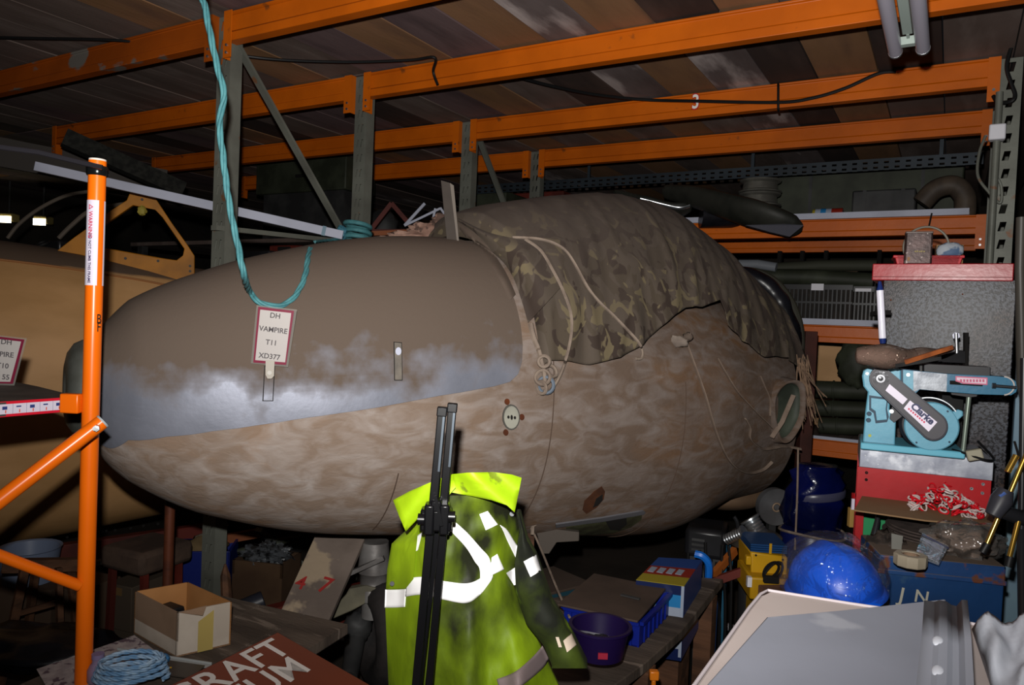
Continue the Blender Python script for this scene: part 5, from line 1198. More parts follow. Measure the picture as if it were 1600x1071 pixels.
for u0, u1, lb in ((1372, 1366, 'left of the two dark tool handles against the green board'), (1392, 1383, 'right dark tool handle with a pale stripe against the green board')):
    b = B(); b.tube([P(u0, 800, 2.22), P(u0-1, 815, 2.21), P(u1, 838, 2.2)], 0, 10, [.006, .008, .011]); t = tag(b.out('hand_tool', m_blackpl, origin=at(u0, 800, 2.22), smooth=60), lb, 'tool')
B().bar(P(1391, 806, 2.205), P(1385, 836, 2.185), .003, .003).out('stripe', m_white, t)
# cardboard sheet
zc_ = P(1446, 800, 2.1).z
pc = [onz(u, v, zc_) for u, v in ((1335, 797), (1350, 770), (1440, 778), (1545, 797), (1558, 822), (1446, 813))]
sh = tag(B().ext(pc, UP*-.004).out('cardboard_sheet', mat('cardboard_flat', '#7e6346', '#74593d', 4, .8), origin=Matrix.Translation(pc[0])), 'brown cardboard sheet under the red and white plastic chain', 'cardboard')
# chain: red and white plastic links
chn = thing('plastic_chain', 'heap of red and white plastic chain on the cardboard sheet', 'chain', Matrix.Translation(onz(1480, 800, zc_+.001)))
m_cw = mat('chain_white', '#b9a9a6', rough=.4); m_cr = mat('chain_red', '#c21420', rough=.35)
random.seed(11)
lk = B(MW[chn.name]); lk.torus((0, 0, 0), .0095, .0026, (0, 0, 1), 16, 6, sx=1.55, sy=.85)
lw = lk.out('link', m_cw, chn); lk = B(MW[chn.name]); lk.torus((0, 0, 0), .0095, .0026, (0, 0, 1), 16, 6, sx=1.55, sy=.85); lr = lk.out('link', m_cr, chn)
inv = MW[chn.name].inverted(); first = {0: True, 1: True}
for i in range(110):
    u = random.uniform(1424, 1534); hc = max(2, 36*math.exp(-((u-1472)/38)**2)); v = 796+(u-1424)*.13
    hgt = random.uniform(0, hc)*kJ*1.3; c_ = 0 if random.random() < .5 else 1
    p_ = inv @ (onz(u, v-random.uniform(-4, 12), zc_)+UP*(hgt+.006))
    src = (lw, lr)[c_]
    o = src if first[c_] else src.copy()
    if not first[c_]: COL.objects.link(o)
    first[c_] = False
    o.parent = chn; o.matrix_parent_inverse = I4; o.location = p_; o.rotation_euler = (random.uniform(-1, 1), random.uniform(-.9, .9), random.uniform(0, PI))
# stack of abrasive discs
zd0 = onz(1462, 866, 0).z
DD = 2.06; cD = P(1464, 874, DD); m_disc = mat('abrasive_disc', '#4a3f3b', '#39302d', 26, .85, 0, .4, 90); 
offs = [(-.012, .006), (.01, -.004), (-.004, 0), (.008, .01), (0, 0), (-.01, .004), (.006, -.006), (-.002, .003), (.004, .0)]
for i, (ox, oy) in enumerate(offs):
    M_ = Matrix.Translation(cD+Vector((ox, oy+.07, .004+.0078*i)))
    b = B(M_); b.lathe([(.02, .004), (.128, .003+.002*(i % 2)), (.134, .0045), (.134, .0085), (.12, .008), (.02, .0075)], (0, 0, 0), UP, 44, False, False); b.f.append(tuple(range(44*5, 44*6))); b.mi.append(0); b.f.append(tuple(reversed(range(44)))); b.mi.append(0)
    pos = ('bottom', 'second lowest', 'third lowest', 'fourth lowest', 'middle', 'fourth highest', 'third highest', 'second highest', 'topmost')[i]
    tag(b.out('abrasive_disc', m_disc, smooth=40), 'worn brown-grey abrasive disc, %s of the stack under the chain' % pos, 'disc', 'stack of abrasive discs')
# blue tool box J N
DB = 1.9; MB_ = FR(1470, 930, DB, yaw=-12); bb_ = B(MB_); tb = thing('tool_chest', 'blue painted tool chest lettered J N with a dusty rust-edged lid', 'tool chest', MB_)
m_tbx = mat('chest_blue', '#12345e', '#0f2b50', 4, .45, 0, .2, 30, c3='#233f5e', c3w=(.62, .66), c3s=10, dust=('#5c4f45', .95, 1.1, 4)); m_tbr = mat('chest_blue_rust', '#1a3a66', '#15305a', 6, .5, 0, .3, 30, c3='#5a3424', c3w=(.53, .58), c3s=16, dust=('#5c4f45', .95, 1.1, 4))
xa, xb = bb_.px(1372, 920).x, bb_.px(1568, 930).x; zt3, zl3 = bb_.px(1470, 876).z, bb_.px(1470, 904).z; gB = -MB_.translation.z
B(MB_).box(xa, xb, 0, .19, zl3-.17, zl3).out('body', m_tbx, tb, bevel=.003)
B(MB_).box(xa-.002, xb+.002, -.003, .193, zl3, zt3).out('lid', m_tbr, tb, bevel=.004)
B(MB_).box(xa-.004, xb+.004, -.006, 0, zl3-.002, zl3+.010).out('lid_lip', m_tbr, tb, bevel=.002)
B(MB_).box(xa+.02, xb-.02, .02, .17, gB, zl3-.171).out('plinth', m_brownw, tb)
m_pw = mat('brush_white', '#9a978a', rough=.8)
for st_, u, v, h_, r0 in (('J', 1409, 931, 23, 8), ('N', 1440, 934, 20, 6)): ptext(st_, u, v, h_, MB_, -.0008, m_pw, tb, rot=r0, name='painted_letter', bold=.0005)
B(MB_).pext([(1368, 925), (1389, 922), (1390, 950), (1368, 958)], -.001, -.0002).out('old_label', mat('old_label', '#7b8088', '#3c5068', 40, .7, lo=.48, hi=.52), tb)
zch = MB_.translation.z+zt3
def onch(u, v): return onz(u, v, zch)
M_ = Matrix.Translation(onch(1422, 884)); t = thing('tape_roll', 'cream octagonal tape roll on the blue tool chest', 'tape', M_)
R_ = .037
b = B(M_); b.lathe([(R_*.55, 0), (R_, 0), (R_+.001, .004), (R_+.001, .026), (R_, .029), (R_*.55, .029), (R_*.55, 0)], (0, 0, 0), UP, 10); b.out('roll', mat('tape_cream', '#9c9280', '#8a806e', 8, .6), t, smooth=30, bevel=.002)
b = B(M_); b.lathe([(R_*.54, .003), (R_*.54, .027), (R_*.46, .027), (R_*.46, .003)], (0, 0, 0), UP, 16); b.out('core', m_cb, t)
M_ = Matrix.Translation(onch(1452, 868)) @ Matrix.Rotation(YAW, 4, 'Z'); t = thing('zip_bag', 'small clear zip bag holding white paper, leaning on the disc stack', 'bag', M_)
b = B(); b.ext([P(1433, 868, 1.86), P(1466, 880, 1.84), P(1476, 855, 1.9), P(1443, 842, 1.92)], UP*.002); b.out('paper', mat('paper_blue', '#a9acb8', rough=.6), t)
b = B(); b.ext([P(1430, 870, 1.85), P(1467, 884, 1.83), P(1482, 856, 1.90), P(1441, 835, 1.93)], UP*.004); b.out('film', film('clear_film', base=.08), t)
b = B(); b.bar(P(1441, 836, 1.925), P(1482, 857, 1.895), .004, .004); b.out('zip', mat('zip_navy', '#2a2c48', rough=.3), t)
M_ = FR(1402, 848, 1.98, yaw=-8); b = B(M_); b.pext([(1393, 834), (1411, 838), (1408, 862), (1393, 860)], 0, .002); simple('steel_plate', 'small grey steel plate standing beside the cream tape roll', 'plate', b, mat('plate_grey', '#7d7c76', rough=.4, metal=.3), M_)
M_ = FR(1520, 868, 1.92, yaw=-10); t = thing('plastic_bag', 'clear plastic bag with brown contents on the right end of the blue tool chest', 'bag', M_)
m_bag = film('clear_bag', '#d8d4d0', .7, .07, 16)
b = B(M_); b.ell((.0, .06, .015), .078, .06, .036, 30, 16, .5, 3.2); b.out('contents', mat('bag_contents', '#4e3a2c', '#5f4a3c', 7, .6, 0, .8, 30), t, smooth=80)
b = B(M_); b.ell((-.002, .05, .024), .090, .07, .050, 40, 22, .35, 3); b.out('film', m_bag, t, smooth=50)
# blue hard hat in bag
DH_ = 1.80; MH = FR(1304, 918, DH_, yaw=10, roll=-10); kh = DH_/F; hat = thing('hard_hat', 'glossy blue hard hat inside a clear bag, left of the blue tool chest', 'hard hat', MH)
m_hat = mat('hat_blue', '#084cc0', rough=.35)
def dome(R0, z0, sx_=1, ridge=.0):
    rows_ = []
    for i in range(15):
        ph = PI/2*i/14; rr = math.cos(ph); zz_ = math.sin(ph)
        rows_.append([Vector((math.cos(a)*R0*rr*1.0*sx_, math.sin(a)*R0*rr*1.15, z0+zz_*R0*1.05*(1+ridge*max(0, 1-abs(math.cos(a)*rr)*7)))) for a in (2*PI*k/48 for k in range(48))])
    return rows_
b = B(MH); b.rings(dome(66*kh, 0, 1, .05), True, False, True); b.out('shell', m_hat, hat, smooth=60)
b = B(MH); b.lathe([(66*kh, .004), (70*kh, .0), (72*kh, -.006), (69*kh, -.008), (65*kh, -.004)], (0, 0, 0), UP, 48); b.v = [Vector((v_.x, v_.y*1.15, v_.z)) for v_ in b.v]; b.out('brim', m_hat, hat, smooth=60)
b = B(MH); b.ext([(math.cos(a)*64*kh, math.sin(a)*64*kh*1.15, -.003) for a in [PI+x*.1 for x in range(0, 17)]]+[(math.cos(a)*78*kh, math.sin(a)*80*kh*1.1, -.012) for a in [PI+x*.1 for x in range(16, -1, -1)]], (0, 0, .004)); b.out('peak', m_hat, hat, smooth=40)
MHb = MH
tag(B(MHb).ell((.0, 0, .030), 76*kh, 86*kh, 64*kh, 56, 34, .12, 2.6).out('clear_bag', film('hat_bag', base=.01, bsc=20, k=.35), smooth=80), 'thin clear plastic bag wrapped round the blue hard hat', 'bag')
for (a_, c_, e_) in (((1332, 907), (1352, 925), (1362, 945)), ((1318, 870), (1338, 882), (1350, 880)), ((1290, 925), (1296, 940), (1304, 948)), ((1348, 898), (1356, 915), (1360, 922))):
    pass
# plinth under the hat
M_ = FR(1302, 950, 1.86, yaw=8); b = B(M_); b.box(-.10, .10, 0, .2, -M_.translation.z, -.012); simple('wooden_crate', 'dark wooden crate under the bagged blue hard hat', 'crate', b, m_brownw, M_, bevel=.004)
simple('rag_heap', 'dark greasy rag heap between the bagged hat and the red stand leg', 'rags', B(FR(1385, 860, 2.05)).ell((0, 0, 0), .05, .05, .045, 22, 14, .6, 5), mat('greasy_rag', '#2b2725', '#4a413b', 16, .35, 0, .8, 40), FR(1385, 860, 2.05), smooth=80)

# ------------------------------------------------------------------ belt and disc sander
MSn = FR(1446, 705, 2.16, yaw=-24); sd = thing('belt_sander', 'light blue belt and disc sander with a grey belt guard, on the red stand', 'sander', MSn)
m_sb = mat('sander_blue', '#629db3', '#5a93a9', 10, .4, 0, .1, 60); m_sb2 = mat('sander_blue_dark', '#286380', '#245a78', 10, .35, 0, .1, 60); m_sg = mat('sander_grey', '#46454a', rough=.5); m_sd = mat('sander_line', '#143247', rough=.5)
def sp_(poly, y0, y1, mt, name, bev=.002, holes=(), parent=sd): 
    return B(MSn).pext(poly, y0, y1, holes).out(name, mt, parent, bevel=bev, smooth=30)
def stad(c0, r0, c1, r1, n=14):
    a = math.atan2(c1[1]-c0[1], c1[0]-c0[0]); o = []
    for k in range(n+1): t_ = a+PI/2+PI*k/n; o.append((c0[0]+r0*math.cos(t_), c0[1]+r0*math.sin(t_)))
    for k in range(n+1): t_ = a-PI/2+PI*k/n; o.append((c1[0]+r1*math.cos(t_), c1[1]+r1*math.sin(t_)))
    return o
bs_ = B(MSn); pz0, pz1 = bs_.px(1430, 701).z, bs_.px(1430, 714).z
zst = (MSd @ Vector((0, 0, z_t))).z - MSn.translation.z
B(MSn).box(bs_.px(1344, 705).x, bs_.px(1508, 715).x, -.0, .22, zst, zst+.020).out('base', mat('sander_base', '#62a8be', rough=.3), sd, bevel=.004)
yb = .035
sp_([(1347, 588), (1349, 580), (1356, 575.5), (1408, 577), (1408, 612), (1391, 622), (1390, 640), (1400, 656), (1398, 706), (1347, 704), (1352, 645), (1356, 613), (1349, 604)], yb, yb+.05, m_sb, 'body_casting', .004)
sp_([(1358, 618), (1388, 622), (1386, 640), (1389, 652), (1386, 660), (1368, 662), (1365, 646), (1358, 641)], yb-.001, yb, m_sd, 'recess_edge', 0)
sp_([(1361, 622), (1386, 625), (1384, 640), (1386, 656), (1370, 657.5), (1368, 643), (1361, 638)], yb-.003, yb-.001, m_sb, 'recess_panel', .0008)
for u, v, mt in ((1358, 647, m_sd), (1357, 657, m_sd)): p_ = bs_.px(u, v, yb); B(MSn).cyl(p_, p_+Vector((0, -.003, 0)), .007, .006, 14).out('switch', mt, sd)
sp_([(1394, 634), (1411, 650), (1397, 661), (1390, 655)], yb-.012, yb-.001, mat('bracket_dark', '#3b3a3d', rough=.5), 'bracket', .001)
p_ = bs_.px(1393, 643, yb-.012); B(MSn).cyl(p_, p_+Vector((0, -.004, 0)), .006, seg=12).out('bolt', m_steel, sd)
p_ = bs_.px(1359, 681, yb); B(MSn).cyl(p_, p_+Vector((0, -.002, 0)), .0045, seg=12).out('yellow_spot', mat('spot_yellow', '#a8a84a'), sd)
p_ = bs_.px(1355, 584, yb); B(MSn).cyl(p_, p_+Vector((0, -.003, 0)), .004, seg=10).out('bolt', m_steel, sd)
# belt arm
sp_([(1408, 577), (1480, 584.5), (1553, 588), (1578, 590), (1587, 596), (1590, 604), (1588, 613), (1580, 618), (1527, 616.5), (1484, 613), (1437, 609), (1430, 616), (1408, 613)], .02, .075, m_sb2, 'belt_arm', .003)
sp_([(1411, 578.5), (1427, 580), (1427, 611), (1421, 613), (1411, 611)], .018, .02, m_sb, 'arm_end_plate', .0005)
sp_([(1427, 580), (1480, 585), (1479, 612.5), (1437, 608.5), (1430, 612), (1427, 612)], .0175, .02, mat('worn_alu', '#7e8288', '#5f636a', 26, .4, .4, .1, 80), 'worn_plate', 0)
sp_([(1408, 577.5), (1411, 578), (1411, 612), (1408, 612)], .017, .02, m_sd, 'arm_gap', 0)
p_ = bs_.px(1419, 586, .018); B(MSn).cyl(p_, p_+Vector((0, -.003, 0)), .005, seg=10).out('bolt', m_steel, sd)
sp_([(1484, 595), (1500, 595.5), (1501, 600), (1536, 602), (1535, 604), (1484, 601)], .0185, .02, m_slot, 'arm_slot', 0)
sp_([(1493, 588), (1543, 590.5), (1543, 602), (1505, 600), (1493, 596)], .0165, .018, mat('sticker_pinkred', '#b8607a', rough=.3), 'warning_label', 0)
sp_([(1495, 590), (1541, 592.5), (1541, 600), (1506, 598), (1495, 594)], .0155, .0165, mat('sticker_pale', '#c9b4c2', rough=.3), 'label_face', 0)
for u_ in range(1500, 1540, 5): sp_([(u_, 593), (u_+3.2, 593.2), (u_+3.2, 597.4), (u_, 597.2)], .0150, .0155, mat('ink_pink', '#b05a74'), 'small_print', 0)
B(MSn).cyl(bs_.px(1551, 603, .014), bs_.px(1588, 606, .014), .0045, seg=12).cyl(bs_.px(1550, 603, .014), bs_.px(1556, 603.3, .014), .008, seg=8).out('tension_screw', mat('screw_dark', '#3a3c40', rough=.3, metal=.6), sd)
b = B(MSn); c_ = bs_.px(1576, 604, .045); pp = [bs_.px(1570+17*math.cos(a), 604+14.5*math.sin(a), 0) for a in [x*.2-1.5 for x in range(16)]]
b.tube([Vector((p.x, .02, p.z)) for p in pp], .0022, 6); b.out('belt_edge', mat('belt_white', '#b5aea8', rough=.7), sd)
b = B(MSn); n_ = len(pp); b.add([Vector((p.x, .02, p.z)) for p in pp]+[Vector((p.x, .075, p.z)) for p in pp], [(i, i+1, i+1+n_, i+n_) for i in range(n_-1)]); b.out('sanding_belt', mat('belt_brown', '#5a4a44', rough=.9), sd)
sp_([(1443, 569), (1548, 574), (1548, 588), (1443, 582)], .03, .10, mat('table_dark', '#232326', rough=.5), 'work_table', .002)
sp_([(1437, 567), (1441, 567), (1441, 581), (1437, 581)], .02, .05, m_blk, 'table_stop', 0)
# disc housing and guard
cw = bs_.px(1455.4, 667, .0); rd = 38*2.16/F
b = B(MSn); b.lathe([(0, 0), (rd*.95, 0), (rd, .004), (rd, .022), (rd*.9, .026)], (cw.x, -.002, cw.z), (0, 1, 0), 44); b.out('disc_housing', m_sb, sd, smooth=40)
b = B(MSn); b.lathe([(rd*1.0, .022), (rd*1.12, .03), (rd*1.12, .05), (rd*1.0, .06), (0, .06)], (cw.x-.004, 0, cw.z+.004), (0, 1, 0), 44); b.out('disc_guard', mat('guard_dark', '#1c1d22', rough=.4), sd, smooth=40)
b = B(MSn); b.torus((cw.x-.006, .0, cw.z+.006), rd*1.10, .0025, (0, 1, 0), 30, 6, a0=-2.0, a1=.2); b.out('guard_rim', m_steel, sd)
b = B(MSn); b.cyl((cw.x-.02, .05, cw.z+.01), (cw.x-.02, .17, cw.z+.01), rd*.85, seg=28).out('motor', m_blackpl, sd, smooth=40)
for a in (-2.2, -.7, .9, 2.4): p_ = Vector((cw.x+math.cos(a)*rd*.87, -.002, cw.z+math.sin(a)*rd*.87)); B(MSn).cyl(p_, p_+Vector((0, -.003, 0)), .003, seg=8).out('cover_screw', m_sd, sd)
sp_([(1484, 646), (1497, 640), (1505, 643), (1505, 650), (1496, 658), (1488, 657)], .0, .012, m_sb, 'locking_lever', .003)
# belt guard stadium, label and stickers
sp_(stad((1376, 592), 18, (1459, 667), 22.5), -.026, -.006, mat('guard_line', '#20202c', rough=.4), 'guard_edge', .002)
sp_(stad((1376, 592), 15.8, (1459, 667), 20), -.031, -.026, m_sg, 'belt_guard', .003)
p_ = bs_.px(1376, 592, -.031)
b = B(MSn); b.lathe([(0, -.008), (.006, -.007), (.007, -.003), (.012, -.003), (.0135, 0), (.022, 0), (.0225, .002)], p_, (0, 1, 0), 26); b.out('hub', mat('hub_chrome', '#77787c', rough=.2, metal=.8), sd, smooth=40)
m_gl = mat('glossy_label', '#e4ddec', rough=.15)
sp_([(1390, 600.5), (1418, 624), (1410.5, 632.5), (1383.5, 610.5)], -.0322, -.031, m_gl, 'blank_label', 0)
sp_([(1422, 626), (1464.5, 660), (1451, 675), (1412, 638.5)], -.0322, -.031, m_gl, 'maker_label', 0)
ptext('Clarke', 1441.5, 647, 10.5, MSn, -.0326, mat('ink_navy', '#1e2450', rough=.4), sd, rot=40.5, bold=.0012, name='maker_name')
for k_ in range(8): sp_([(1420+k_*3.4, 637.5+k_*2.9), (1422.2+k_*3.4, 639.4+k_*2.9), (1420.4+k_*3.4, 641.6+k_*2.9), (1418.2+k_*3.4, 639.7+k_*2.9)], -.0325, -.0322, mat('ink_pink2', '#c02a50', rough=.4), 'small_print', 0)
# support rod, feet, flex
B(MSn).cyl(bs_.px(1514, 619, .05), bs_.px(1504, 712, .05), .0065, seg=16).out('support_rod', mat('rod_grey', '#7f8a80', rough=.3, metal=.5), sd)
sp_([(1486, 614), (1527, 617), (1526, 620), (1516, 621), (1508, 620), (1487, 617)], .03, .07, mat('table_dark', '#232326'), 'rod_bracket', 0)
B(MSn).tube(spline([bs_.px(1488, 703, .03), bs_.px(1505, 708, .0), bs_.px(1522, 714, -.01), bs_.px(1545, 720, -.01), bs_.px(1552, 716, .05), bs_.px(1528, 690, .12)], 6), .0035, 6).out('flex', m_blk, sd)
b = B(MSn); b.box(-.02, .02, -.012, .012, 0, .03, Matrix.Translation(bs_.px(1525, 719, .0)) @ Matrix.Rotation(-.3, 4, 'Y')); b.out('plug', mat('plug_cream', '#8f8a78', rough=.5), sd, bevel=.004)
# dark vice-like clamp behind
M_ = FR(1500, 560, 2.34, yaw=-14); b = B(M_); t = thing('clamp_stand', 'small dark clamp with a chrome bolt behind the sander, against the cabinet', 'clamp', M_)
b.pext([(1465, 555), (1510, 548), (1510, 568), (1465, 566)], 0, .05); b.out('block', m_blackpl, t, bevel=.002)
b = B(M_); b.pext([(1508, 520), (1514, 520), (1512, 572), (1508, 572)], 0, .02); b.out('upright', m_slot, t)
b = B(M_); b.cyl(b.px(1494, 521, -.01), b.px(1495, 552, -.01), .005, seg=12); b.out('chrome_bolt', m_steel, t)
b = B(M_); b.cyl(b.px(1494, 525, .0), b.px(1494, 525, -.008), .011, seg=6); b.out('nut', m_navy, t)
p_ = b.px(1490, 572, .01); B(M_).box(p_.x-.03, p_.x+.03, .0, .04, (P(1446, 585, 2.2).z-M_.translation.z)-.25, p_.z).out('post', m_blk, t)
# bag of belts lying over the machine
pb = [P(u, v, d) for u, v, d in ((1336, 556, 2.12), (1352, 556, 2.11), (1375, 557, 2.10), (1405, 558, 2.10), (1440, 556, 2.12), (1468, 550, 2.14), (1490, 544, 2.16))]
spb = spline(pb, 8); n_ = len(spb); rs = [lerp(i/n_, [0, .04, .15, .4, .6, .8, 1], [.006, .022, .033, .034, .024, .012, .004])*(1+.25*noise.noise(p*22)) for i, p in enumerate(spb)]
t = thing('bag_of_belts', 'dusty clear bag of brown and orange sanding belts lying on top of the sander', 'bag', Matrix.Translation(pb[2]))
b = B(); b.tube(spb, 0, 22, rs); b.out('film', film('dusty_film', '#8a7468', .9, .35, 30, .12), t, smooth=80)
b = B(); b.tube([p-UP*.003 for p in spb], 0, 18, [r0*.8 for r0 in rs]); b.out('belts', mat('belts_brown', '#4b2d28', '#5e463c', 8, .8, 0, .5, 40), t, smooth=80)
b = B(); b.bar(P(1415, 566, 2.06), P(1488, 543, 2.10), .006, .012); b.out('orange_belt', mat('belt_orange', '#a55a2c', '#6e3b22', 12, .7), t)
b = B(); b.bar(P(1400, 572, 2.06), P(1470, 560, 2.10), .004, .01); b.out('dark_belt', m_dgrey, t)

# ------------------------------------------------------------------ foreground right: white panel, grey metal tray, cloth
zF = 1.5-.36
m_pan = mat('panel_cream', '#9a8e8a', '#a29793', 5, .6, c3='#655136', c3w=(.66, .74), c3s=4)
wt = thing('white_table', 'cream white table panel in the bottom right corner under the grey tray', 'table', Matrix.Translation(onz(1340, 1000, zF)-UP*zF))
pw = [onz(u, v, zF) for u, v in ((1083, 1075), (1128, 1012), (1170, 952), (1188, 930), (1200, 924), (1330, 945), (1470, 966), (1555, 984), (1572, 1010), (1592, 1071), (1640, 1200), (1040, 1140))]
B().ext(pw, UP*-.022).out('tabletop', m_pan, wt, bevel=.004)
rim_ = [onz(u, v, zF) for u, v in ((1083, 1075), (1128, 1012), (1170, 952), (1188, 930), (1200, 924), (1330, 945), (1470, 966), (1555, 984))]
B().tube([p+UP*.001 for p in rim_], .002, 8).out('raised_edge', mat('panel_edge', '#a39a9d', rough=.5), wt)
cw_ = sum(pw, Vector())/len(pw)
ptsb = [cw_+(p-cw_)*.86 for p in pw]; B().ext([Vector((p.x, p.y, .0)) for p in ptsb], UP*(zF-.023)).out('cabinet_base', mat('base_dark', '#3a3330', rough=.8), wt)
m_tray = mat('tray_grey', '#80848f', '#878b97', 4, .45, .2, .08, 14, c3='#9699a2', c3w=(.62, .7), c3s=10)
zT = zF+.03
tr = thing('metal_tray', 'scratched grey sheet metal tray with a raised right rim, bottom right foreground', 'tray', Matrix.Translation(onz(1340, 1010, zT)))
pt = [onz(u, v, zT) for u, v in ((1100, 1074), (1198, 964), (1320, 953), (1441, 940), (1478, 936), (1470, 1071), (1462, 1180), (1040, 1150))]
B().ext(pt, UP*-.006).out('sheet', m_tray, tr, bevel=.002)
cpt = sum(pt, Vector())/len(pt); B().ext([cpt+(p-cpt)*.8-UP*.006 for p in pt], UP*-.023).out('folded_underside', m_tray, tr)
b = B(); A_ = [onz(1444, 941, zT), onz(1440, 1000, zT), onz(1432, 1071, zT), onz(1425, 1180, zT)]; 
rx_ = (A_[0]-A_[-1]).normalized(); side = rx_.cross(UP).normalized()
prof = [(0, 0), (.012, .001), (.017, .004), (.024, .004), (.029, .001), (.036, .001), (.041, .010), (.045, .011), (.047, -.012)]
b.rings([[p+side*x+UP*z for x, z in prof] for p in A_], False, False, False); o = b.out('rim', mat('rim_grey', '#8b8f9a', rough=.4), tr, smooth=25); s_ = o.modifiers.new('th', 'SOLIDIFY'); s_.thickness = .002
for v in (1003, 1050): q = onz(1466, v, zT+.004); B(Matrix.Translation(q)).ell((0, 0, 0), .006, .016, .003, 12, 8).out('rim_dent_glint', mat('rim_bright', '#c4c8d2', rough=.3), tr, smooth=80)  # highlights on the dented rim, painted as pale flattened lumps
# crumpled cloth
b = B(); n_ = 26; g_ = [(1512, 1000), (1542, 962), (1640, 1010), (1640, 1130), (1560, 1130)]
vs = []
for i in range(n_+1):
    for j in range(n_+1):
        s_, t_ = i/n_, j/n_; u = (1-s_)*(1-t_)*1518+s_*(1-t_)*1660+(1-s_)*t_*1566+s_*t_*1680; v = (1-s_)*(1-t_)*985+s_*(1-t_)*1010+(1-s_)*t_*1130+s_*t_*1150
        hgt = .006+.022*math.sin(min(1, s_*2.2)*PI/2)*(1-t_*.4)+.02*noise.noise(Vector((s_*4, t_*3, 0)))+.006*(1-abs(noise.noise(Vector((s_*5+t_*3, t_*2, 5))))*2)
        vs.append(onz(u, v, zF)+UP*max(.001, hgt if i and j else .001))
b.add(vs, [(i*(n_+1)+j, i*(n_+1)+j+1, (i+1)*(n_+1)+j+1, (i+1)*(n_+1)+j) for i in range(n_) for j in range(n_)])
o = b.out('white_cloth', mat('cloth_white', '#a2a6b0', '#acb0ba', 5, .85, 0, .2, 30), origin=Matrix.Translation(vs[0]), smooth=180); tag(o, 'crumpled white cloth in the bottom right corner, right of the grey tray', 'cloth'); sm = o.modifiers.new('th', 'SOLIDIFY'); sm.thickness = .003
# hanging brass-legged tripod at right edge
t = thing('brass_tripod', 'black-clamped folding tripod with brass legs leaning at the right edge above the tool chest', 'tripod', at(1575, 790, 1.75)); dq = 1.75
m_brass = mat('brass_tube', '#a8853c', rough=.22, metal=.85)
def rod(a, c, r_, nm, mt, da=1.75, dc=1.75): return B().cyl(P(*a, da), P(*c, dc), r_, seg=16).out(nm, mt, t, smooth=60)
rod((1565, 797), (1541, 853), .0058, 'brass_leg', m_brass); rod((1543, 850), (1535, 864), .0085, 'rubber_foot', m_blk)
rod((1592, 812), (1577, 872), .0058, 'brass_leg', m_brass); rod((1579, 870), (1575, 886), .0085, 'rubber_foot', m_blk)
rod((1612, 690), (1576, 776), .0055, 'brass_leg', m_brass); rod((1588, 712), (1574, 738), .007, 'brass_stub', m_brass)
b = B(); b.tube([P(1572, 766, 1.74), P(1565, 782, 1.74), P(1551, 806, 1.74)], 0, 14, [.016, .024, .017]); b.out('clamp', mat('clamp_grey', '#2d2d33', rough=.45), t, smooth=50)
b = B(); b.tube([P(1566, 800, 1.76), P(1590, 808, 1.76), P(1612, 810, 1.76)], 0, 12, [.016, .018, .018]); b.out('clamp', m_blackpl, t, smooth=50)
b = B(); b.tube([P(1562, 778, 1.73), P(1570, 772, 1.73)], 0, 12, [.007, .008]); b.out('blue_knob', mat('knob_blue', '#5a78c0', rough=.1, metal=.6), t, smooth=50)
b = B(); b.bar(P(1585, 690, 1.78), P(1600, 740, 1.78), .004, .004); b.out('black_rod', m_blk, t)
rod((1600, 560), (1596, 830), .008, 'centre_column', m_blackpl, 1.8, 1.78); rod((1596, 830), (1600, 1071), .010, 'centre_column', m_blackpl, 1.78, 1.6)
b = B(); b.tube([P(1596, 340, 1.9), P(1594, 420, 1.9), P(1598, 600, 1.88), P(1606, 640, 1.85)], 0, 12, [.012, .012, .014, .012]); b.out('upper_arm', mat('arm_grey', '#33302c', rough=.4), t, smooth=60)

# ------------------------------------------------------------------ under the tail: clutter in shadow
def floorleg(M_, b, x0, x1, y0, y1, z1): return b
# wooden batten and support under the hull
M_ = FR(835, 808, 2.75, yaw=-6); t = thing('trestle', 'dark wooden trestle under the hull with a reddish batten, right of the jacket collar', 'trestle', M_); b = B(M_); b.pbox(805, 802, 870, 817, 0, .05); b.out('batten', mat('batten_red', '#5a3826', '#482a1d', 6, .7), t, bevel=.002)
b = B(M_); p0_, p1_ = b.px(818, 817, .02), b.px(836, 817, .02); B(M_).box(p0_.x, p1_.x, .01, .05, -M_.translation.z, p0_.z).out('leg', m_brownw, t)
b = B(M_); b.pext([(836, 824), (905, 832), (905, 846), (870, 848), (858, 866), (846, 866), (840, 840)], .03, .06); b.out('bracket', mat('bracket_dusty', '#4b443e', rough=.8), t, bevel=.003)
cable([P(829, 800, 2.7), P(826, 815, 2.7), P(832, 830, 2.7), P(838, 842, 2.68), P(850, 870, 2.6), P(868, 915, 2.4), P(890, 965, 2.2)], .004, 'thin grey cord hanging from the batten past the jacket sleeve', 'cord', 'cord', m_cord)
simple('cord_loop', 'small loop of cord tied over the batten end', 'cord', B().torus(P(829, 812, 2.69), .018, .004, (.3, -1, .1), 20, 6, sy=1.5).tube([P(833, 815, 2.69), P(832, 836, 2.68)], .007, 6), m_cord, at(829, 812, 2.69))
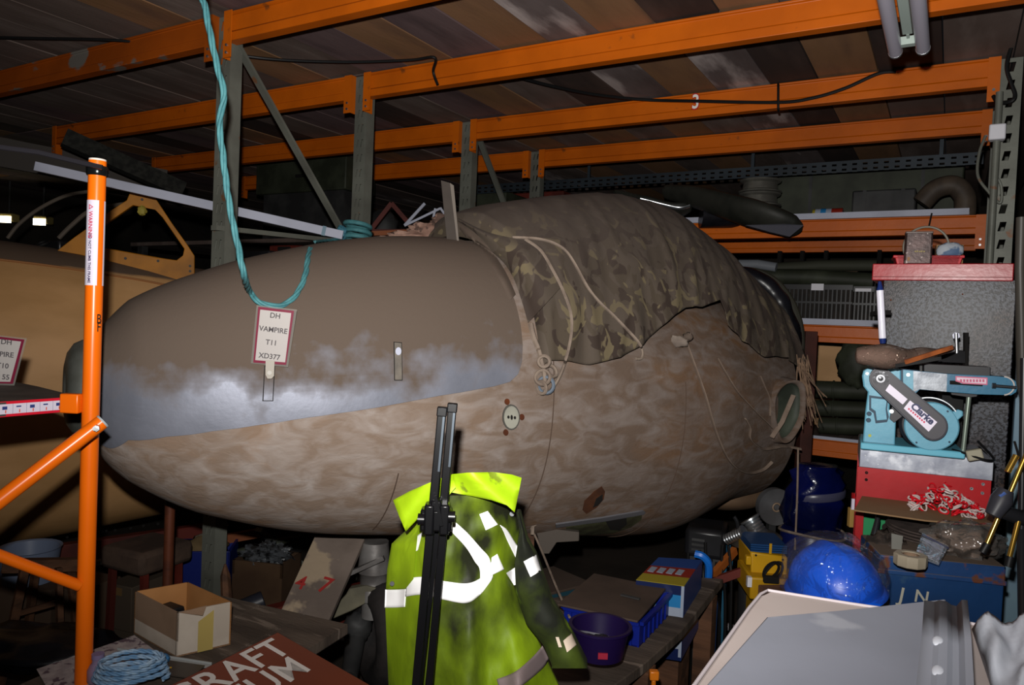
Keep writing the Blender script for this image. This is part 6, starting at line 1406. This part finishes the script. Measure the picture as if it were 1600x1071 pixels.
# blue-green box left of the crate
def solid_box(name, label, cat, u, v, d, yaw, w_, dp, h, mt, lidmt=None, part='body', base=True, basemt=None, tiltz=0):
    """box whose top front edge centre is at pixel (u,v)"""
    M_ = FR(u, v, d, yaw=yaw); t = thing(name, label, cat, M_); B(M_).box(-w_/2, w_/2, 0, dp, -h, 0).out(part, mt, t, bevel=.003)
    if lidmt: B(M_).box(-w_/2-.003, w_/2+.003, -.003, dp+.003, -.001, .008).out('lid', lidmt, t, bevel=.002)
    if base: B(M_).box(-w_/2+.01, w_/2-.01, .01, dp-.01, -M_.translation.z, -h-.001).out('stand', basemt or m_brownw, t)
    return t, M_
solid_box('wooden_case', 'dusty brown-topped teal case between the jacket sleeve and the blue crate', 'case', 880, 925, 2.55, 38, .26, .2, .09, mat('case_teal', '#163540', rough=.6), mat('case_top', '#3c3029', '#33281f', 6, .9))
# crate + board on a plank bench
zc1 = P(995, 975, 2.1).z; zc0 = P(1012, 1006, 2.1).z-.02
t = thing('plank_bench', 'brown plank bench carrying the purple bucket, the blue crate and the bright carton', 'bench', Matrix.Translation(onz(980, 1010, zc0)-UP*zc0)); 
pl_ = [onz(u, v, zc0) for u, v in ((800, 1035), (860, 935), (1062, 900), (1130, 905), (1066, 985), (1010, 1035), (955, 1075), (870, 1110))]
B().ext(pl_, UP*-.03).out('top', m_bench, t, bevel=.003)
cp_ = sum(pl_, Vector())/len(pl_); 
for p in (pl_[1], pl_[3], pl_[5], pl_[7]): q = p.lerp(cp_, .2); B().box(q.x-.03, q.x+.03, q.y-.03, q.y+.03, 0, zc0-.03).out('leg', m_brownw, t)
tc4 = [onz(u, v, zc1) for u, v in ((1000, 972), (1046, 926), (932, 905), (882, 946))]
cr = thing('blue_crate', 'ribbed blue plastic crate under a flat brown board', 'crate', Matrix.Translation(tc4[0]+UP*(zc0-zc1)))
m_cr2 = mat('crate_blue', '#091a70', rough=.4)
hC = zc1-zc0; cc4 = sum(tc4, Vector())/4
for i in range(4):
    a, c = tc4[i], tc4[(i+1) % 4]; nin = (cc4-(a+c)/2).normalized()*.005
    B().ext([a-UP*hC, c-UP*hC, c-UP*.003, a-UP*.003], nin).out('side', m_cr2, cr)
    for k in range(1, 7 if i in (0, 2) else 10):
        p = a.lerp(c, k/(7 if i in (0, 2) else 10)); B().bar(p-UP*hC*.97-nin*.4, p-UP*.006-nin*.4, .005, .006).out('rib', m_cr2, cr)
    B().bar(a-UP*.006-nin, c-UP*.006-nin, .012, .01).out('rim', m_cr2, cr)
B().ext([p-UP*hC for p in tc4], UP*.004).out('bottom', m_cr2, cr)
bd = [onz(u, v, zc1+.004) for u, v in ((871, 947), (928, 899), (1041, 922), (996, 974))]
tag(B().ext(bd, UP*.006).out('flat_board', mat('board_brown', '#453830', '#3a2f28', 5, .8, 0, .2), origin=Matrix.Translation(bd[0]), bevel=.001), 'flat brown board laid across the blue crate', 'board')
q = onz(985, 934, zc1+.012); simple('steel_bracket', 'small dark steel bracket lying on the flat brown board', 'bracket', B(Matrix.Translation(q)).box(-.03, .03, -.006, .006, 0, .004), m_dgrey, Matrix.Translation(q))
# purple bucket
zbk = P(938, 972, 1.95).z; cbk = onz(938, 978, zbk); Rb = 46*1.95/F; Mb = Matrix.Translation(cbk-UP*.075)
t = thing('purple_bucket', 'dark purple plastic bucket in front of the blue crate', 'bucket', Mb)
b = B(Mb); b.lathe([(Rb*.8, 0), (Rb*.97, .07), (Rb*1.06, .072), (Rb*1.06, .078), (Rb*.95, .078), (Rb*.94, .07), (Rb*.78, .004), (0, .004)], (0, 0, 0), UP, 40, capa=True); b.out('pail', mat('bucket_purple', '#170b33', rough=.4), t, smooth=40)
b = B(Mb); b.torus((0, 0, .045), Rb*.72, .004, (.0, .35, 1), 30, 6, a0=-.4, a1=2.9); b.out('handle', mat('handle_grey', '#6a6a70', rough=.4), t)
b = B(Mb); b.ell((0, 0, .025), Rb*.7, Rb*.6, .02, 22, 10, .4, 4); b.out('contents', mat('contents_dark', '#1c1a1b', rough=.6), t, smooth=80)
B(Mb).box(-.012, .012, -.002, .002, .02, .035, Matrix.Rotation(YAW, 4, 'Z') @ Matrix.Translation((.0, -Rb*.93, 0))).out('red_mark', mat('mark_red', '#8c1a30'), t)
B(Mb).box(-.05, .05, -.05, .05, -(cbk.z-.075)+zc0 if False else 0, 0.001)
# bright detergent carton
zq = onz(1069, 917, 0); Dq = 2.35; z1q = P(1069, 917, Dq).z
tq = [onz(u, v, z1q) for u, v in ((1069, 917), (994, 907), (1029, 872), (1097, 876))]; hq = up_to(tq[0], 1040)
hq = (tq[0].z-P(1062, 1035, Dq).z)
ct_ = thing('printed_carton', 'bright printed carton with blue, red and yellow bands, right of the blue crate', 'carton', Matrix.Translation(tq[0]-UP*hq))
m_q = {k: mat('print_'+k, c_, rough=.35) for k, c_ in dict(navy='#0e1a42', cyan='#206a9e', white='#8790a0', yellow='#8c7e20', red='#7c2014', blue='#143a78').items()}
cq = sum(tq, Vector())/4
B().ext([cq+(p-cq)*.98-UP*hq for p in tq], UP*(hq*.995)).out('box', m_q['navy'], ct_)
def qface(a, c, z0, z1, mt, nm, o=.001):
    out_ = ((a+c)/2-cq); out_.z = 0; out_ = out_.normalized()*o
    B().ext([a-UP*z1+out_*.2, c-UP*z1+out_*.2, c-UP*z0+out_*.2, a-UP*z0+out_*.2], out_).out(nm, mt, ct_)
for z0, z1, k in ((0, .03, 'navy'), (.03, .07, 'cyan'), (.07, .12, 'white'), (.12, .155, 'yellow'), (.155, .2, 'white'), (.2, hq, 'navy')): qface(tq[1], tq[0], z0, min(z1, hq), m_q[k], 'printed_band')
qface(tq[0]+(tq[1]-tq[0])*.06, tq[0], 0, hq*.95, m_q['white'], 'white_edge', .002); qface(tq[0], tq[3], 0, hq, m_q['blue'], 'side_print')
for f0, f1, k in ((0, .28, 'yellow'), (.28, .62, 'red'), (.62, 1, 'blue')):
    a, c, e_, g_ = tq[1].lerp(tq[2], f0), tq[0].lerp(tq[3], f0), tq[0].lerp(tq[3], f1), tq[1].lerp(tq[2], f1); B().ext([a, c, e_, g_], UP*.0015).out('top_print', m_q[k], ct_)
for i in range(4):
    a = tq[1].lerp(tq[0], .12+.2*i).lerp(tq[2].lerp(tq[3], .12+.2*i), .36); B().bar(a+UP*.002, a+(tq[2]-tq[1])*.2+UP*.002, .02, .001, UP).out('top_lettering', m_q['white'], ct_)
for i, z in enumerate((.125, .150)): qface(tq[0].lerp(tq[1], .14), tq[0].lerp(tq[1], .4), z, z+.014, m_q['red'], 'red_lettering', .003)
b = B(); b.box(cq.x-.06, cq.x+.06, cq.y-.06, cq.y+.06, 0, tq[0].z-hq-.001); simple('carton_stand', 'dark block under the bright printed carton', 'block', b, m_brownw, Matrix.Translation((cq.x, cq.y, 0)))
# orange knob near the floor, floor fitting
M_ = FR(1023, 1058, 1.95); simple('orange_lamp', 'small orange marker light low beside the plank bench', 'light', B(M_).box(-.012, .012, 0, .02, -.012, .012).cyl((0, .01, -.012), (0, .01, -M_.translation.z), .006, seg=8), mat('amber', '#c06a18', rough=.3), M_, bevel=.003)
q = onz(1132, 985, .01); t = thing('pipe_fitting', 'small pale pipe fitting with a red ring lying on the floor', 'fitting', Matrix.Translation(q)); B(MW[t.name]).cyl((0, 0, .02), (.05, .0, .02), .02, .016, 14).out('body', m_white, t, smooth=40); B(MW[t.name]).torus((.06, 0, .02), .02, .006, (1, 0, 0), 16, 6).out('ring', m_red, t)
# motor, blue hose, gas bottle
M_ = FR(1105, 848, 3.0, yaw=-20); t = thing('dark_generator', 'dark box-shaped motor housing with cut-out handle behind the bright carton', 'motor', M_)
B(M_).box(-.09, .07, 0, .2, -.07, .05).out('housing', m_blackpl, t, bevel=.02); B(M_).torus((.05, .1, .05), .06, .008, (0, 1, .0), 20, 8, a0=0, a1=PI).out('handle', m_blackpl, t); B(M_).box(-.07, .05, 0.02, .18, -M_.translation.z, -.07).out('stand', m_dgrey, t)
for k in range(3): B(M_).box(-.06, -.01, -.004, 0, -.04+.02*k, -.03+.02*k).out('vent', m_dgrey, t)
cable([P(1086, 866, 2.75), P(1098, 870, 2.74), P(1107, 882, 2.74), P(1107, 905, 2.76), P(1104, 925, 2.78), P(1100, 960, 2.78)], .014, 'thick bright blue hose bent behind the printed carton', 'hose', 'hose', mat('hose_blue', '#1560b8', rough=.3))
M_ = FR(1108, 955, 2.75); g0 = -M_.translation.z; t = thing('gas_bottle', 'blue gas bottle standing on the floor right of the printed carton', 'gas bottle', M_); b = B(M_); r0 = .038
b.lathe([(r0*.8, g0), (r0, g0+.01), (r0, .02), (r0*.85, .06), (r0*.4, .085), (r0*.3, .1), (0, .1)], (0, 0.03, 0), UP, 28, capa=True).out('cylinder', mat('gas_blue', '#105cb4', rough=.35), t, smooth=60)
B(M_).cyl((0, .03, .1), (0, .03, .125), .010, seg=10).out('valve', m_brass, t)
for i, (u, v, d, a, lb) in enumerate(((1140, 880, 2.9, 20, 'tilted orange scrap bar left of the yellow transformer'), (1128, 905, 2.85, -35, 'short red-brown scrap bar above the gas bottle'), (1148, 860, 3.05, 60, 'dull blue scrap bracket beside the orange bar'))):
    M_ = FR(u, v, d, yaw=a); b = B(M_); b.bar((-.07, 0, -.04), (.06, .05, .03), .02, .03); b.bar((-.06, .02, -.04), (-.06, .02, -M_.translation.z), .012, .012)
    simple('scrap_bar', lb, 'scrap', b, (mat('scrap_or', '#8a4a1a', rough=.6), m_dred, mat('scrap_blue', '#1d4d66', rough=.5))[i], M_)
for k in range(8):
    u = 1075+k*9; v = 905+18*math.sin(k*1.7); pp = [P(u, v-40, 2.95), P(u+6*math.sin(k), v, 2.9), P(u+4, v+50, 2.9), P(u+8*math.cos(k), v+90, 2.9)]
    pp[-1] = Vector((pp[-1].x, pp[-1].y, .01))
    cable(pp, .006, ('thin dark cable', 'dusty dark cable')[k % 2]+' number %s from the left hanging in the gap behind the carton' % ('one two three four five six seven eight'.split()[k]), 'cable', 'cable', m_blk)
# yellow transformer
M_ = FR(1205, 900, 2.75, yaw=-4); t = thing('yellow_transformer', 'yellow site transformer with a blue vented top and a coiled black lead', 'transformer', M_); b = B(M_); m_yel = mat('transformer_yellow', '#b98c10', '#a67c0c', 5, .45); k = 2.75/F
B(M_).pext([(1173, 863), (1231, 871), (1230, 925), (1174, 925)], 0, .2).out('case', m_yel, t, bevel=.006)
b = B(M_); b.pbox(1166, 870, 1175, 884, -.01, .02); b.out('lug', m_yel, t, bevel=.004)
b = B(M_); b.pbox(1172, 905, 1250, 940, -.06, .15); b.out('lower_case', m_yel, t, bevel=.006)
B(M_).box(-.05, .06, -.03, .14, -M_.translation.z, b.px(1205, 940, -.06).z).out('foot', m_yel, t)
for i in range(4): b = B(M_); b.pbox(1173, 852+i*3.4, 1230, 854.2+i*3.4, .01, .18); b.out('vent_fin', mat('fin_blue', '#163a66', rough=.4), t)
b = B(M_); b.pbox(1202, 850, 1206, 866, -.002, .0); b.out('yellow_strap', m_yel, t)
for u, v in ((1181, 868), (1223, 875)): b = B(M_); p_ = b.px(u, v, 0); b.cyl(p_, p_+Vector((0, -.003, 0)), .004, seg=8).out('screw', m_slot, t)
b = B(M_); b.torus(b.px(1208, 895, -.04), .045, .006, (.1, -1, .3), 26, 6, sy=.5); b.torus(b.px(1205, 892, -.05), .035, .006, (.2, -1, .1), 26, 6, sy=.6); b.out('lead', m_blk, t, kind='stuff')
b = B(M_); b.pbox(1194, 902, 1218, 913, -.08, -.06); b.out('dark_socket', m_slot, t, bevel=.003)
b = B(M_); b.pbox(1168, 903, 1175, 918, -.07, -.05); b.out('white_catch', m_white, t)
# cans and reel
for u, v, d, ax_, r_, L_, lb in ((1148, 838, 2.95, (.6, -.5, .5), .022, .08, 'small bright ribbed can, left of the pair above the transformer'), (1183, 828, 3.0, (-.5, .3, .75), .034, .09, 'larger bright ribbed can, right of the pair above the transformer')):
    M_ = FR(u, v, d); b = B(M_); pr_ = []
    for q_ in range(7): pr_ += [(r_, L_*q_/7-L_/2), (r_*.92, L_*(q_+.4)/7-L_/2)]
    b.lathe([(0, -L_/2)]+pr_+[(r_*1.25, L_/2), (r_*1.25, L_/2+.006), (0, L_/2+.006)], (0, 0, 0), ax_, 22); simple('ribbed_can', lb, 'can', b, m_steel, M_, smooth=30)
M_ = FR(1192, 850, 2.92, yaw=0); b = B(M_); b.lathe([(.10, -.03), (.10, .012), (.09, .02), (.03, .035), (.0, .035)], (0, .08, 0), UP, 32, capa=True); t = thing('reel', 'dull steel reel lying flat behind the yellow transformer', 'reel', M_); b.out('flange', mat('reel_grey', '#5a544e', '#48423c', 10, .35, .4), t, smooth=40)
B(M_).cyl((0, .08, -M_.translation.z), (0, .08, -.03), .06, seg=20).out('drum', m_dgrey, t)
# grey pulley wheel
M_ = FR(1213, 793, 3.15, yaw=6, tilt=0); k = 3.15/F; b = B(M_); rr_ = 29*k
b.lathe([(0, .0), (.01, 0), (.014, -.004), (.018, -.004), (.020, .002), (rr_*.92, .004), (rr_, .0), (rr_, .03), (0, .03)], (0, 0, 0), (0, 1, 0), 40); t = thing('pulley', 'grey disc wheel with a ringed hub hanging under the tail of the hull', 'wheel', M_); b.out('disc', mat('wheel_grey', '#4a4a4c', '#3c3b3c', 8, .6), t, smooth=35)
B(M_).torus((0, -.004, 0), .017, .0035, (0, 1, 0), 24, 8).out('hub_ring', mat('hub_brown', '#7a6654', rough=.5), t)
B(M_).bar((0, .04, 0), (0, .05, -M_.translation.z), .03, .03).out('stand', m_dgrey, t)
cable([P(1247, 700, 3.0), P(1246, 760, 3.0), P(1244, 815, 2.98), P(1242, 860, 2.96)], .004, 'pale tape hanging down between the pulley and the blue bundle', 'cord', 'cord', m_web)
# blue wrapped bundle and drum
M_ = FR(1290, 790, 3.0); k = 3.0/F; b = B(M_); m_bw = mat('blue_wrap', '#060c3c', '#040829', 5, .15, 0, 1, 16)
R_ = []
for i, (z, w_) in enumerate(((-44, 41), (-40, 44), (-20, 45), (0, 43), (8, 40), (14, 42), (30, 40), (46, 36), (52, 28), (57, 30))):
    R_.append([Vector((math.cos(a)*w_*k*(1+.55*noise.noise(Vector((math.cos(a)*1.6, math.sin(a)*1.6, z*.05)))+.12*noise.noise(Vector((math.cos(a)*6, math.sin(a)*6, z*.15)))), math.sin(a)*w_*k*.8+.09, z*k)) for a in (2*PI*q_/36 for q_ in range(36))])
b.rings(R_, True, True, True); t = thing('wrapped_bundle', 'bundle wrapped in shiny dark blue plastic with a grey tape band', 'bundle', M_); b.out('wrapping', m_bw, t, smooth=80)
b = B(M_); R_ = [[Vector((math.cos(a)*w_*k, math.sin(a)*w_*k*.82+.09, (z+math.cos(a)*5)*k)) for a in (2*PI*q_/36 for q_ in range(36))] for z, w_ in ((4, 42.5), (6, 44), (15, 44), (17, 42.5))]; b.rings(R_, True, False, False); b.out('tape_band', mat('band_grey', '#3c3c50', rough=.3), t, smooth=80)
M_ = FR(1288, 845, 2.92); k = 2.92/F; t = thing('blue_drum', 'navy blue drum with a pale rope round its rim under the wrapped bundle', 'drum', M_); b = B(M_)
b.lathe([(.115, -M_.translation.z), (.12, -.3), (.122, 0), (.118, .006), (.0, .006)], (0, .12, 0), UP, 36, capa=True); b.out('drum_body', mat('drum_navy', '#0c1446', rough=.35), t, smooth=40)
b = B(M_); pp = [Vector((math.cos(a)*.126, .12+math.sin(a)*.126, .004+.008*math.sin(a*2))) for a in (2*PI*q_/40 for q_ in range(41))]; b.tube(pp, .0055, 6); b.out('rim_rope', m_cord, t)
# padlock & tan block left of stand leg
M_ = FR(1336, 805, 2.35); t = thing('hanging_tags', 'small tan wooden block and red-white tag hanging left of the red stand leg', 'tags', M_); b = B(M_); b.pbox(1328, 795, 1338, 825, 0, .02); b.out('wood_block', mat('block_tan', '#8a6c38', rough=.7), t, bevel=.002); b = B(M_); b.pbox(1331, 780, 1337, 797, -.005, .0); b.out('tag', m_stick, t); b = B(M_); b.pbox(1334, 772, 1342, 780, -.005, .01); b.out('red_tie', m_red, t)
# dark red-brown wooden post
p_ = P(1269, 518, 3.7); t = tag(B(Matrix.Translation((p_.x, p_.y, 0)) @ Matrix.Rotation(YAW, 4, 'Z')).box(-.03, .03, 0, .06, 0, p_.z).out('timber_post', mat('timber_red', '#3e1d16', '#2c1510', 5, .7), bevel=.003), 'dark red-brown timber post standing right of the tail and the frayed cords', 'post')

# ------------------------------------------------------------------ contents of the far shelves
YS = 5.0
def shelf_pt(u, z): return onz(u, 500, z)
def sh(u, v, y=4.9): return ony(u, v, y)
# rims stack
q = sh(1187, 305, 4.95); zsh = 2.07+.118; M_ = Matrix.Translation((q.x, q.y, zsh))
simple('packing_block', 'dark block under the stacked wheel rims on the upper shelf', 'block', B(M_).box(-.09, .09, -.09, .09, 0, .12), m_dgrey, M_, bevel=.004)
for i in range(2):
    b = B(Matrix.Translation((q.x, q.y, zsh+.12+.085*i))); b.lathe([(.06, 0), (.13, .0), (.135, .008), (.11, .018), (.105, .06), (.125, .07), (.13, .08), (.12, .082), (.06, .075), (.06, 0)], (0, 0, 0), UP, 36); simple('wheel_rim', ('lower steel wheel rim of the pair on the upper shelf', 'upper steel wheel rim of the pair on the upper shelf')[i], 'wheel rim', b, mat('rim_steel', '#84827a', '#6c6a64', 9, .3, .6), Matrix.Translation((q.x, q.y, zsh+.12+.085*i)), smooth=35)
q = sh(1260, 322, 4.95); 
for i, (u, r_) in enumerate(((1258, .12),)):
    b = B(Matrix.Translation((q.x, q.y, zsh))); b.lathe([(.05, 0), (r_, 0), (r_*1.02, .01), (r_*.7, .03), (r_*.68, .05), (.05, .05), (.05, 0)], (0, 0, 0), UP, 32); simple('wheel_rim', 'single shallow wheel rim right of the stacked pair on the upper shelf', 'wheel rim', b, mat('rim_steel2', '#7a776c', rough=.35, metal=.5), Matrix.Translation((q.x, q.y, zsh)), smooth=35)
# aluminium fairings wrapped in plastic
m_fair = mat('dull_alu_green', '#2b2b26', '#1f201c', 6, .55, .1, .3, 20)
b = B(); pts = [P(1040, 300, 4.75), P(1085, 308, 4.6), P(1140, 324, 4.4), P(1200, 341, 4.25), P(1236, 353, 4.22), P(1254, 356, 4.2)]; sp3 = spline(pts, 6); b.tube(sp3, 0, 16, [lerp(i/len(sp3), [0, .2, .5, .8, 1], [.05, .08, .10, .075, .012]) for i in range(len(sp3))], flat=.6); simple('alu_fairing', 'long dark aluminium fairing in torn plastic sticking out over the upper shelf', 'fairing', b, m_fair, at(1120, 305, 4.75), smooth=80)
b = B(); pts = [P(960, 300, 4.9), P(1000, 316, 4.75), P(1045, 328, 4.7), P(1080, 325, 4.68)]; sp3 = spline(pts, 6); b.tube(sp3, 0, 14, [lerp(i/len(sp3), [0, .4, .8, 1], [.02, .07, .06, .02]) for i in range(len(sp3))], flat=.5); simple('alu_fairing', 'shorter dark fairing with a pale edge just behind the cover hump', 'fairing', b, m_fair, at(1000, 316, 4.75), smooth=80)
b = B(); b.tube(spline([P(1000, 312, 4.62), P(1040, 322, 4.6), P(1062, 326, 4.58), P(1078, 322, 4.58)], 6), .012, 8, flat=.4); simple('pale_offcut', 'pale metal offcut with a hooked end behind the cover hump', 'offcut', b, m_steel, at(1040, 322, 4.6))
b = B(); b.ext([P(1165, 352, 4.15), P(1225, 350, 4.12), P(1256, 352, 4.12), P(1234, 370, 4.12), P(1205, 363, 4.13)], FW*.02); simple('torn_plastic', 'shiny torn plastic flap at the tip of the long fairing', 'plastic', b, mat('shiny_film', '#4a4a52', rough=.1, bump=1, sc_=8, bsc=20), at(1225, 355, 4.5))
b = B(); b.tube([P(1095, 340, 4.6), P(1180, 345, 4.6)], 0, 16, [.07, .05], flat=.8); simple('black_cowl', 'black cowl lying under the long fairing', 'cowl', b, m_blackwrap, at(1095, 340, 4.6), smooth=80)
# long dark green tube + cartridge box etc.
for (u0, v0, u1, v1, y, mt, nm, lb, ct) in (
    (1215, 262, 1505, 300, 5.35, m_dgreen, 'green_board_stack', 'long dark green panel at the back of the upper shelf', 'board'),
    (1332, 296, 1430, 330, 5.1, m_dgrey, 'steel_chest', 'dark grey steel chest on the upper shelf, right of the small bright tin', 'chest'),
    (1225, 445, 1330, 500, 4.85, m_blackpl, 'black_crate', 'black slatted plastic crate with a white label on the middle shelf', 'crate'),
    (1334, 448, 1368, 498, 4.8, m_blackpl, 'black_crate', 'narrow black crate behind the left edge of the cabinet', 'crate')):
    c_ = ony((u0+u1)/2, (v0+v1)/2, y); M_ = WF(c_.x, c_.y, c_.z); b = B(M_); x0, x1 = ony(u0, v0, y).x-c_.x, ony(u1, v1, y).x-c_.x; z1_, zb_ = ony((u0+u1)/2, v0, y).z-c_.z, (zsh if v0 < 400 else 1.46+.118)-c_.z
    M2_ = WF(c_.x, c_.y, c_.z+zb_); t = thing(nm, lb, ct, M2_)
    if nm == 'black_crate':
        n_ = 16 if u1-u0 > 60 else 6
        B(M_).box(x0, x1, .02, .3, zb_, z1_*.9).out('inner', mat('crate_inner', '#191614', '#241e1a', 20, .8), t)
        for k in range(n_): xk = x0+(x1-x0)*(k+.5)/n_; B(M_).box(xk-.004, xk+.004, 0, .012, zb_, z1_).out('slat', mt, t)
        for z in (zb_, (zb_+z1_)/2, z1_-.03): B(M_).box(x0, x1, -.004, .0, z, z+(.012 if z < z1_-.04 else .03)).out('rail', mt, t)
        if n_ > 10: B(M_).box((x0+x1)/2-.035, (x0+x1)/2+.035, -.01, -.005, z1_-.035, z1_+.005).out('label', m_white, t)
        else: B(M_).box(x0+.01, x1-.03, -.01, -.005, z1_-.03, z1_-.012).out('label', m_white, t)
    else:
        B(M_).box(x0, x1, 0, .25, zb_, z1_).out('body', mt, t, bevel=.01)
        for k in (.2, .8): xk = x0+(x1-x0)*k; B(M_).box(xk-.01, xk+.01, -.004, 0, zb_, z1_).out('strap', m_dgrey, t)
# bright tin
q = sh(1300, 331, 4.8); M_ = WF(q.x, q.y, zsh); t = thing('printed_tin', 'small bright printed tin lying on the upper shelf edge', 'tin', M_)
B(M_).cyl((-.09, 0, .035), (.0, 0, .035), .033, seg=20).out('tin_body', m_q['white'], t, smooth=60); B(M_).cyl((-.06, 0, .035), (-.03, 0, .035), .0335, seg=20).out('blue_print', m_q['cyan'], t, smooth=60); B(M_).cyl((.0, 0, .035), (.06, 0, .035), .033, seg=20).out('red_print', m_q['red'], t, smooth=60); B(M_).cyl((-.105, 0, .035), (-.09, 0, .035), .03, seg=20).out('yellow_cap', m_q['yellow'], t, smooth=60)
# curved duct
b = B(); pp = spline([ony(1440, 318, 4.85), ony(1462, 296, 4.85), ony(1490, 290, 4.85), ony(1506, 305, 4.85), ony(1508, 325, 4.85), ony(1506, 340, 4.85)], 6); b.tube(pp, .055, 16); simple('curved_duct', 'curved dull tan duct at the right end of the upper shelf', 'duct', b, mat('duct_tan', '#4b4036', '#3a312a', 10, .6), Matrix.Translation(pp[0]), smooth=60)
b = B(); b.bar(ony(1352, 333, 4.7), ony(1455, 331, 4.7), .02, .01); simple('pale_batten', 'thin pale batten lying along the front of the upper shelf', 'batten', b, m_cb, Matrix.Translation(ony(1352, 333, 4.7)))
q = sh(1452, 345, 4.625); simple('hook', 'small dark hook over the pale shelf edge at the right', 'hook', B(Matrix.Translation(q)).bar((0, 0, -.03), (.01, 0, .04), .012, .008), m_slot, Matrix.Translation(q))
# middle shelf: tubes, bundles
z2 = 1.46+.118
for i, (u0, v0, u1, v1, r_, mt, nm, lb) in enumerate(((1155, 413, 1213, 418, .03, mat('tube_pale', '#6c7076', rough=.4), 'grey_tube', 'pale grey tube end just right of the cover hump'), (1180, 432, 1365, 440, .05, m_dgreen, 'green_roll', 'long dark green roll lying above the black crates'), (1200, 420, 1370, 415, .035, mat('roll_olive', '#33342a', rough=.7), 'olive_roll', 'thin olive roll above the green one'), (1250, 425, 1340, 428, .03, mat('roll_brown', '#4a3b2c', rough=.8), 'brown_roll', 'short brown roll between the olive and green rolls'))):
    a, c = ony(u0, v0, 4.95+.05*i), ony(u1, v1, 4.95+.05*i); b = B(); b.tube([a, a.lerp(c, .5)+UP*.01, c], r_, 14); simple(nm, lb, 'roll' if 'roll' in nm else 'tube', b, mt, Matrix.Translation(a), smooth=60)
for k, u in enumerate((1220, 1255, 1292, 1375)):
    a = ony(u, 395, 5.45); b = B(); b.box(a.x-.012, a.x+.012, 5.4, 5.45, 1.58, 2.07); simple('back_batten', 'dark upright batten behind the shelf, %s from the left' % ('first', 'second', 'third', 'fourth')[k], 'batten', b, m_slot, Matrix.Translation((a.x, 5.4, 1.58)))
a = ony(1210, 400, 5.5); c = ony(1520, 398, 5.5); simple('back_board', 'dull grey board seen under the upper shelf at the back', 'board', B().box(a.x, c.x, 5.56, 5.58, 1.58, 1.98), mat('backboard', '#4a443e', '#3a352f', 4, .9), Matrix.Translation((a.x, 5.56, 1.58)))
# bottom: olive cases under middle shelf
z3 = .80+.118
for i, (u0, v0, u1, v1, y, lb) in enumerate(((1275, 595, 1345, 622, 4.75, 'top dark olive tube of the pile right of the timber post'), (1272, 625, 1350, 650, 4.72, 'middle dark olive tube of the pile right of the timber post'), (1280, 652, 1352, 678, 4.74, 'bottom dark olive tube of the pile right of the timber post'))):
    a = ony(u0, (v0+v1)/2, y); c = ony(u1+25, (v0+v1)/2+4, y); rr_ = (ony(u0, v0, y).z-ony(u0, v1, y).z)/2; b = B(); b.cyl(a, c, rr_, seg=18); b.torus(a.lerp(c, .3), rr_, .006, (c-a), 24, 6); simple('olive_tube', lb, 'tube', b, m_dgreen, Matrix.Translation(a), smooth=60)
a = ony(1300, 556, 5.2); M_ = WF(a.x, a.y, a.z); b = B(M_); simple('tan_board', 'tan plywood offcut glimpsed behind the timber post', 'board', B(M_).box(-.12, .06, 0, .02, -.5+.0, .06), m_tan, M_)
b = B(); b.ell(ony(1336, 565, 4.7), .10, .06, .14, 18, 12, .3, 3); simple('dark_sack', 'dark lumpy sack behind the left side of the sander', 'sack', b, m_dgreen, Matrix.Translation(ony(1336, 565, 4.7)), smooth=80)
simple('pale_rail', 'thin pale rail just under the middle shelf beam', 'rail', B().bar(ony(1248, 537, 5.45), ony(1345, 539, 5.45), .02, .025), mat('rail_pale', '#7c6d58', rough=.7), Matrix.Translation(ony(1248, 537, 5.45)))
